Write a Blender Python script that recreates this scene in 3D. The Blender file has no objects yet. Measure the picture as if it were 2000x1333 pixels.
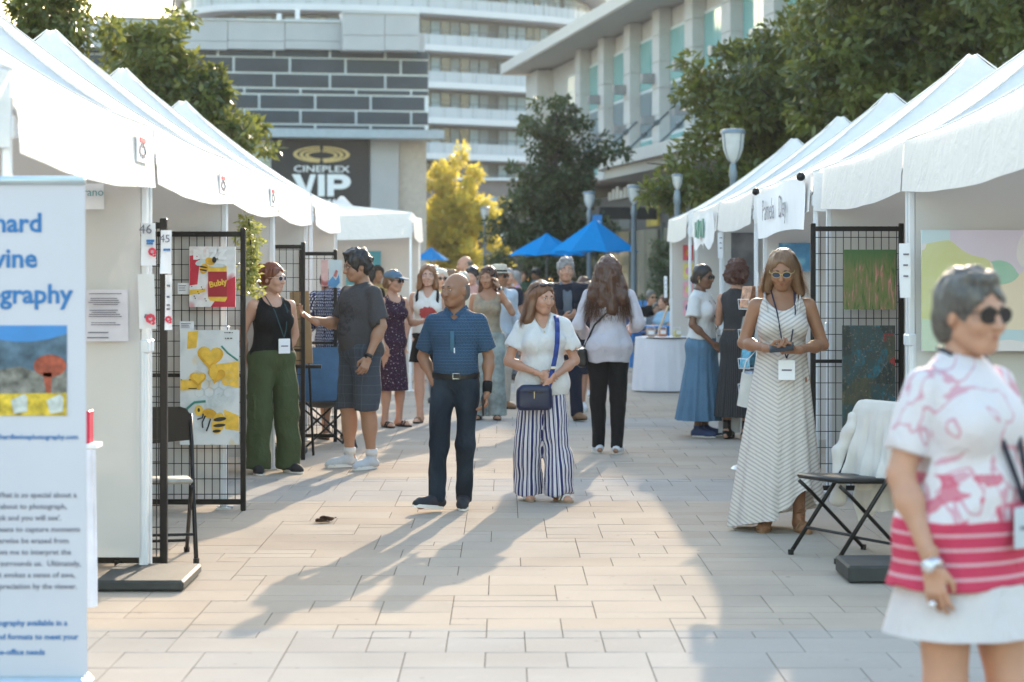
import bpy, bmesh, math, random
import numpy as np
from mathutils import Vector, Matrix, Euler

R = math.radians
SC = bpy.context.scene
COL = SC.collection

# ------------------------------------------------------------------ camera
FPX, VX, VY, CAMH = 3965.0, 985.0, 538.0, 1.6      # focal length and vanishing point in photograph pixels (2000 wide)
cam_d = bpy.data.cameras.new('camera')
cam = bpy.data.objects.new('camera', cam_d); COL.objects.link(cam)
cam.location = (0, 0, CAMH); cam.rotation_euler = (R(90), 0, 0)
cam_d.sensor_width = 36.0; cam_d.lens = FPX / 2000 * 36
cam_d.shift_x = (1000 - VX) / 2000; cam_d.shift_y = -(666.5 - VY) / 2000
cam_d.clip_start = 0.1; cam_d.clip_end = 2000
cam_d.dof.use_dof = True; cam_d.dof.focus_distance = 14.0; cam_d.dof.aperture_fstop = 2.8
SC.camera = cam

# ------------------------------------------------------------------ sky, sun, exposure
SUN_EL, SUN_AZ = 18.0, 10.0        # degrees; azimuth measured from +Y (camera's view) towards +X
world = bpy.data.worlds.new('World'); SC.world = world; world.use_nodes = True
wn = world.node_tree
bg = wn.nodes['Background']
sky = wn.nodes.new('ShaderNodeTexSky'); sky.sky_type = 'NISHITA'; sky.sun_disc = False
sky.sun_elevation = R(SUN_EL); sky.sun_rotation = R(SUN_AZ)
sky.air_density = 1.6; sky.dust_density = 2.0; sky.ozone_density = 1.8
wn.links.new(sky.outputs[0], bg.inputs[0]); bg.inputs[1].default_value = 0.15
sun_d = bpy.data.lights.new('sun', 'SUN'); sun_d.energy = 2.2; sun_d.angle = R(0.6); sun_d.color = (1.0, 0.83, 0.64)
sun = bpy.data.objects.new('sun', sun_d); COL.objects.link(sun); sun.location = (8, 40, 30)
_sd = Vector((math.sin(R(SUN_AZ)) * math.cos(R(SUN_EL)), math.cos(R(SUN_AZ)) * math.cos(R(SUN_EL)), math.sin(R(SUN_EL))))
sun.rotation_euler = _sd.to_track_quat('Z', 'Y').to_euler()
SC.view_settings.view_transform = 'Standard'; SC.view_settings.look = 'None'
SC.view_settings.exposure = 2.25; SC.view_settings.gamma = 1.0
SC.render.engine = 'CYCLES'
SC.cycles.use_denoising = True
SC.cycles.max_bounces = 6; SC.cycles.transparent_max_bounces = 8
SC.cycles.sample_clamp_indirect = 6.0
SC.cycles.caustics_reflective = False; SC.cycles.caustics_refractive = False

# ------------------------------------------------------------------ pixels to places
def GP(px, py):                       # a ground point
    Y = CAMH * FPX / (py - VY); return Vector(((px - VX) * Y / FPX, Y, 0))
def PT(px, py, Y):                    # a point at depth Y
    return Vector(((px - VX) * Y / FPX, Y, CAMH + (VY - py) * Y / FPX))
def GX(px, Y): return (px - VX) * Y / FPX
def GZ(py, Y): return CAMH + (VY - py) * Y / FPX

# ------------------------------------------------------------------ objects
def tag(o, label=None, cat=None, group=None, kind=None):
    if label: o['label'] = label
    if cat: o['category'] = cat
    if group: o['group'] = group
    if kind: o['kind'] = kind
    return o
def empty(name, loc=(0, 0, 0), rz=0.0, label=None, cat=None, group=None):
    o = bpy.data.objects.new(name, None); COL.objects.link(o)
    o.location = loc; o.rotation_euler = (0, 0, rz); o.empty_display_size = 0.2
    return tag(o, label, cat, group)
def link(name, mesh, mat=None, parent=None, smooth=False):
    o = bpy.data.objects.new(name, mesh); COL.objects.link(o)
    if mat is not None and len(mesh.materials) == 0:
        for m in (mat if isinstance(mat, (list, tuple)) else [mat]): mesh.materials.append(m)
    if parent is not None: o.parent = parent
    if smooth: mesh.shade_smooth()
    return o
def npmesh(name, v, f):
    me = bpy.data.meshes.new(name); v = np.asarray(v, np.float32); f = np.asarray(f, np.int32)
    me.vertices.add(len(v)); me.vertices.foreach_set('co', v.ravel())
    k = f.shape[1]; me.loops.add(f.size); me.loops.foreach_set('vertex_index', f.ravel())
    me.polygons.add(len(f)); me.polygons.foreach_set('loop_start', np.arange(0, f.size, k, dtype=np.int32))
    me.update(calc_edges=True); me.validate()
    return me
def copy_tree(o, parent=None):
    c = o.copy(); COL.objects.link(c); c.parent = parent
    for ch in list(o.children): copy_tree(ch, c)
    return c

class MB:
    """collects shapes into one mesh"""
    def __init__(s): s.v = []; s.f = []; s.m = []; s.cur = 0
    def add(s, vs, fs):
        b = len(s.v); s.v += [tuple(x) for x in vs]
        for f in fs: s.f.append(tuple(b + i for i in f)); s.m.append(s.cur)
        return s
    def box(s, c, size, rot=None):
        hx, hy, hz = size[0] / 2, size[1] / 2, size[2] / 2
        vs = [Vector((x * hx, y * hy, z * hz)) for x in (-1, 1) for y in (-1, 1) for z in (-1, 1)]
        if rot is not None: vs = [rot @ v for v in vs]
        c = Vector(c); vs = [v + c for v in vs]
        return s.add(vs, [(0, 1, 3, 2), (4, 6, 7, 5), (0, 4, 5, 1), (2, 3, 7, 6), (0, 2, 6, 4), (1, 5, 7, 3)])
    def b2(s, lo, hi):
        return s.box([(a + b) / 2 for a, b in zip(lo, hi)], [b - a for a, b in zip(lo, hi)])
    def bevbox(s, c, size, b=.01, rot=None):
        hx, hy, hz = [d / 2 for d in size]; vs = []
        ring = lambda z, i: [(-hx + b, -hy + i, z), (hx - b, -hy + i, z), (hx - i, -hy + b, z), (hx - i, hy - b, z), (hx - b, hy - i, z), (-hx + b, hy - i, z), (-hx + i, hy - b, z), (-hx + i, -hy + b, z)]
        rings = [ring(-hz, b), ring(-hz + b, 0), ring(hz - b, 0), ring(hz, b)]
        for r in rings: vs += r
        fs = [tuple(range(7, -1, -1)), tuple(range(24, 32))]
        for k in range(3):
            for i in range(8): j = (i + 1) % 8; fs.append((k * 8 + i, k * 8 + j, k * 8 + 8 + j, k * 8 + 8 + i))
        c = Vector(c); vs = [(rot @ Vector(v) if rot is not None else Vector(v)) + c for v in vs]
        return s.add(vs, fs)
    def tube(s, pts, r, n=8, caps=True):
        pts = [Vector(p) for p in pts]; k = len(pts)
        rs = r if isinstance(r, (list, tuple)) else [r] * k
        b0 = []; up = None
        for i, p in enumerate(pts):
            t = (pts[min(i + 1, k - 1)] - pts[max(i - 1, 0)]).normalized()
            if up is None: up = Vector((0, 0, 1)) if abs(t.z) < .9 else Vector((1, 0, 0))
            a = t.cross(up); a = a.normalized() if a.length > 1e-6 else t.orthogonal().normalized()
            up = a.cross(t).normalized()
            for j in range(n):
                an = 2 * math.pi * j / n; b0.append(p + (a * math.cos(an) + up * math.sin(an)) * rs[i])
        fs = []
        for i in range(k - 1):
            for j in range(n): q = (j + 1) % n; fs.append((i * n + j, i * n + q, (i + 1) * n + q, (i + 1) * n + j))
        if caps: fs.append(tuple(range(n - 1, -1, -1))); fs.append(tuple((k - 1) * n + j for j in range(n)))
        return s.add(b0, fs)
    def bar(s, a, b, w, d=None, up=(0, 0, 1)):
        a, b = Vector(a), Vector(b); t = (b - a); L = t.length; t.normalize(); up = Vector(up)
        if abs(t.dot(up)) > .95: up = Vector((0, 1, 0))
        x = t.cross(up).normalized(); y = x.cross(t)
        m = Matrix((x, y, t)).transposed()
        return s.box((a + b) / 2, (w, d or w, L), m)
    def lathe(s, prof, n=16, c=(0, 0, 0), a0=0, a1=2 * math.pi):
        c = Vector(c); full = abs(a1 - a0 - 2 * math.pi) < 1e-6; m = n if full else n + 1; vs = []
        for r, z in prof:
            for j in range(m):
                an = a0 + (a1 - a0) * j / n; vs.append(c + Vector((r * math.cos(an), r * math.sin(an), z)))
        fs = []
        for i in range(len(prof) - 1):
            for j in range(n):
                q = (j + 1) % m; fs.append((i * m + j, i * m + q, (i + 1) * m + q, (i + 1) * m + j))
        return s.add(vs, fs)
    def prism(s, poly, fn, d0, d1):
        """poly of (u,v); fn(u,v,d) -> point; extruded from d0 to d1"""
        n = len(poly); vs = [fn(u, v, d0) for u, v in poly] + [fn(u, v, d1) for u, v in poly]
        fs = [tuple(range(n - 1, -1, -1)), tuple(range(n, 2 * n))] + [(i, (i + 1) % n, n + (i + 1) % n, n + i) for i in range(n)]
        return s.add(vs, fs)
    def ball(s, c, r, n=10, m=7):
        r = r if isinstance(r, (list, tuple)) else (r, r, r); c = Vector(c); vs = []
        for i in range(m + 1):
            th = math.pi * i / m
            for j in range(n):
                ph = 2 * math.pi * j / n
                vs.append(c + Vector((r[0] * math.sin(th) * math.cos(ph), r[1] * math.sin(th) * math.sin(ph), r[2] * math.cos(th))))
        fs = [(i * n + j, (i + 1) * n + j, (i + 1) * n + (j + 1) % n, i * n + (j + 1) % n) for i in range(m) for j in range(n)]
        return s.add(vs, fs)
    def grid(s, fn, nu, nv):
        vs = [fn(i / nu, j / nv) for j in range(nv + 1) for i in range(nu + 1)]
        return s.add(vs, [(j * (nu + 1) + i, j * (nu + 1) + i + 1, (j + 1) * (nu + 1) + i + 1, (j + 1) * (nu + 1) + i) for j in range(nv) for i in range(nu)])
    def mesh(s, name):
        me = bpy.data.meshes.new(name); me.from_pydata(s.v, [], s.f); me.update()
        if any(s.m): me.polygons.foreach_set('material_index', s.m)
        return me
    def build(s, name, mat, parent=None, smooth=False, fix=True):
        me = s.mesh(name)
        if fix:
            bm = bmesh.new(); bm.from_mesh(me); bmesh.ops.remove_doubles(bm, verts=bm.verts, dist=1e-5)
            bmesh.ops.recalc_face_normals(bm, faces=bm.faces); bm.to_mesh(me); bm.free()
        return link(name, me, mat, parent, smooth)

# ------------------------------------------------------------------ materials
class Nodes:
    def __init__(s, name):
        s.mat = bpy.data.materials.new(name); s.mat.use_nodes = True; s.nt = s.mat.node_tree
        s.bsdf = s.nt.nodes['Principled BSDF']; s.out = s.nt.nodes['Material Output']
        s.tc = s.nt.nodes.new('ShaderNodeTexCoord')
    def put(s, sock, val):
        if hasattr(val, 'is_output') or isinstance(val, bpy.types.NodeSocket): s.nt.links.new(val, sock)
        elif isinstance(val, (tuple, list)) and len(val) == 3 and sock.type == 'RGBA': sock.default_value = (*val, 1)
        else: sock.default_value = val
    def node(s, t, **kw):
        n = s.nt.nodes.new('ShaderNode' + t)
        for k, v in kw.items():
            if k in n.inputs: s.put(n.inputs[k], v)
            else: setattr(n, k, v)
        return n
    def m(s, op, a, b=0.0, c=None):
        n = s.nt.nodes.new('ShaderNodeMath'); n.operation = op; s.put(n.inputs[0], a); s.put(n.inputs[1], b)
        if c is not None: s.put(n.inputs[2], c)
        return n.outputs[0]
    def mix(s, f, a, b, blend='MIX'):
        n = s.nt.nodes.new('ShaderNodeMix'); n.data_type = 'RGBA'; n.blend_type = blend
        s.put(n.inputs[0], f); s.put(n.inputs[6], a); s.put(n.inputs[7], b); return n.outputs[2]
    def xyz(s, v=None):
        n = s.node('SeparateXYZ'); s.put(n.inputs[0], v if v is not None else s.tc.outputs['Object']); return n.outputs
    def comb(s, x, y, z):
        n = s.node('CombineXYZ'); [s.put(n.inputs[i], q) for i, q in enumerate((x, y, z))]; return n.outputs[0]
    def mapping(s, scale, loc=(0, 0, 0), src='Object'):
        n = s.node('Mapping'); n.inputs['Scale'].default_value = scale; n.inputs['Location'].default_value = loc
        s.nt.links.new(s.tc.outputs[src] if isinstance(src, str) else src, n.inputs[0]); return n.outputs[0]
    def noise(s, scale, detail=3, rough=.5, vec=None, dist=0):
        n = s.node('TexNoise'); n.inputs['Scale'].default_value = scale; n.inputs['Detail'].default_value = detail
        n.inputs['Roughness'].default_value = rough; n.inputs['Distortion'].default_value = dist
        s.nt.links.new(vec if vec is not None else s.tc.outputs['Object'], n.inputs['Vector']); return n.outputs[0]
    def voronoi(s, scale, vec=None, feature='F1', out=0):
        n = s.node('TexVoronoi'); n.feature = feature; n.inputs['Scale'].default_value = scale
        s.nt.links.new(vec if vec is not None else s.tc.outputs['Object'], n.inputs['Vector']); return n.outputs[out]
    def ramp(s, f, stops, interp='LINEAR'):
        n = s.node('ValToRGB'); n.color_ramp.interpolation = interp; e = n.color_ramp.elements
        while len(e) < len(stops): e.new(.5)
        for i, (p, c) in enumerate(stops):
            e[i].position = p; e[i].color = (*c, 1) if not isinstance(c, (int, float)) else (c, c, c, 1)
        s.put(n.inputs[0], f); return n.outputs[0]
    def step(s, f, lo, hi):
        n = s.node('MapRange'); n.inputs[1].default_value = lo; n.inputs[2].default_value = hi; s.put(n.inputs[0], f); return n.outputs[0]
    def bump(s, h, strength=.3, dist=.01):
        n = s.node('Bump'); n.inputs['Strength'].default_value = strength; n.inputs['Distance'].default_value = dist
        s.nt.links.new(h, n.inputs['Height']); s.nt.links.new(n.outputs[0], s.bsdf.inputs['Normal']); return n.outputs[0]
    def cloth(s, weave=.15, amt=.55):
        a = s.noise(7, 3, .55, s.mapping((1, 1, .7)), 1.4); b = s.noise(19, 3, .6, s.mapping((1, 1, .55)), 1.0); w = s.noise(230, 2, .5)
        h = s.m('ADD', s.m('ADD', a, s.m('MULTIPLY', b, .42)), s.m('MULTIPLY', w, weave * .10)); s.bump(h, amt, .035)
    def fin(s, col, rough=.6, metal=0, spec=.5, **kw):
        s.put(s.bsdf.inputs['Base Color'], col); s.put(s.bsdf.inputs['Roughness'], rough)
        s.put(s.bsdf.inputs['Metallic'], metal); s.put(s.bsdf.inputs['Specular IOR Level'], spec)
        for k, v in kw.items(): s.put(s.bsdf.inputs[k.replace('_', ' ')], v)
        return s.mat
    def translucent(s, col, fac):
        t = s.node('BsdfTranslucent'); s.put(t.inputs[0], col)
        mx = s.node('MixShader'); mx.inputs[0].default_value = fac
        s.nt.links.new(s.bsdf.outputs[0], mx.inputs[1]); s.nt.links.new(t.outputs[0], mx.inputs[2])
        s.nt.links.new(mx.outputs[0], s.out.inputs[0])
_MC = {}
def mat(name, col, rough=.6, metal=0, spec=.4, var=.10, scale=6, bump=0, bscale=60, trans=0, **kw):
    if name in _MC: return _MC[name]
    n = Nodes(name); c = Vector(col)
    f = n.noise(scale, 4, .6)
    cc = n.mix(n.step(f, .3, .7), tuple(c * (1 - var)), tuple(min(1, x) for x in c * (1 + var)))
    n.fin(cc, rough, metal, spec, **kw)
    if bump: n.bump(n.noise(bscale, 3, .6), bump, .004)
    if trans: n.translucent(cc, trans)
    _MC[name] = n.mat; return n.mat
def glass_mat(name, tint, rough=.08, spec=.8):
    if name in _MC: return _MC[name]
    n = Nodes(name); f = n.noise(.35, 2, .5)
    n.fin(n.mix(f, tuple(x * .75 for x in tint), tint), rough, 0, spec); _MC[name] = n.mat; return n.mat

# ------------------------------------------------------------------ lettering as flat relief
def text_obj(name, s, size, mt, parent, loc, rot, extrude=.002, bold=0, align='LEFT', xs=1.0, res=2):
    cu = bpy.data.curves.new(name, 'FONT'); cu.body = s; cu.size = size; cu.extrude = extrude; cu.offset = bold
    cu.align_x = align; cu.resolution_u = res
    t = bpy.data.objects.new('tmp_text', cu); COL.objects.link(t)
    me = bpy.data.meshes.new_from_object(t.evaluated_get(bpy.context.evaluated_depsgraph_get()))
    bpy.data.objects.remove(t); me.name = name; me.materials.clear(); me.materials.append(mt)
    o = bpy.data.objects.new(name, me); COL.objects.link(o); o.location = loc; o.rotation_euler = rot; o.scale = (xs, 1, 1)
    if parent is not None: o.parent = parent
    return o
# ================================================================== smooth implicit surfaces (bodies, cloth, hair)
def V(*a): return np.array(a, np.float32)
def rotm(yaw=0, pitch=0, roll=0):
    """yaw turns the front (-y) towards +x, pitch nods down, roll tips sideways"""
    return np.array((Matrix.Rotation(R(yaw), 3, 'Z') @ Matrix.Rotation(R(pitch), 3, 'X') @ Matrix.Rotation(R(roll), 3, 'Y')), np.float32)
class Field:
    def __init__(s, lo, hi, h):
        s.lo = np.array(lo, np.float32); s.h = h
        s.n = np.ceil((np.array(hi) - s.lo) / h).astype(int) + 1
        s.v = np.full(tuple(s.n), 1.0, np.float32)
    def blk(s, lo, hi):
        i0 = np.clip(np.floor((np.asarray(lo) - s.lo) / s.h).astype(int), 0, s.n); i1 = np.clip(np.ceil((np.asarray(hi) - s.lo) / s.h).astype(int) + 1, 0, s.n)
        if (i1 <= i0).any(): return None, None
        sl = tuple(slice(a, b) for a, b in zip(i0, i1))
        ax = [s.lo[k] + s.h * np.arange(i0[k], i1[k], dtype=np.float32) for k in range(3)]
        return sl, np.meshgrid(*ax, indexing='ij')
    def put(s, sl, d, k, sub=False):
        a = s.v[sl]
        if sub:
            d = -d; h = np.clip(.5 - .5 * (a - d) / max(k, 1e-6), 0, 1) if k else None
            s.v[sl] = np.maximum(a, d) if not k else a * (1 - h) + d * h + k * h * (1 - h)
        else:
            if not k: s.v[sl] = np.minimum(a, d)
            else: h = np.clip(.5 + .5 * (a - d) / k, 0, 1); s.v[sl] = a * (1 - h) + d * h - k * h * (1 - h)
        return s
    def cone(s, a, b, ra, rb, k=.02, sub=False, cap=False, sq=None):
        a, b = np.asarray(a, np.float32), np.asarray(b, np.float32); m = max(ra, rb) + k + 3 * s.h
        sl, g = s.blk(np.minimum(a, b) - m, np.maximum(a, b) + m)
        if sl is None: return s
        ab = b - a; L2 = float(ab @ ab) + 1e-9; p = [g[i] - a[i] for i in range(3)]
        tr = (p[0] * ab[0] + p[1] * ab[1] + p[2] * ab[2]) / L2; t = np.clip(tr, 0, 1)
        if sq is None: d = np.sqrt(sum((p[i] - ab[i] * t) ** 2 for i in range(3)))
        else: d = np.sqrt(sum(((p[i] - ab[i] * t) / sq[i]) ** 2 for i in range(3)))
        d = d - (ra + (rb - ra) * t)
        if cap: d = np.maximum(d, (np.abs(tr - .5) - .5) * math.sqrt(L2))
        return s.put(sl, d, k, sub)
    def ell(s, c, r, k=.03, M=None, sub=False):
        c = np.asarray(c, np.float32); r = np.asarray(r, np.float32); m = r.max() + k + 3 * s.h
        sl, g = s.blk(c - m, c + m)
        if sl is None: return s
        p = [g[i] - c[i] for i in range(3)]
        if M is not None: p = [M[0, i] * p[0] + M[1, i] * p[1] + M[2, i] * p[2] for i in range(3)]
        k0 = np.sqrt(sum((p[i] / r[i]) ** 2 for i in range(3))); k1 = np.sqrt(sum((p[i] / r[i] ** 2) ** 2 for i in range(3))) + 1e-6
        return s.put(sl, k0 * (k0 - 1) / k1, k, sub)
    def box(s, c, hf, rd=.01, k=.01, M=None, sub=False):
        c = np.asarray(c, np.float32); m = float(np.linalg.norm(hf)) + k + 3 * s.h
        sl, g = s.blk(c - m, c + m)
        if sl is None: return s
        p = [g[i] - c[i] for i in range(3)]
        if M is not None: p = [M[0, i] * p[0] + M[1, i] * p[1] + M[2, i] * p[2] for i in range(3)]
        q = [np.abs(p[i]) - hf[i] + rd for i in range(3)]
        d = np.sqrt(sum(np.maximum(x, 0) ** 2 for x in q)) + np.minimum(np.maximum(q[0], np.maximum(q[1], q[2])), 0) - rd
        return s.put(sl, d, k, sub)
    def coords(s): return np.meshgrid(*[s.lo[k] + s.h * np.arange(s.n[k], dtype=np.float32) for k in range(3)], indexing='ij')
    def plane(s, p, n):
        """keep the side the normal points away from"""
        X, Y_, Z = s.coords(); n = np.asarray(n, np.float32); n = n / np.linalg.norm(n)
        s.v = np.maximum(s.v, (X - p[0]) * n[0] + (Y_ - p[1]) * n[1] + (Z - p[2]) * n[2]); return s
    def disp(s, fn):
        near = np.abs(s.v) < .06; idx = np.nonzero(near)
        P = [s.lo[k] + s.h * idx[k].astype(np.float32) for k in range(3)]
        s.v[idx] += fn(*P).astype(np.float32); return s
    def surf(s):
        v = s.v; v[0], v[-1] = 1, 1; v[:, 0], v[:, -1] = 1, 1; v[:, :, 0], v[:, :, -1] = 1, 1
        neg = v < 0
        cnt = np.zeros(tuple(np.array(v.shape) - 1), np.int8)
        for dx in (0, 1):
            for dy in (0, 1):
                for dz in (0, 1): cnt += neg[dx:dx + cnt.shape[0], dy:dy + cnt.shape[1], dz:dz + cnt.shape[2]]
        act = (cnt > 0) & (cnt < 8); I = np.array(np.nonzero(act)).T
        if len(I) == 0: return np.zeros((0, 3)), np.zeros((0, 4), int)
        ids = np.full(cnt.shape, -1, np.int32); ids[act] = np.arange(len(I))
        cor = [(a, b, c) for a in (0, 1) for b in (0, 1) for c in (0, 1)]
        cv = np.stack([v[I[:, 0] + a, I[:, 1] + b, I[:, 2] + c] for a, b, c in cor], 1)
        acc = np.zeros((len(I), 3)); num = np.zeros(len(I))
        for i in range(8):
            for j in range(i + 1, 8):
                di = np.array(cor[j]) - np.array(cor[i])
                if np.abs(di).sum() != 1: continue
                x = (cv[:, i] < 0) != (cv[:, j] < 0); t = np.where(x, cv[:, i] / np.where(x, cv[:, i] - cv[:, j], 1), 0)
                acc += np.where(x[:, None], np.array(cor[i]) + di * t[:, None], 0); num += x
        P = (I + acc / num[:, None]) * s.h + s.lo
        F = []
        for ax in range(3):
            o = [(1, 0, 0), (0, 1, 0), (0, 0, 1)]; u, w = (ax + 1) % 3, (ax + 2) % 3
            a = [slice(None)] * 3; b = [slice(None)] * 3; a[ax] = slice(0, -1); b[ax] = slice(1, None)
            na, nb = neg[tuple(a)], neg[tuple(b)]; E = np.array(np.nonzero(na != nb)).T
            E = E[(E[:, u] > 0) & (E[:, w] > 0) & (E[:, u] < cnt.shape[u]) & (E[:, w] < cnt.shape[w])]
            if len(E) == 0: continue
            def at(du, dw):
                q = E.copy(); q[:, u] += du; q[:, w] += dw; return ids[q[:, 0], q[:, 1], q[:, 2]]
            q = np.stack([at(-1, -1), at(0, -1), at(0, 0), at(-1, 0)], 1)
            fl = ~na[E[:, 0], E[:, 1], E[:, 2]]; q[fl] = q[fl][:, ::-1]
            F.append(q)
        return P, np.concatenate(F)
def surf_join(parts):
    vs, fs, b = [], [], 0
    for p, f in parts:
        if len(p): vs.append(p); fs.append(f + b); b += len(p)
    return np.concatenate(vs), np.concatenate(fs)
def surf_obj(name, pf, mt, parent, attr=None):
    me = npmesh(name, *pf); me.shade_smooth()
    if attr is not None:
        a = me.attributes.new('pu', 'FLOAT', 'POINT'); a.data.foreach_set('value', np.asarray(attr, np.float32))
    return link(name, me, mt, parent)
def folds(seed, amp, k=18, vert=.35):
    r = np.random.default_rng(seed); W = []
    for i in range(6):
        d = r.normal(size=3); d[2] *= vert * (1 if i < 4 else 2.5); d = d / np.linalg.norm(d) * k * r.uniform(.6, 1.7); W.append((d, r.uniform(0, 6.28), r.normal(size=3) * k * .35, 1 / (1 + .5 * i)))
    def fn(x, y, z):
        t = 0
        for i, (d, ph, e, w) in enumerate(W):
            q = x * d[0] + y * d[1] + z * d[2] + ph + 1.3 * np.sin(x * e[0] + y * e[1] + z * e[2])
            t = t + w * (np.sin(q) if i % 3 == 0 else 1.9 * np.abs(np.sin(q * .5)) - 1.2)
        return amp * .6 * (t - .25)
    return fn
# ================================================================== ground
rng = random.Random(7)
def paver_mat():
    n = Nodes('paving_stone')
    isl = n.node('NewGeometry').outputs['Random Per Island']; obr = n.node('ObjectInfo').outputs['Random']
    r = n.m('FRACT', n.m('ADD', isl, n.m('MULTIPLY', obr, 7.31)))
    pos = n.node('NewGeometry').outputs['Position']; y = n.xyz(pos)[1]
    # every 7 m a band of cooler grey stone crosses the walk
    ph = n.m('FRACT', n.m('DIVIDE', n.m('SUBTRACT', y, 7.6), 6.8))
    band = n.m('LESS_THAN', ph, 0.235)
    warm = n.ramp(r, [(0, (.385, .325, .265)), (.35, (.405, .35, .29)), (.7, (.42, .365, .305)), (1, (.39, .34, .285))])
    cool = n.ramp(r, [(0, (.345, .325, .30)), (.5, (.375, .35, .32)), (1, (.35, .335, .315))])
    c = n.mix(band, warm, cool)
    g1 = n.noise(1.1, 4, .6, pos); g2 = n.noise(38, 4, .75, pos); g3 = n.noise(7, 3, .6, pos)
    c = n.mix(n.step(g1, .35, .7), c, n.mix(.2, c, (.22, .20, .18)))
    c = n.mix(n.m('MULTIPLY', n.step(g2, .55, .8), .28), c, (.16, .15, .14))
    c = n.mix(n.m('MULTIPLY', n.step(g3, .6, .72), .16), c, (.48, .44, .40))
    spots = n.voronoi(2.2, pos); c = n.mix(n.m('MULTIPLY', n.m('LESS_THAN', spots, .03), .5), c, (.10, .09, .085))
    gum = n.voronoi(5.3, n.mapping((1, 1, 1), (3.1, 1.7, 0), pos)); c = n.mix(n.m('MULTIPLY', n.m('LESS_THAN', gum, .06), .5), c, (.20, .18, .165))
    g4 = n.noise(.55, 3, .6, pos); c = n.mix(n.m('MULTIPLY', n.step(g4, .5, .75), .30), c, (.24, .21, .185))
    n.fin(c, n.step(g2, .2, .9), 0, .0); n.put(n.bsdf.inputs['Roughness'], .9)
    n.bump(n.noise(90, 4, .7, pos), .25, .003)
    return n.mat
PAVE = paver_mat()
def plaza_mat():
    n = Nodes('plaza_bed'); pos = n.node('NewGeometry').outputs['Position']; o = n.xyz(pos)
    b = n.node('TexBrick'); b.inputs['Scale'].default_value = 1.0; b.inputs['Mortar Size'].default_value = .012
    b.inputs['Brick Width'].default_value = .6; b.inputs['Row Height'].default_value = .4
    b.inputs['Color1'].default_value = (.29, .24, .205, 1); b.inputs['Color2'].default_value = (.345, .295, .252, 1); b.inputs['Mortar'].default_value = (.10, .085, .07, 1)
    n.nt.links.new(pos, b.inputs['Vector'])
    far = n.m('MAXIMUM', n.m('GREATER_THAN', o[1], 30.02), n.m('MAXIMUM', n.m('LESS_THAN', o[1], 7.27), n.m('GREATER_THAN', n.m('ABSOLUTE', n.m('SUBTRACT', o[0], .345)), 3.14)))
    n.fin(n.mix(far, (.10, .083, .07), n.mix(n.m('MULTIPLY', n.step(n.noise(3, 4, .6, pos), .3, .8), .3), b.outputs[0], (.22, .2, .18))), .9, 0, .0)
    return n.mat
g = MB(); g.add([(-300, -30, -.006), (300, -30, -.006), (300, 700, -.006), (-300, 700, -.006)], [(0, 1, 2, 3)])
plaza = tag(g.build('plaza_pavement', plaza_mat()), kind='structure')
def paver_tiles():
    u = .17; X0, X1, Y0, Y1 = -2.8, 3.49, 7.26, 30.04
    nx, ny = round((X1 - X0) / u), round((Y1 - Y0) / u); used = np.zeros((nx, ny), bool); out = []
    sizes = [((3, 2), .34), ((2, 2), .20), ((3, 1), .18), ((2, 1), .14), ((4, 2), .08), ((4, 1), .04)]
    band = lambda j: (((Y0 + (j + .5) * u) - 7.6) / 6.8) % 1 < .235
    for j in range(ny):
        i = 0
        while i < nx:
            if used[i, j]: i += 1; continue
            sz = sizes if not band(j) else [((2, 2), .8), ((3, 2), .6)]
            for _ in range(8):
                w, d = rng.choices([a for a, b in sz], [b for a, b in sz])[0]
                if i + w <= nx and j + d <= ny and not used[i:i + w, j:j + d].any() and band(j) == band(j + d - 1): break
            else: w = d = 1
            used[i:i + w, j:j + d] = True; out.append((X0 + i * u, Y0 + j * u, w * u, d * u)); i += w
    return out
def paver_shape(mb, x, y, w, d, jit):
    g, gy = .0019, .0050; b = .0015; x0, x1, y0, y1 = x + g, x + w - g, y + gy, y + d - gy
    t = [-.001 + rng.uniform(-jit, jit) for _ in range(4)]
    lo = [(x0, y0, -.005), (x1, y0, -.005), (x1, y1, -.005), (x0, y1, -.005)]
    md = [(p[0], p[1], tz - .0010) for p, tz in zip(lo, t)]
    hi = [(x0 + b, y0 + b, t[0]), (x1 - b, y0 + b, t[1]), (x1 - b, y1 - b, t[2]), (x0 + b, y1 - b, t[3])]
    mb.add(lo + md + hi, [(8, 9, 10, 11)] + [(4 + i, 4 + (i + 1) % 4, 8 + (i + 1) % 4, 8 + i) for i in range(4)] + [(i, (i + 1) % 4, 4 + (i + 1) % 4, 4 + i) for i in range(4)])
_tiles = paver_tiles()
def _vis(t):
    x, y, w, d = t; yc = y + d / 2
    if y < 7.75: return -1
    px = VX + (x + w / 2) * FPX / yc
    return (w * d) / yc ** 2 if 200 < px < 1760 else -1
_order = sorted(range(len(_tiles)), key=lambda i: -_vis(_tiles[i]))
_single = set(i for i in _order[:295] if _vis(_tiles[i]) > 0)
_shared = {}
rest = MB()
for i, (x, y, w, d) in enumerate(_tiles):
    if i in _single:
        k = (round(w, 1), round(d, 1), rng.randrange(3))
        if k not in _shared:
            mb = MB(); paver_shape(mb, -w / 2, -d / 2, w, d, .0012); _shared[k] = mb.mesh('paver')
        o = link('paver', _shared[k], PAVE, plaza); o.location = (x + w / 2, y + d / 2, 0)
    else: paver_shape(rest, x, y, w, d, .0012)
tag(rest.build('paver_field', PAVE, plaza, fix=False), kind='stuff')

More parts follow.
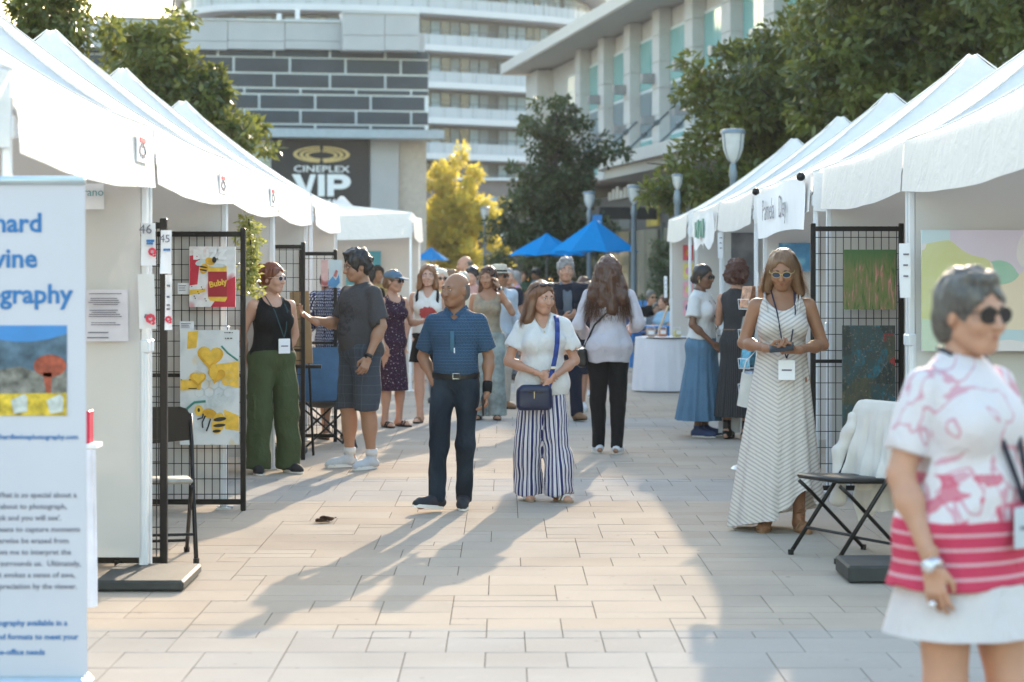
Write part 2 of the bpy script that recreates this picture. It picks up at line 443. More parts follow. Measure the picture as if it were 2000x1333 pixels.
# ================================================================== facade frames
class Facade:
    def __init__(s, O, ang, name, label, cat):
        s.O = Vector((O[0], O[1], 0)); s.a = ang; s.root = empty(name, s.O, ang, label, cat)
        s.ex = Vector((math.cos(ang), math.sin(ang), 0)); s.ey = Vector((-math.sin(ang), math.cos(ang), 0))
    def loc(s, px, py, off=0.0):
        d = Vector(((px - VX) / FPX, 1, (VY - py) / FPX)); C = Vector((0, 0, CAMH))
        t = ((s.O + s.ey * off - C).dot(s.ey)) / d.dot(s.ey); p = C + d * t - s.O
        return p.dot(s.ex), p.z
    def boxpx(s, name, mt, px0, py0, px1, py1, y0, y1, parent=None, off=None):
        """box whose front face (at local y0) fills the pixel rectangle as seen from the photograph's place"""
        x0, za = s.loc(px0, py0, y0); x1, zb = s.loc(px1, py1, y0)
        _, zc = s.loc(px1, py0, y0); _, zd = s.loc(px0, py1, y0)
        m = MB(); m.b2((x0, y0, (zb + zd) / 2), (x1, y1, (za + zc) / 2)); return m.build(name, mt, parent or s.root)
    def box(s, name, mt, lo, hi, parent=None):
        m = MB(); m.b2(lo, hi); return m.build(name, mt, parent or s.root)

concrete = mat('pale_precast', (.36, .385, .41), .8, var=.05, scale=1.2, bump=.15, bscale=20)
concrete_w = mat('warm_stone_wall', (.52, .50, .47), .85, var=.05, scale=1, bump=.1)
darkpanel = mat('dark_cladding', (.030, .045, .060), .55, spec=.2, var=.22, scale=.8)
joint_l = mat('light_cladding_strip', (.55, .62, .66), .5, var=.04)
signblack = mat('sign_black', (.016, .019, .023), .7, var=.15)
goldm = mat('logo_gold', (.55, .42, .18), .4, var=.1)
signwhite = mat('sign_white', (.75, .8, .84), .5, var=.03)
teal = glass_mat('teal_glass', (.20, .44, .45)); greyglass = glass_mat('grey_glass', (.19, .25, .29), .3, .3)
paleglass = glass_mat('pale_curtain_glass', (.30, .41, .48), .5, .12); darkglass = glass_mat('dark_glass', (.05, .065, .075))
frostglass = mat('frosted_balustrade', (.34, .40, .46), .3, var=.05, scale=.4)
slabwhite = mat('slab_white', (.50, .55, .60), .7, var=.04, scale=.5)
framegrey = mat('window_frame_grey', (.10, .12, .13), .5)

# ------------------------------------------------------------------ cinema
FA = Facade((GX(837, 90), 90), R(10.0), 'cinema_building', 'cinema with dark brick-bond cladding above a black CINEPLEX VIP sign', 'building')
L = FA.loc
xl = L(120, 200)[0]
zt = L(600, 97)[1]; zb = L(600, 250)[1]
FA.box('core_wall', concrete, (xl - 4, .35, 0), (L(832, 100)[0], 22, L(600, 60)[1]))
FA.box('cladding_backing', joint_l, (xl, .06, zb), (0, .34, zt))
rows = [(97, 112, 0), (115, 142, 1), (146, 171, 0), (175, 183, 2), (187, 213, 3), (217, 241, 2), (245, 251, 3)]
starts = [640, 672, 706, 584 + 160]           # pixel x of one joint in each row pattern
pm = L(760, 180)[0] - L(652, 180)[0]          # panel pitch in metres
for (ya, yb, k) in rows:
    z1 = L(600, ya)[1]; z0 = L(600, yb)[1]; xj = L([644.5, 675, 695.5 + 0, 724][k], (ya + yb) / 2)[0]
    x = xj - math.ceil((xj - xl) / pm) * pm
    while x < -0.15:
        a, b = max(x + .05, xl), min(x + pm - .05, -.02)
        if b - a > .15: FA.box('panel', darkpanel, (a, 0, z0), (b, .058, z1))
        x += pm
# parapet
def par(name, p0, p1, y0, y1):
    FA.boxpx(name, concrete, p0[0], p0[1], p1[0], p1[1], y0, y1)
ws = np.linspace(110, 668, 6)
for a, b in zip(ws[:-1], ws[1:]):
    par('parapet_panel', (a + .6, 38), (b - .6, 80), -.35, .3); par('parapet_panel', (a + .6, 80.8), (b - .6, 96.5), -.35, .3)
par('parapet_panel', (669, 26), (751, 69), -1.0, .3); par('parapet_panel', (752, 26), (819, 69), -1.0, .3)
par('parapet_panel', (669, 70), (751, 98.5), -1.0, .3); par('parapet_panel', (752, 70), (819, 98.5), -1.0, .3)
FA.boxpx('coping', joint_l, 110, 36, 668, 38, -.45, .4); FA.boxpx('coping', joint_l, 668.5, 24, 820, 26, -1.1, .4)
FA.boxpx('ledge', mat('ledge_blue_grey', (.30, .37, .42), .5), 440, 252, 868, 269, -1.4, -.02)
# below the ledge
FA.boxpx('sign_board', signblack, 530, 270, 722, 700, -.30, .3)
FA.boxpx('wall_pier', concrete, 723, 270, 779, 700, -.22, .3)
FA.boxpx('wall_pier', mat('beige_render', (.40, .38, .345), .85), 779.5, 270, 833, 700, .1, .34)
for (a, b) in ((440, 482), (496, 527)):
    for (c, d_) in ((272, 311), (314, 352), (355, 396)):
        w = FA.boxpx('window', glass_mat('cinema_glass', (.16, .32, .34)), a, c, b, d_, .05, .2)
for a, b in ((482, 485), (493, 496), (527, 530)): FA.boxpx('mullion', joint_l, a, 270, b, 420, -.02, .25)
FA.boxpx('mullion', joint_l, 440, 311.3, 527, 313.7, 0.0, .24)
FA.boxpx('mullion', joint_l, 440, 352.3, 527, 354.7, 0.0, .24)
# logo : concentric flattened rings, cut at the top and bottom
cx, cz = L(628, 302, -.33); rx = L(683, 302, -.33)[0] - cx; rz = L(628, 286, -.33)[1] - cz
for k, (s0, s1) in enumerate(((.87, 1.0), (.66, .78), (.46, .57))):
    m = MB(); N = 64; off = (0, -.05, -.1)[k] * rz
    for side in (0, 1):
        a0, a1 = (R(-86), R(86)) if side == 0 else (R(94), R(266))
        fn = lambda u, v, d: (u, d, v)
        po = [(cx + rx * s1 * math.cos(a0 + (a1 - a0) * i / 32), cz + off + rz * s1 * math.sin(a0 + (a1 - a0) * i / 32)) for i in range(33)]
        pi_ = [(cx + rx * s0 * math.cos(a0 + (a1 - a0) * i / 32), cz + off * 1.1 + rz * (s0 - .06) * math.sin(a0 + (a1 - a0) * i / 32)) for i in range(33)]
        for i in range(32): m.prism([po[i], po[i + 1], pi_[i + 1], pi_[i]], fn, -.36, -.30)
    m.build('logo_ring', goldm, FA.root)
def sign_text(s, px0, px1, pytop, pybase, bold):
    x0, z0 = L(px0, pybase, -.36); x1, _ = L(px1, pybase, -.36); h = L(px0, pytop, -.36)[1] - z0
    o = text_obj('sign_lettering', s, h / .72, signwhite, FA.root, (x0, -.33, z0), (R(90), 0, 0), .03, bold)
    xs_ = [v.co.x for v in o.data.vertices]; o.scale = ((x1 - x0) / (max(xs_) - min(xs_)), 1, 1)
sign_text('CINEPLEX', 573, 682, 323, 336, .003)
sign_text('CINEMAS', 588, 668, 389, 399, .01)
def poly_sign(polys):
    m = MB()
    for p in polys: m.prism([L(a, b, -.33) for a, b in p], lambda u, v, d: (u, d, v), -.37, -.30)
    m.build('sign_lettering', signwhite, FA.root)
poly_sign([[(570, 341), (586, 341), (598, 369), (606, 341), (617, 341), (604, 384), (593, 384)]])
poly_sign([[(621, 341), (634, 341), (634, 384), (621, 384)]])
arc = [(665 + 20 * math.sin(R(a)), 355.5 - 14.5 * math.cos(R(a))) for a in range(0, 181, 12)]
arci = [(664 + 5.5 * math.sin(R(a)), 355.5 - 4.5 * math.cos(R(a))) for a in range(0, 181, 12)]
poly_sign([[(639, 341), (652, 341), (652, 384), (639, 384)], [(652, 341), (665, 341), (664, 351), (652, 351)], [(652, 360), (664, 360), (665, 370), (652, 370)]]
          + [[arc[i], arc[i + 1], arci[i + 1], arci[i]] for i in range(len(arc) - 1)])

# ------------------------------------------------------------------ condominium tower
tw = empty('condominium_tower', (GX(750, 170), 172, 0), 0, 'pale curved condominium tower with stacked balconies behind the cinema', 'building')
def to_l(p): return (p[0] - tw.location.x, p[1] - tw.location.y, p[2])
plan = [(340, 186), (343, 178), (352, 172), (375, 168), (420, 165.8), (500, 165), (600, 165.2), (700, 165.8), (820, 167), (910, 169), (1000, 171.3), (1070, 173.2), (1125, 175.4), (1165, 178.5), (1195, 184), (1212, 192)]
PL = [Vector((GX(a, b), b)) for a, b in plan]
def resample(pts, step):
    d = [0]
    for a, b in zip(pts[:-1], pts[1:]): d.append(d[-1] + (b - a).length)
    n = max(1, round(d[-1] / step)); out = []
    for i in range(n + 1):
        t = d[-1] * i / n; k = min(max(j for j in range(len(d)) if d[j] <= t + 1e-9), len(pts) - 2)
        out.append(pts[k].lerp(pts[k + 1], (t - d[k]) / (d[k + 1] - d[k])))
    return out
def inset(pts, w):
    out = []
    for i, p in enumerate(pts):
        t = (pts[min(i + 1, len(pts) - 1)] - pts[max(0, i - 1)]).normalized(); out.append(p + Vector((-t.y, t.x)) * w)
    return out
EDGE = resample(PL, 1.0)
twr = random.Random(3)
winw = inset(resample(PL, .95), 2.0); balp = resample(inset(PL, .12), 1.45); railp = resample(inset(PL, .14), .7)
seq = [twr.choice('ppdgppdpg') for _ in winw]
wm = {'p': paleglass, 'd': darkglass, 'g': greyglass}
for fl, z0 in enumerate((5.3, 8.25, 11.2, 14.15, 17.1, 20.15, 23.2, 26.2, 29.2)):
    m = MB(); poly = [(p.x, p.y) for p in EDGE] + [(EDGE[-1].x, 200), (EDGE[0].x, 200)]
    m.prism(poly, lambda u, v, d: to_l((u, v, d)), z0, z0 + .5); m.build('slab', slabwhite, tw)
    mw = MB(); iw = inset(resample(PL, 1.0), 2.25)
    for a, b in zip(iw[:-1], iw[1:]): mw.add([to_l((a.x, a.y, z0 + .5)), to_l((b.x, b.y, z0 + .5)), to_l((b.x, b.y, z0 + 3.2)), to_l((a.x, a.y, z0 + 3.2))], [(0, 1, 2, 3)])
    mw.build('window_wall', framegrey, tw)
    mf = MB()
    for i, (a, b) in enumerate(zip(winw[:-1], winw[1:])):
        if i % 9 == 4: continue
        a2, b2 = a.lerp(b, .07), a.lerp(b, .93); t = (b - a).normalized(); nn = Vector((-t.y, t.x)) * .06
        mm = MB(); mm.prism([(0, 0), (1, 0), (1, 1), (0, 1)], lambda u, v, d: to_l((a2.lerp(b2, u).x + nn.x * d, a2.lerp(b2, u).y + nn.y * d, z0 + .6 + 2.1 * v)), 0, 1)
        mm.build('pane', wm[seq[i] if twr.random() > .15 else twr.choice('pdg')], tw)
    for a, b in zip(balp[:-1], balp[1:]):
        a2, b2 = a.lerp(b, .012), a.lerp(b, .988); t = (b - a).normalized(); nn = Vector((-t.y, t.x)) * .04
        mm = MB(); mm.prism([(0, 0), (1, 0), (1, 1), (0, 1)], lambda u, v, d: to_l((a2.lerp(b2, u).x + nn.x * d, a2.lerp(b2, u).y + nn.y * d, z0 + .52 + .85 * v)), 0, 1)
        mm.build('balustrade_panel', frostglass, tw)
    mr = MB(); mr.tube([to_l((p.x, p.y, z0 + 1.72)) for p in railp], .04, 5)
    for p in railp[::2]: mr.tube([to_l((p.x, p.y, z0 + .5)), to_l((p.x, p.y, z0 + 1.72))], .03, 4)
    mr.build('railing', framegrey, tw)
# rooftop duct stubs of the cinema, seen against the tower
for (px, py0) in ((581, 17), (545, 27)):
    m = MB(); m.bar((*L(px, 40, 2)[:1], 2, L(px, 40, 2)[1] - .6), (L(px, 40, 2)[0], 2, L(px, py0, 2)[1]), .2); m.build('vent_pipe', slabwhite, FA.root)

# ------------------------------------------------------------------ low shops below the tower
FS = Facade((GX(800, 118), 118), R(8), 'retail_podium', 'low brown-grey shop row with white em lettering behind the yellow tree', 'building')
FS.boxpx('wall', mat('mauve_grey_wall', (.17, .155, .15), .8, scale=1), 780, 352, 1240, 545, 0, 12)
FS.boxpx('cornice', joint_l, 778, 348, 1242, 353, -.3, 12.1)
for k in range(7):
    a = 825 + k * 58
    FS.boxpx('shop_window', darkglass if k % 2 else greyglass, a, 480, a + 46, 537, -.06, .05)
    FS.boxpx('window', paleglass if k % 3 else darkglass, a, 385, a + 30, 425, -.06, .05)
FS.boxpx('awning', mat('awning_dark', (.09, .095, .10), .7), 820, 466, 1240, 474, -1.2, -.05)
x0, z0 = FS.loc(978, 467, -.1); text_obj('sign_lettering', 'em', 1.15, mat('lit_white', (.85, .85, .85), .5), FS.root, (x0, -.1, z0), (R(90), 0, 0), .05, .05)

# ------------------------------------------------------------------ colonnaded building
FB = Facade((GX(1113, 77), 77), R(9.9 - 90), 'colonnade_building', 'pale stone building with projecting fins, teal windows and a flat overhanging roof', 'building')
fin_m = mat('fin_stone', (.49, .495, .50), .85, var=.07, scale=2.2, bump=.25, bscale=25)
soff = mat('soffit_grey', (.38, .375, .36), .8, var=.05); fasc = mat('fascia_grey', (.50, .50, .49), .7, var=.05)
wallg = mat('recess_wall', (.48, .48, .48), .8)
FB.box('upper_wall', wallg, (-8.2, .62, 5.2), (44, 14, 10.05)); FB.box('end_wall', fin_m, (-8.8, -.06, 4.6), (-6.3, 13, 10.02))
FB.box('roof_slab', soff, (-9.6, -.95, 10.1), (46, 15, 10.42)); FB.box('fascia', fasc, (-9.63, -.99, 10.14), (46, -.951, 10.55)); FB.box('fascia', fasc, (-9.66, -.98, 10.15), (-9.61, 15, 10.55))
fixt = mat('fixture_grey', (.30, .31, .34), .4, .6)
for k in range(-1, 9):
    x = k * 4.0
    H0, nb = 5.0, 6
    for j in range(nb):
        h = (10.09 - H0) / nb
        if k >= 0: FB.box('stone_block', fin_m, (x, .2, H0 + j * h + .012), (x + .92, .60, H0 + (j + 1) * h - .012))
    wx0, wx1 = x + 1.0, x + 3.94
    if k >= 0: FB.box('fin_core', wallg, (x + .03, .23, H0), (x + .89, .615, 10.06))
    for (za, zb_, mt) in ((7.75, 9.35, teal), (6.15, 7.65, greyglass), (5.3, 6.05, teal)):
        for h in range(2):
            a = wx0 + h * 1.48; FB.box('window_pane', mt, (a, .54, za), (a + 1.42, .60, zb_))
    FB.box('window_frame', joint_l, (wx0 - .03, .56, 5.2), (wx1 + .03, .615, 9.45))
    if k >= 0:
        FB.box('wall_light', fixt, (x + .03, -.2, 7.75), (x + .37, .19, 8.05)); FB.box('wall_light', fixt, (x + .03, -.2, 6.42), (x + .37, .19, 6.68))
        m = MB(); m.tube([(x + .2, -.35, 6.5), (x + 1.6, -2.0, 5.2)], .035, 5)
        for t in (.3, .6): m.tube([(x + .2 + 1.4 * (t - .06), -.35 - 1.65 * (t - .06), 6.5 - 1.3 * (t - .06)), (x + .2 + 1.4 * t, -.35 - 1.65 * t, 6.5 - 1.3 * t)], .08, 6)
        m.build('tie_rod', framegrey, FB.root)
# canopy with a rounded far end
m = MB(); pl = [(44, .5), (44, -2.1)] + [(14.6 - 3.1 * math.sin(R(a)), 1.0 - 3.1 * math.cos(R(a))) for a in range(0, 91, 10)] + [(11.5, .5)]
m.prism(pl, lambda u, v, d: (u, v, d), 4.85, 5.2); m.build('canopy', fasc, FB.root)
m = MB(); pl2 = [(44, .5), (44, -1.9)] + [(14.7 - 2.8 * math.sin(R(a)), .9 - 2.8 * math.cos(R(a))) for a in range(0, 91, 10)] + [(11.9, .5)]
m.prism(pl2, lambda u, v, d: (u, v, d), 4.55, 4.845); m.build('canopy_soffit', soff, FB.root)
# ground floor shops
FB.box('shop_wall', mat('shop_charcoal', (.075, .075, .08), .7), (-8.6, 1.5, 0), (44, 13, 4.6))
gl = glass_mat('shop_glass', (.10, .11, .08)); ygl = mat('yellow_reflection_paint', (.42, .33, .06), .5, var=.5, scale=1.5)  # yellow stands for a window reflection, put into the colour
for k in range(9):
    a = -4 + k * 4.2
    FB.box('shop_window', gl, (a, 1.42, .5), (a + 1.7, 1.49, 3.2)); FB.box('shop_window', gl, (a + 1.8, 1.42, .5), (a + 3.5, 1.49, 3.2))
    FB.box('door_frame', framegrey, (a - .12, 1.38, .3), (a - .02, 1.5, 3.4))
    FB.box('transom', ygl if k % 3 == 2 else framegrey, (a + 1.8, 1.44, 3.3), (a + 3.5, 1.5, 4.0))
# storefront fascia with small pale lettering, a red plate and a black projecting sign
ms = mat('shop_letter_grey', (.5, .5, .5), .5)
x_, z_ = FB.loc(1190, 392, 1.4)
for i in range(7):
    FB.box('sign_letter', ms, (x_ + i * .62, 1.36, z_), (x_ + i * .62 + .42, 1.44, z_ + .30 + .08 * (i % 3)))
FB.box('sign_plate', mat('red_plate', (.45, .10, .07), .5), (x_ + 2.6, 1.36, z_ - .62), (x_ + 4.2, 1.44, z_ - .36))
x_, z_ = FB.loc(1253, 430, 1.0); FB.box('projecting_sign', signblack, (x_ + .4, -.6, z_), (x_ + .55, 1.4, z_ + .42))

# ------------------------------------------------------------------ block behind the oaks
FO = Facade((GX(1860, 125), 125), R(9.9), 'office_block', 'grey office block glimpsed above the oak crowns', 'building')
FO.boxpx('wall', concrete, 1800, 62, 2140, 600, 0, 12); FO.boxpx('parapet', fasc, 1880, 42, 2140, 60, -.6, 12)
for k in range(8): FO.boxpx('window', teal if k % 2 else paleglass, 1880 + k * 30, -20, 1904 + k * 30, 38, 1.5, 1.7)
FO.boxpx('upper_wall', concrete, 1870, -40, 2140, 41, 1.75, 11)

# ================================================================== trees
def leaf_mat(name, cols, tcol, tf=.35):
    n = Nodes(name); isl = n.node('NewGeometry').outputs['Random Per Island']
    c = n.ramp(isl, [(i / (len(cols) - 1), c) for i, c in enumerate(cols)])
    c = n.mix(n.step(n.noise(.9, 2, .5), .35, .65), c, n.mix(.35, c, tcol))
    n.fin(c, .42, 0, .5); n.translucent(n.mix(.55, c, tcol), tf); return n.mat
OAK = leaf_mat('oak_leaf', [(.018, .037, .014), (.031, .058, .019), (.048, .080, .024), (.085, .10, .028)], (.28, .30, .045), .32)
GOLD = leaf_mat('golden_leaf', [(.44, .34, .04), (.60, .47, .055), (.42, .40, .07), (.25, .30, .06)], (.72, .62, .10), .5)
DARK = leaf_mat('dark_leaf', [(.015, .034, .019), (.025, .048, .024), (.036, .060, .028)], (.12, .16, .04), .25)
bark = mat('bark', (.055, .045, .038), .9, var=.35, scale=9, bump=.8, bscale=22)
def leaves_mesh(cent, rad, per, L, W, seed, droop=.35, flat=.8):
    r = np.random.default_rng(seed); n = len(cent) * per
    cc = np.repeat(np.asarray(cent), per, 0); rr = np.repeat(np.asarray(rad), per)
    u = r.normal(size=(n, 3)); u /= np.linalg.norm(u, axis=1)[:, None]
    p = cc + u * (rr * r.random(n) ** .45)[:, None] * np.array([1, 1, flat])
    d = u * .7 + r.normal(size=(n, 3)) * .6; d[:, 2] -= droop; d /= np.linalg.norm(d, axis=1)[:, None]
    s = np.cross(d, r.normal(size=(n, 3))); s /= np.linalg.norm(s, axis=1)[:, None]
    ll = (L * r.uniform(.6, 1.25, n))[:, None]; ww = (W * r.uniform(.7, 1.25, n))[:, None]
    nn = np.cross(d, s) * ww * .25
    v = np.stack([p, p + d * ll * .45 + s * ww * .5 + nn, p + d * ll, p + d * ll * .5 - s * ww * .5 + nn], 1).reshape(-1, 3)
    return npmesh('leaves', v, np.arange(4 * n).reshape(-1, 4))
def tree(name, label, base, th, lobes, nclump, per, crad, leaf, mt, seed, tr=.16, group=None, lean=(0, 0)):
    r = random.Random(seed); root = empty(name, base, 0, label, 'tree', group)
    top = max(l[2] + l[5] * .55 for l in lobes); tp = [Vector((lean[0] * t * t, lean[1] * t * t, top * t)) + Vector((r.uniform(-.05, .05), r.uniform(-.05, .05), 0)) * (t > 0) for t in (0, .15, .3, .45, .6, .75, .9, 1)]
    vols = [l[3] * l[4] * l[5] for l in lobes]; cs = []; rs = []
    nl = max(8, nclump // 7); ends = []
    for _ in range(nl):
        l = r.choices(lobes, [v ** .8 for v in vols])[0]; d = Vector((r.gauss(0, 1), r.gauss(0, 1), r.gauss(0, 1) + .15)).normalized() * r.uniform(.55, 1.12)
        ends.append(Vector((l[0] + d.x * l[3], l[1] + d.y * l[4], l[2] + d.z * l[5])))
    limbs = []
    for e in ends:
        t = min(.92, max(.22, (e.z / top) * .70)); i = t * 7; k = min(6, int(i)); a_ = tp[k].lerp(tp[k + 1], i - k)
        mid = a_.lerp(e, .55) + Vector((r.uniform(-.12, .12), r.uniform(-.12, .12), .10)) * (e - a_).length; limbs.append((a_, mid, e, t))
        for j in range(7):
            q = r.uniform(.38, 1.0); c = a_.lerp(mid, q / .55) if q < .55 else mid.lerp(e, (q - .55) / .45)
            c = c + Vector((r.gauss(0, 1), r.gauss(0, 1), r.gauss(0, .7))) * crad * .75; cs.append(c); rs.append(crad * r.uniform(.45, 1.05) * (1.15 - .35 * q))
    m = MB(); m.tube(tp, [tr * (1.25 if i == 0 else 1) * (1 - .85 * i / 7) for i in range(8)], 9); m.build('trunk', bark, root, True)
    m = MB()
    for a_, mid, c, t in limbs:
        br = tr * .34 * (1 - .6 * t); m.tube([a_, a_.lerp(mid, .6), mid.lerp(c, .4), c], [br, br * .75, br * .5, br * .15], 5, False)
    m.build('limbs', bark, root, True)
    me = leaves_mesh([tuple(c) for c in cs], rs, per, leaf[0], leaf[1], seed)
    link('crown', me, mt, root)
    return root
Y = 38; B = Vector((GX(1600, Y), Y, 0))
tree('oak_tree', 'broad oak rising behind the tent with the handwritten banner', B, 3, [(.3, 0, 5.2, 2.2, 2.0, 1.6), (-1.0, -.6, 4.2, 1.5, 1.6, 1.0), (-2.1, -.8, 3.5, 1.2, 1.1, .6), (1.6, 0, 4.4, 1.9, 1.8, 1.5), (1.2, 0, 6.6, 1.9, 1.7, 1.1), (-2.7, -.5, 2.8, .7, .9, .7), (-.9, -.2, 5.7, .9, .9, .7), (-1.7, -.3, 5.2, .8, .8, .7), (-3.1, -.6, 3.35, .9, .9, .5), (2.4, 0, 5.6, 1.5, 1.5, 1.3)], 600, 82, .44, (.205, .085), OAK, 11, .2)
Y = 34; B = Vector((GX(1890, Y), Y, 0))
tree('oak_tree', 'spreading oak rising behind the tent that shelters the pastel painting', B, 3, [(0, 0, 5.6, 2.7, 2.2, 1.9), (1.2, 0, 4.2, 2.0, 1.8, 1.2), (-1.5, 0, 4.4, 1.6, 1.6, 1.1), (-.4, .3, 7.0, 2.0, 1.8, 1.2)], 470, 82, .44, (.20, .085), OAK, 12, .18)
Y = 33; B = Vector((GX(335, Y), Y, 0))
tree('oak_tree', 'conical oak in front of the dark-clad cinema wall', B, 3, [(-.2, 0, 4.5, 1.15, 1.1, 1.2), (.55, -.1, 3.6, .95, .9, .8), (-.45, 0, 5.7, .62, .65, .75), (.45, 0, 4.8, .7, .6, .5), (.95, 0, 4.1, .45, .5, .45), (-.7, 0, 3.8, .7, .8, .8)], 240, 80, .30, (.17, .075), OAK, 13, .11)
Y = 25; B = Vector((GX(62, Y), Y, 0))
tree('oak_tree', 'thin oak with a bare trunk above the row of tents, beside open sky', B, 3, [(0, 0, 5.2, .8, .8, .6), (.62, 0, 4.55, .35, .4, .3), (-.5, 0, 4.6, .6, .5, .5), (.1, 0, 4.35, .35, .4, .25)], 62, 90, .25, (.13, .055), OAK, 14, .07)
Y = 95; B = Vector((GX(888, Y), Y, 0)); K_ = 95 / 62
tree('locust_tree', 'slender golden-yellow tree in the plaza near the low shops', B, 2, [(a * K_ * 1.55, b * K_, 1.6 + (c - 1.6) * K_, d * K_ * 1.3, e * K_, f * K_) for a, b, c, d, e, f in [(0, 0, 4.75, .75, .65, .75), (-.25, 0, 4.0, 1.0, .8, .55), (.3, 0, 3.6, 1.15, .9, .6), (-.5, 0, 3.0, 1.15, .9, .6), (.5, 0, 2.5, 1.2, .9, .6), (-.2, 0, 1.9, 1.3, .9, .5), (0, 0, 3.4, .7, .7, 1.5)]], 360, 60, .42, (.24, .12), GOLD, 15, .07)
Y = 55; B = Vector((GX(1085, Y), Y, 0))
tree('plaza_tree', 'dark green plaza tree standing behind the blue umbrellas', B, 2, [(a * 1.22, b, c, d * 1.18, e, f) for a, b, c, d, e, f in [(-.15, 0, 5.8, .95, .8, .75), (.95, 0, 5.0, .65, .7, .5), (-.5, 0, 4.5, .75, .7, .6), (.1, 0, 4.0, 1.0, .9, .6), (.75, 0, 3.4, .8, .8, .55), (-.65, 0, 3.2, .9, .9, .7), (.2, 0, 2.5, 1.35, 1.1, .75)]], 330, 62, .31, (.17, .08), DARK, 16, .10)
# clipped evergreens and planting at the shopfront
def shrub(label, px, Y, h, w, seed, mt=DARK):
    r = random.Random(seed); root = empty('columnar_shrub', (GX(px, Y), Y, 0), 0, label, 'shrub', 'clipped evergreens along the shops')
    cs = []; rs = []
    for _ in range(46):
        z = r.uniform(.15, h); a = r.uniform(0, 6.28); q = w * (1 - .55 * z / h) * math.sqrt(r.random())
        cs.append((q * math.cos(a), q * math.sin(a), z)); rs.append(.2)
    link('foliage', leaves_mesh(cs, rs, 55, .10, .045, seed, .1), mt, root)
    m = MB(); m.tube([(0, 0, 0), (0, 0, h * .6)], .04, 6); m.build('stem', bark, root)
ev = 'dark columnar evergreen planted along the shopfronts'
for i, (px, Y, h, w) in enumerate(((958, 66, 2.2, .5), (985, 64, 2.4, .5), (1035, 64, 2.1, .5), (1180, 60, 1.9, .5), (1292, 45, 2.3, .55), (1305, 43, 2.0, .5))): shrub(ev, px, Y, h, w, 40 + i)
